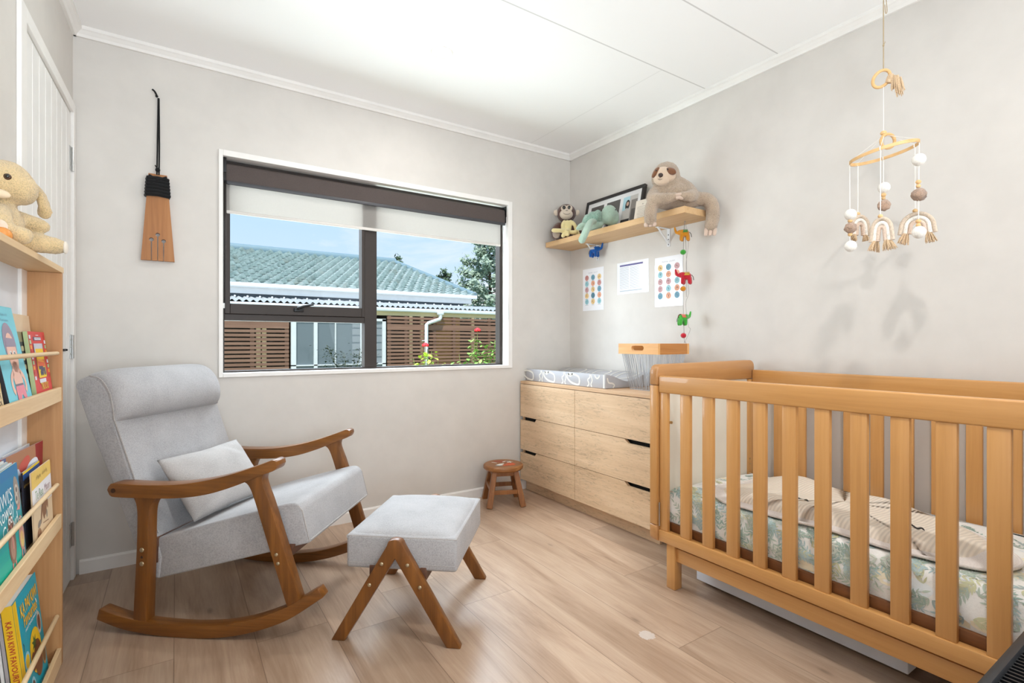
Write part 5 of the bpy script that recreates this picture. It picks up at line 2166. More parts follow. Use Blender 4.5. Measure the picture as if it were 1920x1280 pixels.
def tassel(mb, top, dirv, ln, spread, n_, r, seed, width=(1, 1)):
    r_ = random.Random(seed)
    d = Vector(dirv).normalized()
    s1 = d.orthogonal().normalized()
    s2 = d.cross(s1)
    T = Vector(top)
    for i in range(n_):
        a = 2 * PI * i / n_ + r_.uniform(-0.3, 0.3)
        q = math.sqrt(r_.uniform(0.05, 1))
        o1 = s1 * math.cos(a) * width[0] + s2 * math.sin(a) * width[1]
        l2 = ln * r_.uniform(0.85, 1.05)
        p0 = T + o1 * q * spread * 0.45
        p1 = T + o1 * q * spread * 0.8 + d * l2 * 0.5 + Vector((r_.uniform(-1, 1), r_.uniform(-1, 1), 0)) * 0.0012
        p2 = T + o1 * q * spread * 1.05 + d * l2
        mb.tube([p0, p1, p2], [r, r, r * 0.8], 5)


m = MB()
m.tube(spline([(0.014, 0.006, 1.918 - ZR), (0.020, 0.004, 1.934 - ZR), (0.028, 0.0, 1.936 - ZR)], 4), [0.010, 0.011, 0.011, 0.011, 0.012, 0.012, 0.011, 0.010, 0.008], 10)
for i, (dx, dz, ln) in enumerate(((0.030, 0.0, 0.050), (0.038, -0.002, 0.060), (0.045, -0.010, 0.052), (0.034, -0.010, 0.066))):
    tassel(m, (dx, 0, 1.936 - ZR + dz), (0.02 + 0.05 * i, -0.05, -1), ln, 0.010, 18, 0.0014, 20 + i)
m.build('tassel', mo, TAS)
# hub
m = MB()
m.ell((0, 0, 1.746 - ZR), (0.0098, 0.0098, 0.008))
m.build('bead', mo, BEAD)
m = MB()
c0 = Vector((0.012, 0, 1.715 - ZR))
m.tube([(c0.x + 0.019 * math.cos(a), c0.y + 0.010 * math.cos(a), c0.z + 0.024 * math.sin(a)) for a in [2 * PI * i / 28 for i in range(28)]], 0.0052, 10, closed=True)
m.build('hub_ring', mo, RATT)
m = MB()
m.tube([(0, 0, 1.91 - ZR), (0, 0, 1.74 - ZR)], 0.0009, 6)
hub = Vector((0.002, 0, 1.738 - ZR))
strands = {'A': PI * 1.02, 'B': PI * 0.78, 'C': PI * 1.475, 'D': PI * 0.5, 'E': -PI * 0.06, 'F': PI * 0.15}
for a in strands.values():
    m.tube([hub, hoop_pt(a) + Vector((0, 0, 0.006))], 0.0007, 5)
m.build('support_thread', mo, COTW)


def pearl(kind, x, y, z, r):
    q = MB()
    if kind == 'bead':
        q.ell((x, y, z), (r, r, r * 0.92), n=14, m=10)
        q.build('bead', mo, BEAD)
    elif kind == 'ball':
        q.ell((x, y, z), (r * 0.97, r * 0.97, r), n=20, m=14)
        o = q.build('felt_ball', mo, WOOL)
    else:
        blob('pompom', [('e', (x, y, z), (r, r, r))], POMB, mo, 0.0035, 0, 0.0035, 260)


def rainbow(x, y, z, R0, leg, yaw, seed, squeeze=1.0, tas=0.026):
    holder = empty('rainbow')
    holder.parent = mo
    holder.location = (x, y, z)
    holder.rotation_euler = (0, 0, yaw)
    tr = 0.0066
    for i in range(3):
        rr = R0 - i * 0.0136
        pts = [(-rr * squeeze - 0.004 * (1 if i == 0 else 0.6), 0, -R0 - leg)]
        for j in range(15):
            t = PI - PI * j / 14
            pts.append((rr * squeeze * math.cos(t), 0, -R0 + rr * math.sin(t)))
        pts.append((rr * squeeze + 0.004 * (1 if i == 0 else 0.6), 0, -R0 - leg))
        q = MB()
        q.tube(pts, tr, 10)
        q.build('arch_cord', holder, RB[i])
    for sx in (-1, 1):
        q = MB()
        tassel(q, (sx * (R0 - 0.015) * squeeze, 0, -R0 - leg + 0.002), (sx * 0.22, 0, -1), tas, 0.022, 46, 0.0013, seed + sx, (1.0, 0.55) if True else (1, 1))
        q.build('fringe', holder, TAS)
    return holder


def thread(a, x, z1):
    q = MB()
    p = hoop_pt(a)
    q.tube([(p.x, p.y, p.z - 0.004), (x, p.y, z1 - ZR)], 0.0013, 6)
    q.tube([(p.x - 0.002, p.y - 0.002, p.z + 0.006), (p.x - 0.002, p.y - 0.003, p.z - 0.006)], 0.0018, 6)
    q.build('strand_thread', mo, COTW)
    return p


def string_of(key, x, zs, z_end):
    p = thread(strands[key], x, z_end)
    for kd, z, r in zs:
        pearl(kd, x + (0.0015 if kd != 'bead' else 0.0), p.y, z - ZR, r)
    return p


string_of('A', -0.0965, (('ball', 1.475, 0.0200), ('bead', 1.453, 0.0075), ('pom', 1.4275, 0.0195), ('bead', 1.4045, 0.0075), ('ball', 1.3624, 0.0200)), 1.36)
p = string_of('B', -0.0757, (('bead', 1.4887, 0.0075),), 1.48)
rainbow(-0.070, p.y, 1.4795 - ZR, 0.040, 0.030, R(40), 40, 0.8, 0.022)
p = string_of('C', -0.0083, (('bead', 1.4385, 0.0075),), 1.435)
rainbow(-0.005, p.y, 1.4300 - ZR, 0.040, 0.034, R(-12), 50, 0.66, 0.034)
string_of('D', 0.0, (('ball', 1.5796, 0.0200), ('bead', 1.5535, 0.0085), ('bead', 1.5415, 0.0065), ('pom', 1.5157, 0.0200)), 1.50)
string_of('E', 0.094, (('ball', 1.628, 0.0205), ('bead', 1.5540, 0.0080), ('bead', 1.5400, 0.0070), ('pom', 1.5115, 0.0215), ('bead', 1.4230, 0.0080), ('bead', 1.4100, 0.0075), ('ball', 1.386, 0.0205)), 1.39)
p = string_of('F', 0.088, (('bead', 1.472, 0.0075),), 1.47)
rainbow(0.094, p.y, 1.4620 - ZR, 0.047, 0.022, R(4), 60, 0.95, 0.036)

# ================================================================== bookshelf on the left
PIN = wood('shelf_pine', (204, 168, 124), (222, 190, 146), (236, 210, 172), 'Y', 1.0, 0.5, 0.05, 0.3)
PIZ = wood('shelf_pine_side', (164, 116, 70), (184, 136, 88), (202, 156, 108), 'Z', 0.9, 0.5, 0.05, 0.26)
PIP = wood('dowel_pine', (216, 180, 134), (230, 200, 156), (240, 214, 176), 'Y', 2.0, 0.5, 0.05, 0.3)
WBK = plain('white_back_board', (224, 228, 234), 0.5)
BSM = Matrix.Translation((-0.397, 2.13, 0)) @ Matrix.Rotation(-LA, 4, 'Z')
bk_ = tag(empty('bookshelf', M=BSM), 'tall slim pine front facing bookshelf against the left wall', 'bookshelf')
YN = -0.80
for (a, b) in ((0.0, 0.018), (YN - 0.018, YN)):
    m = MB()
    m.box(0.002, 0.095, a, b, 0, 1.238, 0.001)
    m.build('side_panel', bk_, PIZ, smooth=False)
m = MB()
m.box(0.002, 0.097, YN - 0.018, 0.018, 1.2385, 1.256, 0.001)
m.build('top_board', bk_, PIN, smooth=False)
m = MB()
m.box(0.0015, 0.0055, YN, 0.0, 0.02, 1.238)
m.build('back_panel', bk_, WBK, smooth=False)
for (z0, z1) in ((0.834, 0.878), (0.434, 0.479), (0.003, 0.056)):
    m = MB()
    m.box(0.083, 0.095, YN, -0.0005, z0, z1, 0.002)
    m.build('front_rail', bk_, PIN, smooth=False)
    m = MB()
    m.box(0.006, 0.083, YN, -0.0005, z0, z0 + 0.012)
    m.build('shelf_board', bk_, PIN, smooth=False)
for z in (0.985, 0.574, 0.163):
    m = MB()
    m.tube([(0.0865, YN + 0.002, z), (0.0865, -0.018, z), (0.0865, -0.0145, z)], [0.0062, 0.0062, 0.004], 14)
    m.build('dowel', bk_, PIP)

# ------------------------------------------------------------------ books
PAGE = plain('book_pages', (232, 227, 216), 0.8)


def book(label, y0, y1, z0, z1, xb, xt, t, cover, spine=None, printer=None, yaw=0.0, hard=True, group=None):
    """front facing book; y0..y1 across, leaning back from depth xb at the foot to xt at the head"""
    w, h = y1 - y0, math.hypot(z1 - z0, xb - xt)
    a = math.atan2(xb - xt, z1 - z0)
    ey = Vector((-math.sin(a), 0, math.cos(a)))
    ez = Vector((math.cos(a), 0, math.sin(a)))
    ex = Vector((0, 1, 0))
    Q = Matrix.Rotation(yaw, 3, 'Z')
    ex, ey, ez = Q @ ex, Q @ ey, Q @ ez
    B = Matrix(((ex.x, ey.x, ez.x, xb), (ex.y, ey.y, ez.y, (y0 + y1) / 2), (ex.z, ey.z, ez.z, z0 + 0.006), (0, 0, 0, 1)))
    root = tag(empty('book', M=BSM @ B), label, 'book', 'books on the upper row' if z0 > 0.8 else 'books on the middle row' if z0 > 0.3 else 'books on the lowest row')
    mb = MB()
    c = 0.0022 if hard else 0.0008
    mb.mat(cover)
    mb.box(-w / 2, w / 2, 0, h, -c, 0)
    mb.box(-w / 2, w / 2, 0, h, -t, -t + c)
    mb.mat(spine or cover)
    mb.box(-w / 2 - 0.0005, -w / 2 + c, 0, h, -t + 0.0001, -0.0001)
    if printer:
        printer(mb, w, h, t)
    mb.build('cover', root, smooth=False)
    pb = MB()
    ins = 0.003 if hard else 0.0002
    pb.box(-w / 2 + c + 0.0002, w / 2 - ins, ins, h - ins, -t + c + 0.0002, -c - 0.0002)
    pb.build('pages', root, PAGE, smooth=False)
    return root


def C(name, col, rough=0.45):
    return plain('ink_' + name, col, rough)


def pr_blue(mb, w, h, t):
    z = 0.0005
    mb.mat(C('pale_text', (120, 176, 196)))
    for i in range(2):
        scribble(mb, -0.07, 0.045, h - 0.022 - i * 0.014, 0.008, z, i + 3, 0.002)
    mb.mat(C('hair', (152, 140, 160)))
    mb.disc(0.012, h * 0.625, 0.050, 0.056, z)
    mb.mat(C('skin', (236, 190, 172)))
    mb.disc(0.014, h * 0.54, 0.040, 0.052, z + 0.0002)
    mb.rect(0.000, 0.028, h * 0.36, h * 0.45, z + 0.0002)
    mb.disc(0.010, h * 0.29, 0.036, 0.045, z + 0.0002)
    mb.ribbon([(p.x, p.y) for p in spline([(-0.015, h * 0.36), (-0.042, h * 0.29), (-0.046, h * 0.20), (-0.034, h * 0.15)], 6)], 0.015, z + 0.0002)
    mb.ribbon([(p.x, p.y) for p in spline([(0.036, h * 0.36), (0.062, h * 0.29), (0.066, h * 0.20), (0.056, h * 0.15)], 6)], 0.015, z + 0.0002)
    mb.mat(C('hair', (152, 140, 160)))
    mb.poly([(-0.026, h * 0.60), (0.054, h * 0.60), (0.052, h * 0.68), (-0.022, h * 0.69)], z + 0.0004)
    mb.mat(C('white', (240, 240, 240)))
    mb.disc(0.000, h * 0.535, 0.009, 0.007, z + 0.0004)
    mb.disc(0.029, h * 0.535, 0.009, 0.007, z + 0.0004)
    mb.mat(C('ink', (40, 40, 50)))
    mb.disc(0.002, h * 0.534, 0.004, 0.004, z + 0.0006)
    mb.disc(0.031, h * 0.534, 0.004, 0.004, z + 0.0006)
    mb.mat(C('stripe', (120, 110, 124)))
    mb.rect(-0.022, 0.044, h * 0.215, h * 0.235, z + 0.0004)
    mb.mat(C('pink', (232, 140, 156)))
    mb.poly([(-0.026, h * 0.215), (0.046, h * 0.215), (0.052, h * 0.08), (0.032, h * 0.06), (0.014, h * 0.14), (-0.006, h * 0.05), (-0.028, h * 0.07)], z + 0.0004)


def pr_red(mb, w, h, t):
    z = 0.0006
    mb.M = Matrix.Translation((0, h * 0.13, 0)) @ Matrix.Scale(0.87, 4, (0, 1, 0))
    W_ = C('label_white', (224, 226, 236))
    mb.mat(C('navy_box', (96, 84, 110)))
    mb.rect(-0.046, 0.040, h * 0.85, h * 0.91, z)
    mb.mat(W_)
    mb.rect(-0.032, 0.038, h * 0.86, h * 0.90, z + 0.0003)
    mb.rect(-0.015, 0.015, h * 0.935, h * 0.945, z + 0.0003)
    mb.mat(C('ink', (40, 40, 50)))
    scribble(mb, -0.028, 0.034, h * 0.88, 0.003, z + 0.0005, 4, 0.0015)
    mb.mat(C('window_grey', (196, 196, 208)))
    mb.rect(-0.056, 0.050, h * 0.60, h * 0.80, z + 0.0001)
    mb.mat(C('ink', (40, 40, 50)))
    for x in (-0.056, 0.046):
        mb.rect(x, x + 0.004, h * 0.22, h * 0.80, z + 0.0003)
    mb.mat(C('yellow', (242, 206, 40)))
    mb.rect(-0.042, 0.044, h * 0.22, h * 0.71, z + 0.0003)
    mb.mat(C('orange_red', (222, 92, 44)))
    mb.rect(-0.038, 0.040, h * 0.40, h * 0.52, z + 0.0005)
    mb.mat(C('orange', (238, 160, 52)))
    mb.poly([(-0.036, h * 0.50), (0.030, h * 0.47), (0.030, h * 0.50), (-0.030, h * 0.545)], z + 0.0007)
    mb.mat(C('truck_slate', (72, 70, 96)))
    mb.rect(-0.034, 0.012, h * 0.36, h * 0.415, z + 0.0007)
    mb.rect(-0.016, 0.036, h * 0.325, h * 0.39, z + 0.0008)
    for x in (-0.014, 0.004, 0.028):
        mb.disc(x, h * 0.30, 0.009, 0.0095, z + 0.0009)
    rr = random.Random(1)
    cs = [W_, C('red2', (196, 60, 56)), C('orange', (238, 160, 52)), C('pale_green', (172, 200, 150))]
    for x in (-w / 2 + 0.012, w / 2 - 0.014):
        for i in range(9):
            mb.mat(cs[(i + (1 if x > 0 else 0)) % 4])
            y = h * (0.20 + 0.085 * i)
            mb.rect(x - 0.009, x + 0.009, y, y + h * 0.06, z + 0.0002)
    mb.mat(W_)
    mb.rect(-0.044, 0.030, h * 0.135, h * 0.20, z + 0.0003)
    mb.mat(C('gold_letter', (222, 186, 64)))
    mb.text('TRUCKS', 0.006, h * 0.075, 0.085, 0.024, z + 0.0004, bold=0.02)
    mb.M = Matrix.Identity(4)


def pr_green(mb, w, h, t):
    mb.mat(C('ink', (40, 40, 50)))
    for i in range(4):
        mb.rect(-w / 2 + 0.014, -w / 2 + 0.050, h * (0.80 - 0.13 * i), h * (0.86 - 0.13 * i), 0.0005)
    mb.mat(C('sand', (196, 186, 150)))
    for i in range(4):
        mb.disc(-w / 2 + 0.032, h * (0.765 - 0.13 * i), 0.014, 0.008, 0.0005)


def pr_beige(mb, w, h, t):
    mb.mat(C('gold', (214, 180, 90)))
    mb.disc(w / 2 - 0.03, h * 0.55, 0.03, 0.022, 0.0005)
    mb.mat(C('brown_line', (120, 96, 72)))
    for i in range(3):
        mb.ribbon([(w / 2 - 0.03 + 0.018 * math.cos(j * 0.5), h * (0.15 + 0.14 * i) + 0.014 * math.sin(j * 0.5)) for j in range(13)], 0.0025, 0.0006)


def bird(mb, cx, cy, s, z, body=(134, 100, 84), belly=(176, 140, 120)):
    mb.mat(C('bird_body%d' % body[0], body))
    mb.disc(cx, cy, 0.036 * s, 0.060 * s, z)
    mb.disc(cx, cy + 0.062 * s, 0.026 * s, 0.026 * s, z + 0.0001)
    mb.mat(C('bird_belly%d' % belly[0], belly))
    mb.disc(cx, cy - 0.012 * s, 0.022 * s, 0.036 * s, z + 0.0002)
    mb.mat(C('white', (240, 240, 240)))
    for dx in (-0.011, 0.012):
        mb.disc(cx + dx * s, cy + 0.072 * s, 0.009 * s, 0.010 * s, z + 0.0003)
    mb.mat(C('ink', (40, 40, 50)))
    for dx in (-0.011, 0.012):
        mb.disc(cx + dx * s, cy + 0.071 * s, 0.0045 * s, 0.005 * s, z + 0.0004)
    mb.mat(C('beak', (226, 150, 140)))
    mb.ribbon([(cx, cy + 0.058 * s), (cx + 0.002 * s, cy + 0.02 * s), (cx + 0.004 * s, cy - 0.016 * s)], 0.007 * s, z + 0.0005)
    for dx in (-0.014, 0.014):
        mb.ribbon([(cx + dx * s, cy - 0.055 * s), (cx + dx * s * 1.3, cy - 0.088 * s)], 0.010 * s, z + 0.0002)


def pr_kiwi(mb, w, h, t):
    z = 0.0004
    # teal sheet, deeper towards the head
    n_ = 10
    for i in range(n_):
        k = i / (n_ - 1)
        mb.mat(C('teal%d' % i, (int(34 + 8 * k), int(182 - 62 * k), int(152 + 18 * k))))
        mb.rect(-w / 2, w / 2, h * i / n_, h * (i + 1) / n_, z)
    mb.mat(C('white_letter', (240, 244, 244)))
    mb.text("KIWI'S", w / 2 - 0.128, h * 0.74, 0.125, 0.034, z + 0.0004, rot=0.05)
    mb.text('Rowdy', w / 2 - 0.122, h * 0.60, 0.120, 0.046, z + 0.0004, rot=0.08)
    mb.text('Crowd', w / 2 - 0.100, h * 0.46, 0.122, 0.036, z + 0.0004, rot=0.10)
    # small owl on the right edge
    mb.mat(C('owl', (160, 146, 134)))
    mb.disc(w / 2 - 0.026, h * 0.71, 0.021, 0.046, z + 0.0003, rot=0.2)
    mb.mat(C('owl_face', (206, 196, 184)))
    for (dx, dy) in ((-0.030, 0.75), (-0.034, 0.665)):
        mb.disc(w / 2 + dx, h * dy, 0.012, 0.014, z + 0.0005)
    mb.mat(C('owl_eye', (104, 92, 84)))
    for (dx, dy) in ((-0.030, 0.75), (-0.034, 0.665)):
        mb.disc(w / 2 + dx, h * dy, 0.006, 0.007, z + 0.0007)
    mb.mat(C('beak', (226, 150, 140)))
    mb.poly([(w / 2 - 0.044, h * 0.56), (w / 2 - 0.014, h * 0.60), (w / 2 - 0.022, h * 0.545)], z + 0.0004)
    mb.mat(C('twig', (38, 92, 70)))
    mb.ribbon([(p.x, p.y) for p in spline([(-0.02, h * 0.40), (w / 2 - 0.05, h * 0.37), (w / 2 - 0.01, h * 0.41)], 6)], 0.004, z + 0.0003)
    mb.mat(C('lemon', (232, 218, 60)))
    mb.disc(w / 2 - 0.030, h * 0.385, 0.012, 0.010, z + 0.0005)
    bird(mb, w / 2 - 0.100, 0.076, 0.80, z + 0.0004)
    bird(mb, w / 2 - 0.024, h * 0.28, 0.60, z + 0.0006, (196, 146, 136), (226, 196, 120))
    mb.mat(C('teal_wing', (24, 116, 128)))
    mb.disc(w / 2 - 0.018, h * 0.14, 0.016, 0.028, z + 0.0005)


def pr_face(mb, w, h, t):
    z = 0.0004
    mb.mat(C('fur_brown', (176, 124, 92)))
    mb.poly([(-w * 0.34, 0), (w * 0.36, 0), (w * 0.30, h), (-w * 0.36, h)], z)
    mb.mat(C('denim', (96, 108, 148)))
    mb.poly([(-w * 0.42, 0), (-w * 0.30, 0), (-w * 0.34, h), (-w * 0.42, h)], z + 0.0001)
    mb.mat(C('cheek', (222, 92, 84)))
    mb.disc(-w * 0.24, h * 0.5, 0.036, 0.040, z + 0.0002)
    mb.mat(C('muzzle_white', (226, 228, 238)))
    mb.disc(-w * 0.12, h * 0.30, 0.040, 0.036, z + 0.0004)
    mb.disc(w * 0.20, h * 0.38, 0.060, 0.030, z + 0.0004, rot=0.35)
    mb.mat(C('mouth_dark', (88, 52, 88)))
    mb.disc(w * 0.04, h * 0.22, 0.024, 0.034, z + 0.0003)
    mb.mat(C('nose_red', (206, 92, 78)))
    mb.poly([(p.x, p.y) for p in spline([(-0.02, h * 0.66), (0.03, h * 0.82), (0.055, h * 0.72), (0.03, h * 0.50), (-0.01, h * 0.48)], 5, True)], z + 0.0005)


def pr_yel(mb, w, h, t):
    z = 0.0004
    mb.mat(C('mustard', (232, 196, 104)))
    mb.poly([(-w / 2, h * 0.76), (w / 2, h * 0.80), (w / 2, h), (-w / 2, h)], z)
    mb.mat(C('white_panel', (232, 230, 232)))
    mb.poly([(-w / 2, h * 0.46), (w / 2, h * 0.46), (w / 2, h * 0.80), (-w / 2, h * 0.76)], z)
    mb.mat(C('parchment', (222, 196, 160)))
    mb.poly([(-w / 2, 0), (w / 2, 0), (w / 2, h * 0.46), (-w / 2, h * 0.46)], z)
    mb.mat(C('brown_line', (120, 96, 72)))
    scribble(mb, -0.055, -0.010, h * 0.885, 0.016, z + 0.0004, 9, 0.0022)
    scribble(mb, 0.008, 0.060, h * 0.90, 0.016, z + 0.0004, 10, 0.0022)
    mb.mat(C('green_letter', (134, 168, 134)))
    mb.text('Te Reo', -0.032, h * 0.655, 0.080, 0.026, z + 0.0004)
    mb.mat(C('mauve_letter', (172, 146, 156)))
    mb.text('Maori', 0.052, h * 0.665, 0.060, 0.022, z + 0.0004)
    mb.mat(C('sketch_brown', (150, 110, 82)))
    for (x, y, a, b, r) in ((0.0, 0.40, 0.012, 0.034, 0.2), (0.022, 0.42, 0.014, 0.030, -0.2), (-0.018, 0.37, 0.006, 0.034, -0.4), (0.042, 0.43, 0.008, 0.018, 0.3)):
        mb.disc(x, h * y, a, b, z + 0.0004, rot=r)
    mb.mat(C('sketch_grey', (150, 140, 128)))
    mb.disc(-0.045, h * 0.24, 0.018, 0.009, z + 0.0004, rot=0.3)
    mb.disc(0.034, h * 0.28, 0.006, 0.012, z + 0.0004)
    mb.mat(C('sketch_brown', (150, 110, 82)))
    mb.disc(-0.052, h * 0.10, 0.020, 0.018, z + 0.0004)
    mb.rect(-w / 2, w / 2, 0.0, h * 0.035, z + 0.0003)
    mb.ribbon([(-0.01, h * 0.20), (0.05, h * 0.17)], 0.003, z + 0.0004)


def pr_kapai(mb, w, h, t):
    z = 0.0006
    mb.mat(C('book_yellow', (240, 196, 30)))
    mb.rect(-w / 2, -w / 2 + 0.030, 0, h, z)
    mb.mat(C('gold_line', (206, 158, 30)))
    mb.rect(-w / 2 + 0.012, -w / 2 + 0.0135, 0, h, z + 0.0002)
    mb.mat(C('title_gold', (240, 184, 56)))
    mb.text('KA PAI KIWI', 0.018, h * 0.86, 0.160, 0.034, z + 0.0004, bold=0.03, rot=0.0)
    mb.text('Favourites', 0.020, h * 0.75, 0.130, 0.034, z + 0.0004, bold=0.02)
    mb.mat(C('white_letter', (240, 244, 244)))
    scribble(mb, -0.040, 0.080, h * 0.67, 0.010, z + 0.0004, 15, 0.003)
    mb.mat(C('book_yellow', (240, 196, 30)))
    mb.disc(0.024, h * 0.39, 0.054, 0.062, z + 0.0002, n=30)
    mb.mat(C('leaf_dark', (58, 92, 44)))
    star(mb, 0.018, h * 0.46, 0.026, 0.012, 7, z + 0.0004)
    mb.mat(C('bird_brown', (126, 74, 44)))
    mb.disc(0.036, h * 0.30, 0.038, 0.052, z + 0.0004)
    mb.disc(-0.008, h * 0.33, 0.018, 0.026, z + 0.0004)
    for (x, y, a, b, c1, c2) in ((-0.058, 0.42, 0.024, 0.026, (150, 206, 224), (236, 196, 40)), (0.082, 0.56, 0.020, 0.032, (196, 186, 172), (122, 74, 56)), (0.090, 0.24, 0.018, 0.030, (176, 134, 82), (120, 84, 48)), (-0.036, 0.13, 0.022, 0.034, (150, 160, 160), (96, 70, 58))):
        mb.mat(C('oval%d' % c1[0], c1))
        mb.disc(x, h * y, a, b, z + 0.0003)
        mb.mat(C('ovalin%d%d' % (c2[0], c2[1]), c2))
        mb.disc(x, h * y, a * 0.7, b * 0.72, z + 0.0005)
    mb.mat(C('white_letter', (240, 244, 244)))
    mb.disc(0.082, h * 0.77, 0.004, 0.010, z + 0.0004, rot=0.6)
    scribble(mb, 0.030, 0.090, h * 0.075, 0.004, z + 0.0004, 25, 0.0015)
    mb.mat(C('ink', (40, 40, 50)))
    mb.ribbon([(-0.074, h * 0.60), (-0.068, h * 0.57), (-0.074, h * 0.53)], 0.003, z + 0.0004)
    # the spine, read from head to foot
    keep = mb.M
    mb.M = Matrix(((0, 0, -1, -w / 2 - 0.0006), (0, 1, 0, 0), (1, 0, 0, -t / 2), (0, 0, 0, 1)))
    mb.mat(C('spine_red', (186, 66, 36)))
    mb.text('KA PAI KIWI FAVOURITES', 0.0, h * 0.58, 0.185, 0.012, 0.0004, rot=-PI / 2, bold=0.02)
    mb.mat(C('bird_brown', (126, 74, 44)))
    mb.disc(0, h * 0.20, 0.006, 0.009, 0.0004)
    mb.mat(C('spine_red', (186, 66, 36)))
    mb.text('KIWI', 0.0, h * 0.10, 0.034, 0.010, 0.0004, rot=-PI / 2)
    mb.M = keep


G1 = None
book('pale blue hardback book with a drawn child on its cover, upper row', -0.456, -0.254, 0.847, 1.105, 0.080, 0.034, 0.014, C('sky_cover', (120, 206, 222)), C('black_spine', (38, 38, 44)), pr_blue)
book('red truck picture book at the far end of the upper row', -0.206, -0.020, 0.847, 1.044, 0.079, 0.056, 0.010, C('red_cover', (212, 62, 60)), C('green_spine', (176, 190, 140)), pr_red)
book('olive green book tucked behind the red truck book', -0.252, -0.075, 0.847, 1.042, 0.066, 0.044, 0.006, C('olive_cover', (140, 132, 100)), None, pr_green, hard=False)
book('cream soft covered booklet curling behind the red truck book', -0.186, -0.006, 0.847, 1.094, 0.040, 0.019, 0.006, C('cream_cover', (226, 206, 176)), None, None, hard=False)
book('thin black book standing behind the pale blue book', -0.236, -0.190, 0.847, 1.092, 0.042, 0.020, 0.005, C('black_cover', (36, 33, 34)), None, None, hard=False)
book('beige and gold book, nearest in the upper row', -0.72, -0.508, 0.847, 0.975, 0.081, 0.064, 0.009, C('beige_cover', (226, 204, 156)), None, pr_beige, hard=False)

book('teal picture book titled Rowdy Crowd with a kiwi bird, middle row', -0.590, -0.326, 0.447, 0.704, 0.080, 0.060, 0.0045, C('teal_cover', (38, 150, 160)), None, pr_kiwi, hard=False)
for i, lab in enumerate(('white booklet directly behind the teal picture book', 'thin grey edged booklet second behind the teal picture book', 'slim white booklet furthest behind the teal picture book')):
    dx = 0.0062 * (i + 1)
    book(lab, -0.586, -0.336 - 0.006 * i, 0.447, 0.706 + 0.004 * i, 0.0795 - dx, 0.0595 - dx, 0.0045, C('booklet%d' % i, ((226, 230, 232), (176, 190, 196), (230, 232, 230))[i]), None, None, hard=False)
book('cream and mustard booklet at the far end of the middle row', -0.230, -0.030, 0.447, 0.652, 0.0785, 0.070, 0.003, C('parchment', (222, 196, 160)), None, pr_yel, yaw=R(-1), hard=False)
book('dark blue booklet with a yellow edge behind the mustard booklet', -0.236, -0.060, 0.447, 0.657, 0.061, 0.053, 0.004, C('dark_blue_cover', (34, 38, 52)), None, lambda mb, w, h, t: (mb.mat(C('yellow', (242, 206, 40))), mb.rect(-w / 2, w / 2, h - 0.006, h, 0.0003), mb.mat(C('royal', (30, 84, 150))), mb.rect(-w / 2, w / 2, h - 0.022, h - 0.006, 0.0003), mb.mat(C('gold', (214, 180, 90))), scribble(mb, -w / 2 + 0.006, 0.02, h - 0.040, 0.008, 0.0003, 5, 0.003)), hard=False)
book('crimson picture book of a furry red nosed face, tilted across the middle row', -0.330, -0.010, 0.592, 0.709, 0.0370, 0.0385, 0.0035, C('crimson_cover', (148, 30, 42)), None, pr_face, yaw=R(-5), hard=False)
book('tall white booklet standing behind the crimson picture book', -0.250, -0.040, 0.447, 0.708, 0.030, 0.022, 0.003, C('booklet0', (226, 230, 232)), None, None, yaw=R(-3), hard=False)

book('turquoise hardback book with a yellow spine, lowest row', -0.307, -0.076, 0.016, 0.328, 0.079, 0.047, 0.022, C('turquoise_cover', (22, 158, 178)), C('book_yellow', (240, 196, 30)), pr_kapai)


def pr_grey(mb, w, h, t):
    mb.M = Matrix(((0, 0, -1, -w / 2 - 0.0006), (0, 1, 0, 0), (1, 0, 0, -t / 2), (0, 0, 0, 1)))
    mb.mat(C('spine_ink', (120, 112, 124)))
    scribble(mb, -0.003, 0.003, 0.2, 0.1, 0.0003, 3, 0.001)
    mb.text('STORIES', 0.0, h * 0.62, 0.05, 0.006, 0.0003, rot=-PI / 2)
    mb.M = Matrix.Identity(4)


book('grey hardback book behind the turquoise book, lowest row', -0.309, -0.100, 0.016, 0.336, 0.0545, 0.0230, 0.0065, C('grey_cover', (168, 166, 170)), None, None)
book('white book furthest back in the lowest row', -0.311, -0.110, 0.016, 0.338, 0.0455, 0.0152, 0.006, C('booklet0', (226, 230, 232)), None, None)

# ------------------------------------------------------------------ toys on top of the bookshelf
TAN = plush('golden_plush', (222, 194, 146), 0.10, 330, 1.0)
TANE = plush('golden_ear_plush', (216, 186, 136), 0.10, 330, 1.0)
PNK = plush('pale_pink_velour', (232, 208, 188), 0.05, 700, 0.3)
BZ = 1.2575
bn = tag(empty('soft_toy', M=BSM @ Matrix.Translation((0.0, -0.33, BZ))), 'golden plush animal with floppy ears sitting on top of the bookshelf', 'soft toy')
# local: x out of the wall, y along the wall away from the room's near end, z up
blob('body', [('e', (0.040, 0.0, 0.060), (0.036, 0.050, 0.060)),
              ('e', (0.042, 0.0, 0.170), (0.052, 0.052, 0.056)),
              ('e', (0.070, 0.0, 0.158), (0.034, 0.040, 0.042)),
              ('t', [(0.045, 0.035, 0.090), (0.075, 0.050, 0.082), (0.100, 0.052, 0.075)], [0.022, 0.021, 0.019]),
              ('t', [(0.040, -0.040, 0.085), (0.048, -0.070, 0.062), (0.052, -0.082, 0.040)], [0.023, 0.023, 0.021]),
              ('t', [(0.045, 0.030, 0.028), (0.090, 0.046, 0.028), (0.130, 0.050, 0.024)], [0.027, 0.026, 0.023]),
              ('t', [(0.040, -0.040, 0.026), (0.070, -0.075, 0.025), (0.090, -0.085, 0.025)], [0.026, 0.025, 0.022])],
     TAN, bn, 0.005, 4, 0.0018, 190)
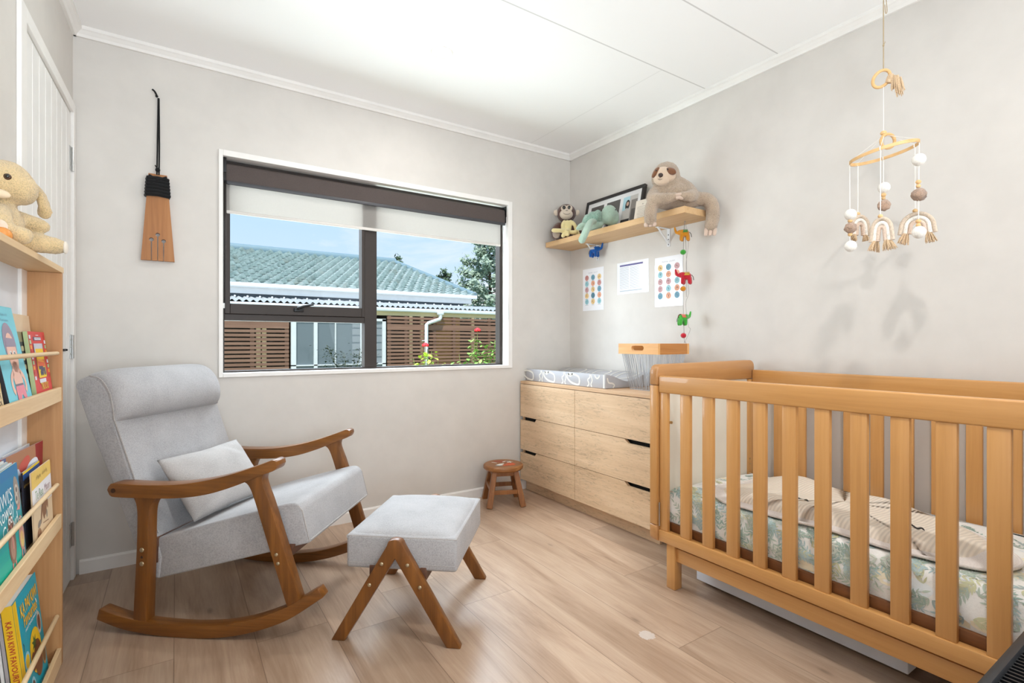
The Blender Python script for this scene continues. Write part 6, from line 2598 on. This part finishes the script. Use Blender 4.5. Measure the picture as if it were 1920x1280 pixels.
blob('ear', [('t', [(0.060, 0.046, 0.205), (0.092, 0.060, 0.170), (0.104, 0.062, 0.128), (0.104, 0.062, 0.110)], [0.014, 0.019, 0.021, 0.015], 0.5, (0.3, 1, 0)), ('e', (0.104, 0.062, 0.116), (0.018, 0.009, 0.020))], TANE, bn, 0.0045, 4, 0.0014, 190)
blob('ear', [('t', [(0.016, -0.046, 0.205), (0.008, -0.058, 0.170), (0.010, -0.060, 0.120)], [0.016, 0.022, 0.020], 0.5, (0.2, -1, 0)), ('e', (0.010, -0.060, 0.124), (0.020, 0.010, 0.022))], TANE, bn, 0.0045, 4, 0.0014, 190)
q = MB()
q.ell((0.054, -0.0470, 0.174), (0.0085, 0.005, 0.0085), n=14, m=10)
q.build('eye', bn, EYB)
q = MB()
q.ell((0.055, -0.0495, 0.175), (0.0050, 0.004, 0.0055), n=12, m=8)
q.build('eye', bn, EYE)
q = MB()
q.ell((0.042, -0.050, 0.130), (0.020, 0.010, 0.011), (0, 12, 0))
q.ell((0.024, -0.050, 0.126), (0.014, 0.010, 0.014), (0, 12, 0))
q.build('ribbon', bn, plain('pale_ribbon', (222, 200, 170), 0.7))
q = MB()
q.ell((0.053, -0.101, 0.040), (0.015, 0.006, 0.017), n=16, m=10)
q.build('paw_pad', bn, PNK)
q = MB()
q.ell((0.149, 0.051, 0.022), (0.006, 0.016, 0.017), n=16, m=10)
q.build('paw_pad', bn, plush('pale_velour', (232, 220, 204), 0.05, 700, 0.3))
ob = tag(empty('toy_ball', M=BSM @ Matrix.Translation((0.060, -0.445, 1.2562))), 'small orange timber ball at the feet of the golden plush animal', 'ball')
q = MB()
q.ell((0, 0, 0.019), 0.019, n=20, m=14)
q.build('ball_body', ob, wood('orange_timber', (206, 130, 58), (224, 148, 72), (234, 164, 90), 'X', 2.0, 0.35))

# ================================================================== outside the window
GRASS = plain('lawn', (112, 128, 74), 0.95, var=0.2)
m = MB()
m.box(-30, 70, 3.5, 90, -0.75, -0.60)
struct(m.build('ground', mat=GRASS, smooth=False))

HW_ = plain('white_gutter', (236, 238, 238), 0.5)
CRM = plain('cream_beam', (224, 204, 160), 0.6)
SLAT = wood('fence_slat_timber', (116, 84, 68), (146, 108, 88), (168, 132, 110), 'X', 0.35, 0.7, 0.1, 0.3)
PALEP = plain('pale_timber_post', (226, 200, 156), 0.7, var=0.08)
DWALL = plain('dark_wall_board', (96, 84, 74), 0.9, var=0.1)  # dark brown boards of the house behind the screens
WB_ = plain('weatherboard_grey', (150, 156, 160), 0.7)


def roof_tile_mat():
    m_, nt, b = nt_new('green_roof_tile')
    vec = objco(nt)
    f = noise_node(nt, vec, 1.3, 4, 0.7)
    f2 = noise_node(nt, vec, 7.0, 4, 0.7)
    c = ramp(nt, f2, [(0.30, (142, 158, 154)), (0.5, (184, 198, 192)), (0.7, (212, 221, 216))])
    rust = mth(nt, 'MULTIPLY', mth(nt, 'MAXIMUM', mth(nt, 'SUBTRACT', f, 0.55), 0.0), 4.0)
    c = mixc(nt, mth(nt, 'MINIMUM', mth(nt, 'MULTIPLY', rust, f2), 0.7), c, (150, 128, 96))
    nt.links.new(c, b.inputs['Base Color'])
    b.inputs['Roughness'].default_value = 0.5
    return m_


TILE = roof_tile_mat()
RIDGEM = plain('ridge_cap_green', (134, 158, 166), 0.5)
house = tag(empty('house', (4.7, 15, -0.6)), 'neighbouring house with a green tiled roof and slatted timber screens', 'house')
HT = Matrix.Translation((-4.7, -15, 0.6))


def hpart(name, mb, mat=None, smooth=False, parent=None, angle=35):
    return mb.build(name, parent or house, mat, smooth=smooth, angle=angle)


def hb():
    b = MB()
    b.M = HT
    return b


XL = -6.0
# main roof, hipped at the right; stepped wavy tile courses
ez0, ey0, ry, rz = 2.62, 15.85, 20.0, 4.24
xe, xr = 8.86, 7.42
m = hb()
n_c = 15
cell = 0.30


def roof_pt(x, k, lift):
    t = k / n_c
    y = ey0 + (ry - ey0) * t
    z = ez0 + (rz - ez0) * t
    return y, z


for k in range(n_c):
    y0, z0 = roof_pt(0, k, 0)
    y1, z1 = roof_pt(0, k + 1, 0)
    xm = xe - (xe - xr) * (k + 0.5) / n_c
    nx_ = int((xm - XL) / 0.05)
    vs, fs = [], []
    for i in range(nx_ + 1):
        x = XL + (xm - XL) * i / nx_
        w = math.sin(x / cell * 2 * PI + (PI if k % 2 else 0))
        a = 0.095 + 0.050 * w
        b_ = 0.002 + 0.015 * w
        vs.append((x, y0 + 0.05, z0 - 0.02))
        vs.append((x, y0 - 0.02 - 0.055 * w, z0 + a - 0.030))
        vs.append((x, y0 - 0.03 - 0.055 * w, z0 + a))
        vs.append((x, (y0 + y1) / 2, (z0 + z1) / 2 + 0.5 * (a + b_)))
        vs.append((x, y1 + 0.01, z1 + b_))
    for i in range(nx_):
        for j in range(4):
            fs.append((i * 5 + j, (i + 1) * 5 + j, (i + 1) * 5 + j + 1, i * 5 + j + 1))
    m.mat(TILE)
    m.add(vs, fs)
# right hip face, rear face
m.add([(xe, ey0, ez0), (xe, 24.2, ez0), (xr, ry, rz)], [(0, 1, 2)])
m.add([(XL, 24.2, ez0), (xe, 24.2, ez0), (xr, ry, rz), (XL, ry, rz)], [(3, 2, 1, 0)])
rf = hpart('roof', m, None, smooth=True, angle=50)
m = hb()
m.tube([(XL, ry, rz + 0.05), (xr + 0.05, ry, rz + 0.05)], 0.15, 12)
m.tube([(xr, ry, rz + 0.05), (xe + 0.02, ey0 + 0.0, ez0 + 0.06)], 0.10, 10)
hpart('ridge_cap', m, RIDGEM, smooth=True, parent=rf)
m = hb()
m.box(XL, xe + 0.06, 15.74, 15.88, 2.535, 2.665, 0.03)
hpart('upper_gutter', m, HW_)
m = hb()
m.box(XL, xe - 0.1, 15.90, 15.98, 2.372, 2.55)
m.box(xe - 0.25, xe - 0.1, 15.98, 24, 2.372, 2.55)
hpart('fascia', m, HW_)
m = hb()
m.box(XL, xe - 0.3, 16.6, 23.6, -0.6, 2.5)
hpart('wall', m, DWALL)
# lean-to roof in corrugated iron
CORR = plain('corrugated_iron', (206, 208, 206), 0.45, 0.3)
m = hb()
m.box(XL, xe - 0.4, 15.96, 16.02, 2.27, 2.40)
hpart('flashing', m, plain('dark_flashing', (70, 80, 88), 0.6))
m = hb()


def corr(u, v):
    x = XL + (13.5 - XL) * u
    y = 13.98 + (16.05 - 13.98) * v
    return (x, y, 2.035 + (2.285 - 2.035) * v + 0.028 * math.sin(x / 0.155 * 2 * PI))


m.grid(corr, 900, 2)
lr = hpart('lean_to_roof', m, CORR, smooth=True, angle=180)
m = hb()
for i in range(46):
    x = XL + 0.2 + i * 0.31
    m.ell((x, 15.7, 2.275), 0.03, n=8, m=6)
hpart('roof_screws', m, HW_, smooth=True, parent=lr)['kind'] = 'stuff'
m = hb()
m.box(XL, 13.5, 13.90, 14.02, 1.885, 2.0, 0.03)
hpart('lower_gutter', m, HW_)
m = hb()
m.box(XL, 13.5, 14.0, 14.12, 1.775, 1.89)
hpart('beam', m, CRM)
# sliding window
wx0, wx1 = 2.447, 4.932
m = hb()
for (a, b) in ((wx0, wx0 + 0.12), (wx1 - 0.10, wx1), (3.0, 3.09), (3.54, 3.565), (4.22, 4.31)):
    m.box(a, b, 13.93, 14.02, -0.3, 1.66)
m.box(wx0, wx1, 13.93, 14.02, 1.60, 1.67)
m.box(wx0, wx1, 13.93, 14.02, 0.40, 0.43)
wf = hpart('window', m, HW_)
m = hb()
m.box(wx0 + 0.1, wx1 - 0.1, 13.98, 13.99, -0.3, 1.62)


def far_glass():
    m_, nt, b = nt_new('far_window_glass')
    b.inputs['Base Color'].default_value = lin((112, 124, 128))
    b.inputs['Roughness'].default_value = 0.06
    setin(b, 'Specular IOR Level', 0.8)
    return m_


FG = far_glass()
hpart('pane', m, FG, parent=wf)
m = hb()
for i in range(6):
    m.box(4.0, 4.9, 13.972, 13.979, 0.42 + i * 0.20, 0.45 + i * 0.20 + 0.13)
hpart('reflected_boards', m, WB_, parent=wf)  # boards on the pane imitate weatherboards reflected in the glass
# slatted screens either side of the window


def screen(xa, xb, posts, pales, lab=None):
    mb = hb()
    pitch = 0.1035
    k = 0
    z = -0.5
    while z < 1.77:
        h_ = 0.066
        if k % 11 == 7:
            h_ = 0.1035
        mb.box(xa, xb, 13.955, 13.975, z, min(z + h_, 1.775))
        z += pitch
        k += 1
    sc = hpart('slat_screen', mb, SLAT)
    for x in posts:
        mb = hb()
        mb.box(x - 0.045, x + 0.045, 13.976, 14.05, -0.6, 1.775)
        hpart('screen_post', mb, SLAT, parent=sc)
    for x in pales:
        mb = hb()
        mb.box(x - 0.05, x + 0.05, 13.976, 14.06, -0.6, 1.775)
        hpart('screen_post', mb, PALEP, parent=sc)


screen(-3.0, 2.40, (0.2, 1.56, 2.35), (1.70, 1.83, -0.6))
screen(4.98, 13.4, (5.05, 5.55, 6.45, 7.1, 8.35, 9.3), (5.70, 6.05, 7.75, 8.8, 9.9))
m = hb()
m.box(6.55, 7.35, 14.08, 14.10, -0.6, 1.77)
hpart('backing_board', m, plain('golden_board', (206, 164, 96), 0.8, var=0.1))
m = hb()
m.box(-3, 2.4, 14.6, 14.66, -0.6, 1.7)
m.box(4.98, 13.4, 14.6, 14.66, -0.6, 1.7)
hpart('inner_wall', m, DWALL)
# downpipe
m = hb()
m.tube([(6.58, 13.86, 1.92), (6.58, 13.86, 1.74), (6.56, 13.86, 1.70), (6.20, 13.88, 1.575), (6.14, 13.88, 1.53), (6.13, 13.88, -0.6)], 0.055, 12)
m.box(6.49, 6.67, 13.80, 13.92, 1.83, 1.92, 0.01)
m.tube([(6.0, 13.88, 1.06), (6.1, 13.88, 1.06)], 0.012, 8)
hpart('downpipe', m, HW_, smooth=True)

# ------------------------------------------------------------------ trees behind
CON = [plain('conifer_green', (96, 116, 90), 0.9, var=0.25), plain('conifer_pale', (168, 184, 164), 0.9, var=0.25)]
BARK = plain('tree_bark', (92, 76, 62), 0.95, var=0.15)


def tree(label, x, y, z0, z1, rad, n_leaf, seed, mat, shape='round', leaf=0.22):
    r_ = random.Random(seed)
    root = tag(empty('tree', (x, y, -0.6)), label, 'tree', 'trees beyond the house next door')
    mb = MB()
    mb.tube([(0, 0, 0), (0.1, 0, (z1 + 0.6) * 0.5), (0, 0, (z1 + 0.6) * 0.94)], [0.22, 0.15, 0.03], 8)
    tips = []
    nb = 34
    for i in range(nb):
        t = 0.25 + 0.73 * i / nb
        zc = (z1 + 0.6) * t
        a = i * 2.4
        k = (1 - t) ** 0.75 if shape == 'cone' else math.sin(min(1, (1 - t) * 1.35 + 0.08) * PI * 0.62)
        rr = rad * max(0.12, k) * r_.uniform(0.7, 1.1)
        tip = (rr * math.cos(a), rr * math.sin(a), zc + rr * 0.25)
        mb.tube([(0, 0, zc), tip], [0.06, 0.015], 5)
        tips.append(((0, 0, zc), tip))
    mb.build('trunk', root, BARK)
    fb = MB()
    for i in range(n_leaf):
        p0, p1 = r_.choice(tips)
        t = r_.uniform(0.25, 1.05)
        c = Vector(p0).lerp(Vector(p1), t) + Vector((r_.gauss(0, 0.12), r_.gauss(0, 0.12), r_.gauss(0.05, 0.14))) * rad * 0.55
        a, b = r_.uniform(0, 2 * PI), r_.uniform(-0.9, 1.2)
        d = Vector((math.cos(a) * math.cos(b), math.sin(a) * math.cos(b), math.sin(b))) * leaf * r_.uniform(0.6, 1.3)
        s_ = d.orthogonal().normalized() * leaf * 0.28
        fb.add([c - d * 0.5, c + s_, c + d * 0.5, c - s_], [(0, 1, 2, 3)])
    fb.build('foliage', root, mat, smooth=False)


tree('tall grey green conifer at the right edge of the window view', 20.3, 34, 2, 9.6, 2.6, 7500, 3, CON[1], 'round', 0.36)
tree('small dark tree showing above the hip of the green roof', 19.96, 41, 2, 7.45, 1.5, 1700, 5, CON[0], 'round', 0.36)
tree('low tree top peeking over the right end of the roof ridge', 13.3, 35, 2, 7.25, 1.5, 1600, 7, CON[0], 'cone', 0.32)
tree('low rounded tree between the hip of the roof and the tall conifer', 25.6, 50, 2, 6.7, 1.7, 1400, 9, CON[0], 'round', 0.44)

# ------------------------------------------------------------------ roses under the window
ROSEL = [plain('rose_leaf_lime', (168, 190, 66), 0.7, var=0.2), plain('rose_leaf_green', (120, 158, 72), 0.7, var=0.2)]
ROSER = plain('rose_petal_red', (216, 36, 44), 0.6, var=0.15)
STEMM = plain('rose_stem', (110, 112, 62), 0.8)


def rose(label, x, y, canes, seed, mat):
    r_ = random.Random(seed)
    root = tag(empty('rose_bush', (x, y, -0.6)), label, 'shrub', 'shrubs outside the window')
    sb, fb = MB(), MB()
    heads = []
    for (dx, dy, zt, flower, nl, spread) in canes:
        P = spline([(0.06 * dx, 0, 0.05), (dx * 0.5, dy * 0.5, zt * 0.55), (dx, dy, zt)], 6)
        sb.tube(P, [0.010 - 0.0005 * i for i in range(len(P))], 6)
        for i in range(int(nl * 2.8)):
            t = r_.uniform(0.35, 1.0)
            p = P[int(t * (len(P) - 1))]
            c = p + Vector((r_.gauss(0, spread), r_.gauss(0, spread), r_.gauss(0, spread * 0.7)))
            a, b = r_.uniform(0, 2 * PI), r_.uniform(-0.5, 0.8)
            ln = r_.uniform(0.045, 0.085)
            d = Vector((math.cos(a) * math.cos(b), math.sin(a) * math.cos(b), math.sin(b))) * ln
            s_ = d.cross(Vector((0, 0, 1))).normalized() * ln * 0.32
            up = Vector((0, 0, ln * 0.08))
            fb.add([c - d * 0.5, c - d * 0.1 + s_ + up, c + d * 0.3 + s_ * 0.7 + up, c + d * 0.55, c + d * 0.3 - s_ * 0.7 + up, c - d * 0.1 - s_ + up], [(0, 1, 2, 3, 4, 5)])
        if flower:
            heads.append(P[-1] + Vector((0, 0, 0.02)))
    sb.build('stem', root, STEMM)
    fb.build('foliage', root, mat, smooth=False)
    for h_ in heads:
        q = MB()
        for ring in range(3):
            kk = 5
            for j in range(kk):
                a = 2 * PI * j / kk + ring * 0.6
                rr = 0.012 + 0.011 * ring
                c = h_ + Vector((rr * math.cos(a), rr * math.sin(a), 0.014 - 0.008 * ring))
                q.ell(tuple(c), (0.018, 0.006 + 0.002 * ring, 0.018), (0, -20 - 15 * ring, math.degrees(a) + 90), 8, 6)
        q.build('flower', root, ROSER)


rose('lime leaved rose with a red bloom in front of the downpipe', 2.62, 6.0, [(0.02, 0.0, 1.56, True, 26, 0.05), (0.13, 0.05, 1.50, False, 34, 0.06), (-0.14, 0.0, 1.42, False, 26, 0.05), (0.19, -0.02, 1.38, False, 26, 0.05), (0.06, 0.02, 1.53, False, 20, 0.05), (-0.05, -0.05, 1.34, False, 16, 0.05)], 4, ROSEL[0])
rose('taller rose with one red bloom at the right of the window view', 3.32, 6.0, [(0.08, 0.0, 1.76, True, 4, 0.03), (0.04, 0.0, 1.70, False, 60, 0.06), (0.30, 0.1, 1.58, False, 70, 0.08), (0.38, 0.0, 1.68, False, 60, 0.07), (-0.20, 0.0, 1.46, False, 22, 0.04), (0.02, 0.1, 1.33, False, 60, 0.07), (0.22, 0.05, 1.40, False, 70, 0.08)], 6, ROSEL[1])
DKL = plain('dark_shrub_leaf', (52, 66, 48), 0.8, var=0.2)
rose('dark low shrub growing before the white framed window next door', 3.6, 12.6, [(-0.6, 0.0, 1.55, False, 80, 0.12), (-0.2, 0.0, 1.35, False, 80, 0.13), (0.2, 0.0, 1.40, False, 80, 0.12), (0.5, 0.0, 1.30, False, 60, 0.12)], 8, DKL)

# ================================================================== light
W = bpy.data.worlds.new('sky')
SC.world = W
W.use_nodes = True
nt = W.node_tree
nt.nodes.clear()
o = nt.nodes.new('ShaderNodeOutputWorld')
bg = nt.nodes.new('ShaderNodeBackground')
tc = nt.nodes.new('ShaderNodeTexCoord')
sep = nt.nodes.new('ShaderNodeSeparateXYZ')
nt.links.new(tc.outputs['Generated'], sep.inputs[0])
sky = ramp(nt, sep.outputs[2], [(0.0, (220, 234, 247)), (0.10, (208, 230, 251)), (0.26, (182, 217, 250)), (0.7, (130, 182, 238))])
mp = nt.nodes.new('ShaderNodeMapping')
mp.inputs['Scale'].default_value = (2.2, 2.2, 7.0)
mp.inputs['Location'].default_value = (0.35, 0.2, 0.0)
nt.links.new(tc.outputs['Generated'], mp.inputs['Vector'])
cl = noise_node(nt, mp.outputs['Vector'], 1.5, 6, 0.55, 0.3)
low = mth(nt, 'SUBTRACT', 1.0, mth(nt, 'MULTIPLY', mth(nt, 'ABSOLUTE', mth(nt, 'SUBTRACT', sep.outputs[2], 0.075)), 11.0))
side = mth(nt, 'MULTIPLY', mth(nt, 'SUBTRACT', sep.outputs[0], 0.30), 4.0)
mask = mth(nt, 'MULTIPLY', mth(nt, 'MAXIMUM', mth(nt, 'MINIMUM', low, 1.0), 0.0), mth(nt, 'MAXIMUM', mth(nt, 'MINIMUM', side, 1.0), 0.0))
cf = mth(nt, 'MAXIMUM', mth(nt, 'MINIMUM', mth(nt, 'MULTIPLY', mth(nt, 'SUBTRACT', mth(nt, 'ADD', cl, mth(nt, 'MULTIPLY', mask, 0.30)), 0.56), 5.0), 1.0), 0.0)
nt.links.new(mixc(nt, mth(nt, 'MULTIPLY', cf, 0.9), sky, (248, 248, 250)), bg.inputs['Color'])
bg.inputs['Strength'].default_value = 1.15
nt.links.new(bg.outputs[0], o.inputs['Surface'])


def light(name, typ, loc, rot, energy, color=(1, 1, 1), **kw):
    d = bpy.data.lights.new(name, typ)
    d.energy = energy
    d.color = color
    for k, v in kw.items():
        setattr(d, k, v)
    ob = bpy.data.objects.new(name, d)
    COL.objects.link(ob)
    ob.location = loc
    ob.rotation_euler = rot
    return ob


def aim(ob, target):
    ob.rotation_euler = (Vector(target) - ob.location).to_track_quat('-Z', 'Y').to_euler()


sun = light('sun', 'SUN', (0, 0, 10), (0, 0, 0), 4.2, (1.0, 0.97, 0.92), angle=R(3))
aim(sun, Vector((0, 0, 10)) + Vector((0.30, 0.42, -0.90)))
# unseen area lamps added outside to strengthen the window light: one high up,
# one out of view to the left, and one below the sill
dl1 = light('window_daylight_fill', 'AREA', (1.3, 5.2, 3.9), (0, 0, 0), 660, (0.80, 0.91, 1.0), shape='RECTANGLE', size=4.0, size_y=2.4)
aim(dl1, (1.2, 2.4, 0.9))
dl2 = light('side_window_fill', 'AREA', (-1.75, 4.6, 1.75), (0, 0, 0), 270, (0.78, 0.90, 1.0), shape='RECTANGLE', size=2.2, size_y=2.4)
aim(dl2, (1.4, 2.3, 1.35))
dl3 = light('low_window_fill', 'AREA', (1.1, 4.4, -0.1), (0, 0, 0), 165, (0.82, 0.93, 1.0), shape='RECTANGLE', size=4.0, size_y=1.4)
aim(dl3, (1.1, 2.6, 1.6))
# the fitting in view, then an unseen fill lamp added nearer the camera
for (x, y, e) in ((1.055, 2.205, 5.5), (1.055, 0.2, 15)):
    light('downlight_and_fill', 'AREA', (x, y, 2.385), (0, 0, 0), e, (1.0, 0.97, 0.94), shape='DISK', size=0.085)
# unseen fill panels added behind the camera, one facing the room, one the ceiling
fl = light('rear_fill', 'AREA', (2.0, -1.2, 1.45), (0, 0, 0), 30, (0.84, 0.93, 1.0), shape='RECTANGLE', size=0.8, size_y=1.4)
aim(fl, (-0.1, 2.4, 0.95))
bn_ = light('ceiling_fill', 'AREA', (0.05, -0.8, 0.95), (0, 0, 0), 31, (0.78, 0.90, 1.0), shape='SQUARE', size=0.7, spread=R(130))
aim(bn_, (0.35, 0.9, 2.4))

# ================================================================== camera
cd_ = bpy.data.cameras.new('camera')
cd_.sensor_width = 36.0
cd_.lens = 955.0 / 1920.0 * 36.0
cd_.shift_y = 1.0 / 1920.0
cd_.clip_start = 0.02
cd_.clip_end = 300
cam = bpy.data.objects.new('camera', cd_)
COL.objects.link(cam)
cam.location = (0, 0, 1.02)
cam.rotation_euler = (R(90), 0, R(-33.4))
SC.camera = cam

SC.view_settings.view_transform = 'Standard'
SC.view_settings.look = 'None'
SC.view_settings.exposure = 0.0
SC.view_settings.gamma = 1.0
SC.view_settings.use_curve_mapping = False
SC.cycles.max_bounces = 10
SC.cycles.diffuse_bounces = 6
SC.cycles.transparent_max_bounces = 12
SC.cycles.sample_clamp_indirect = 6.0
SC.cycles.use_denoising = True
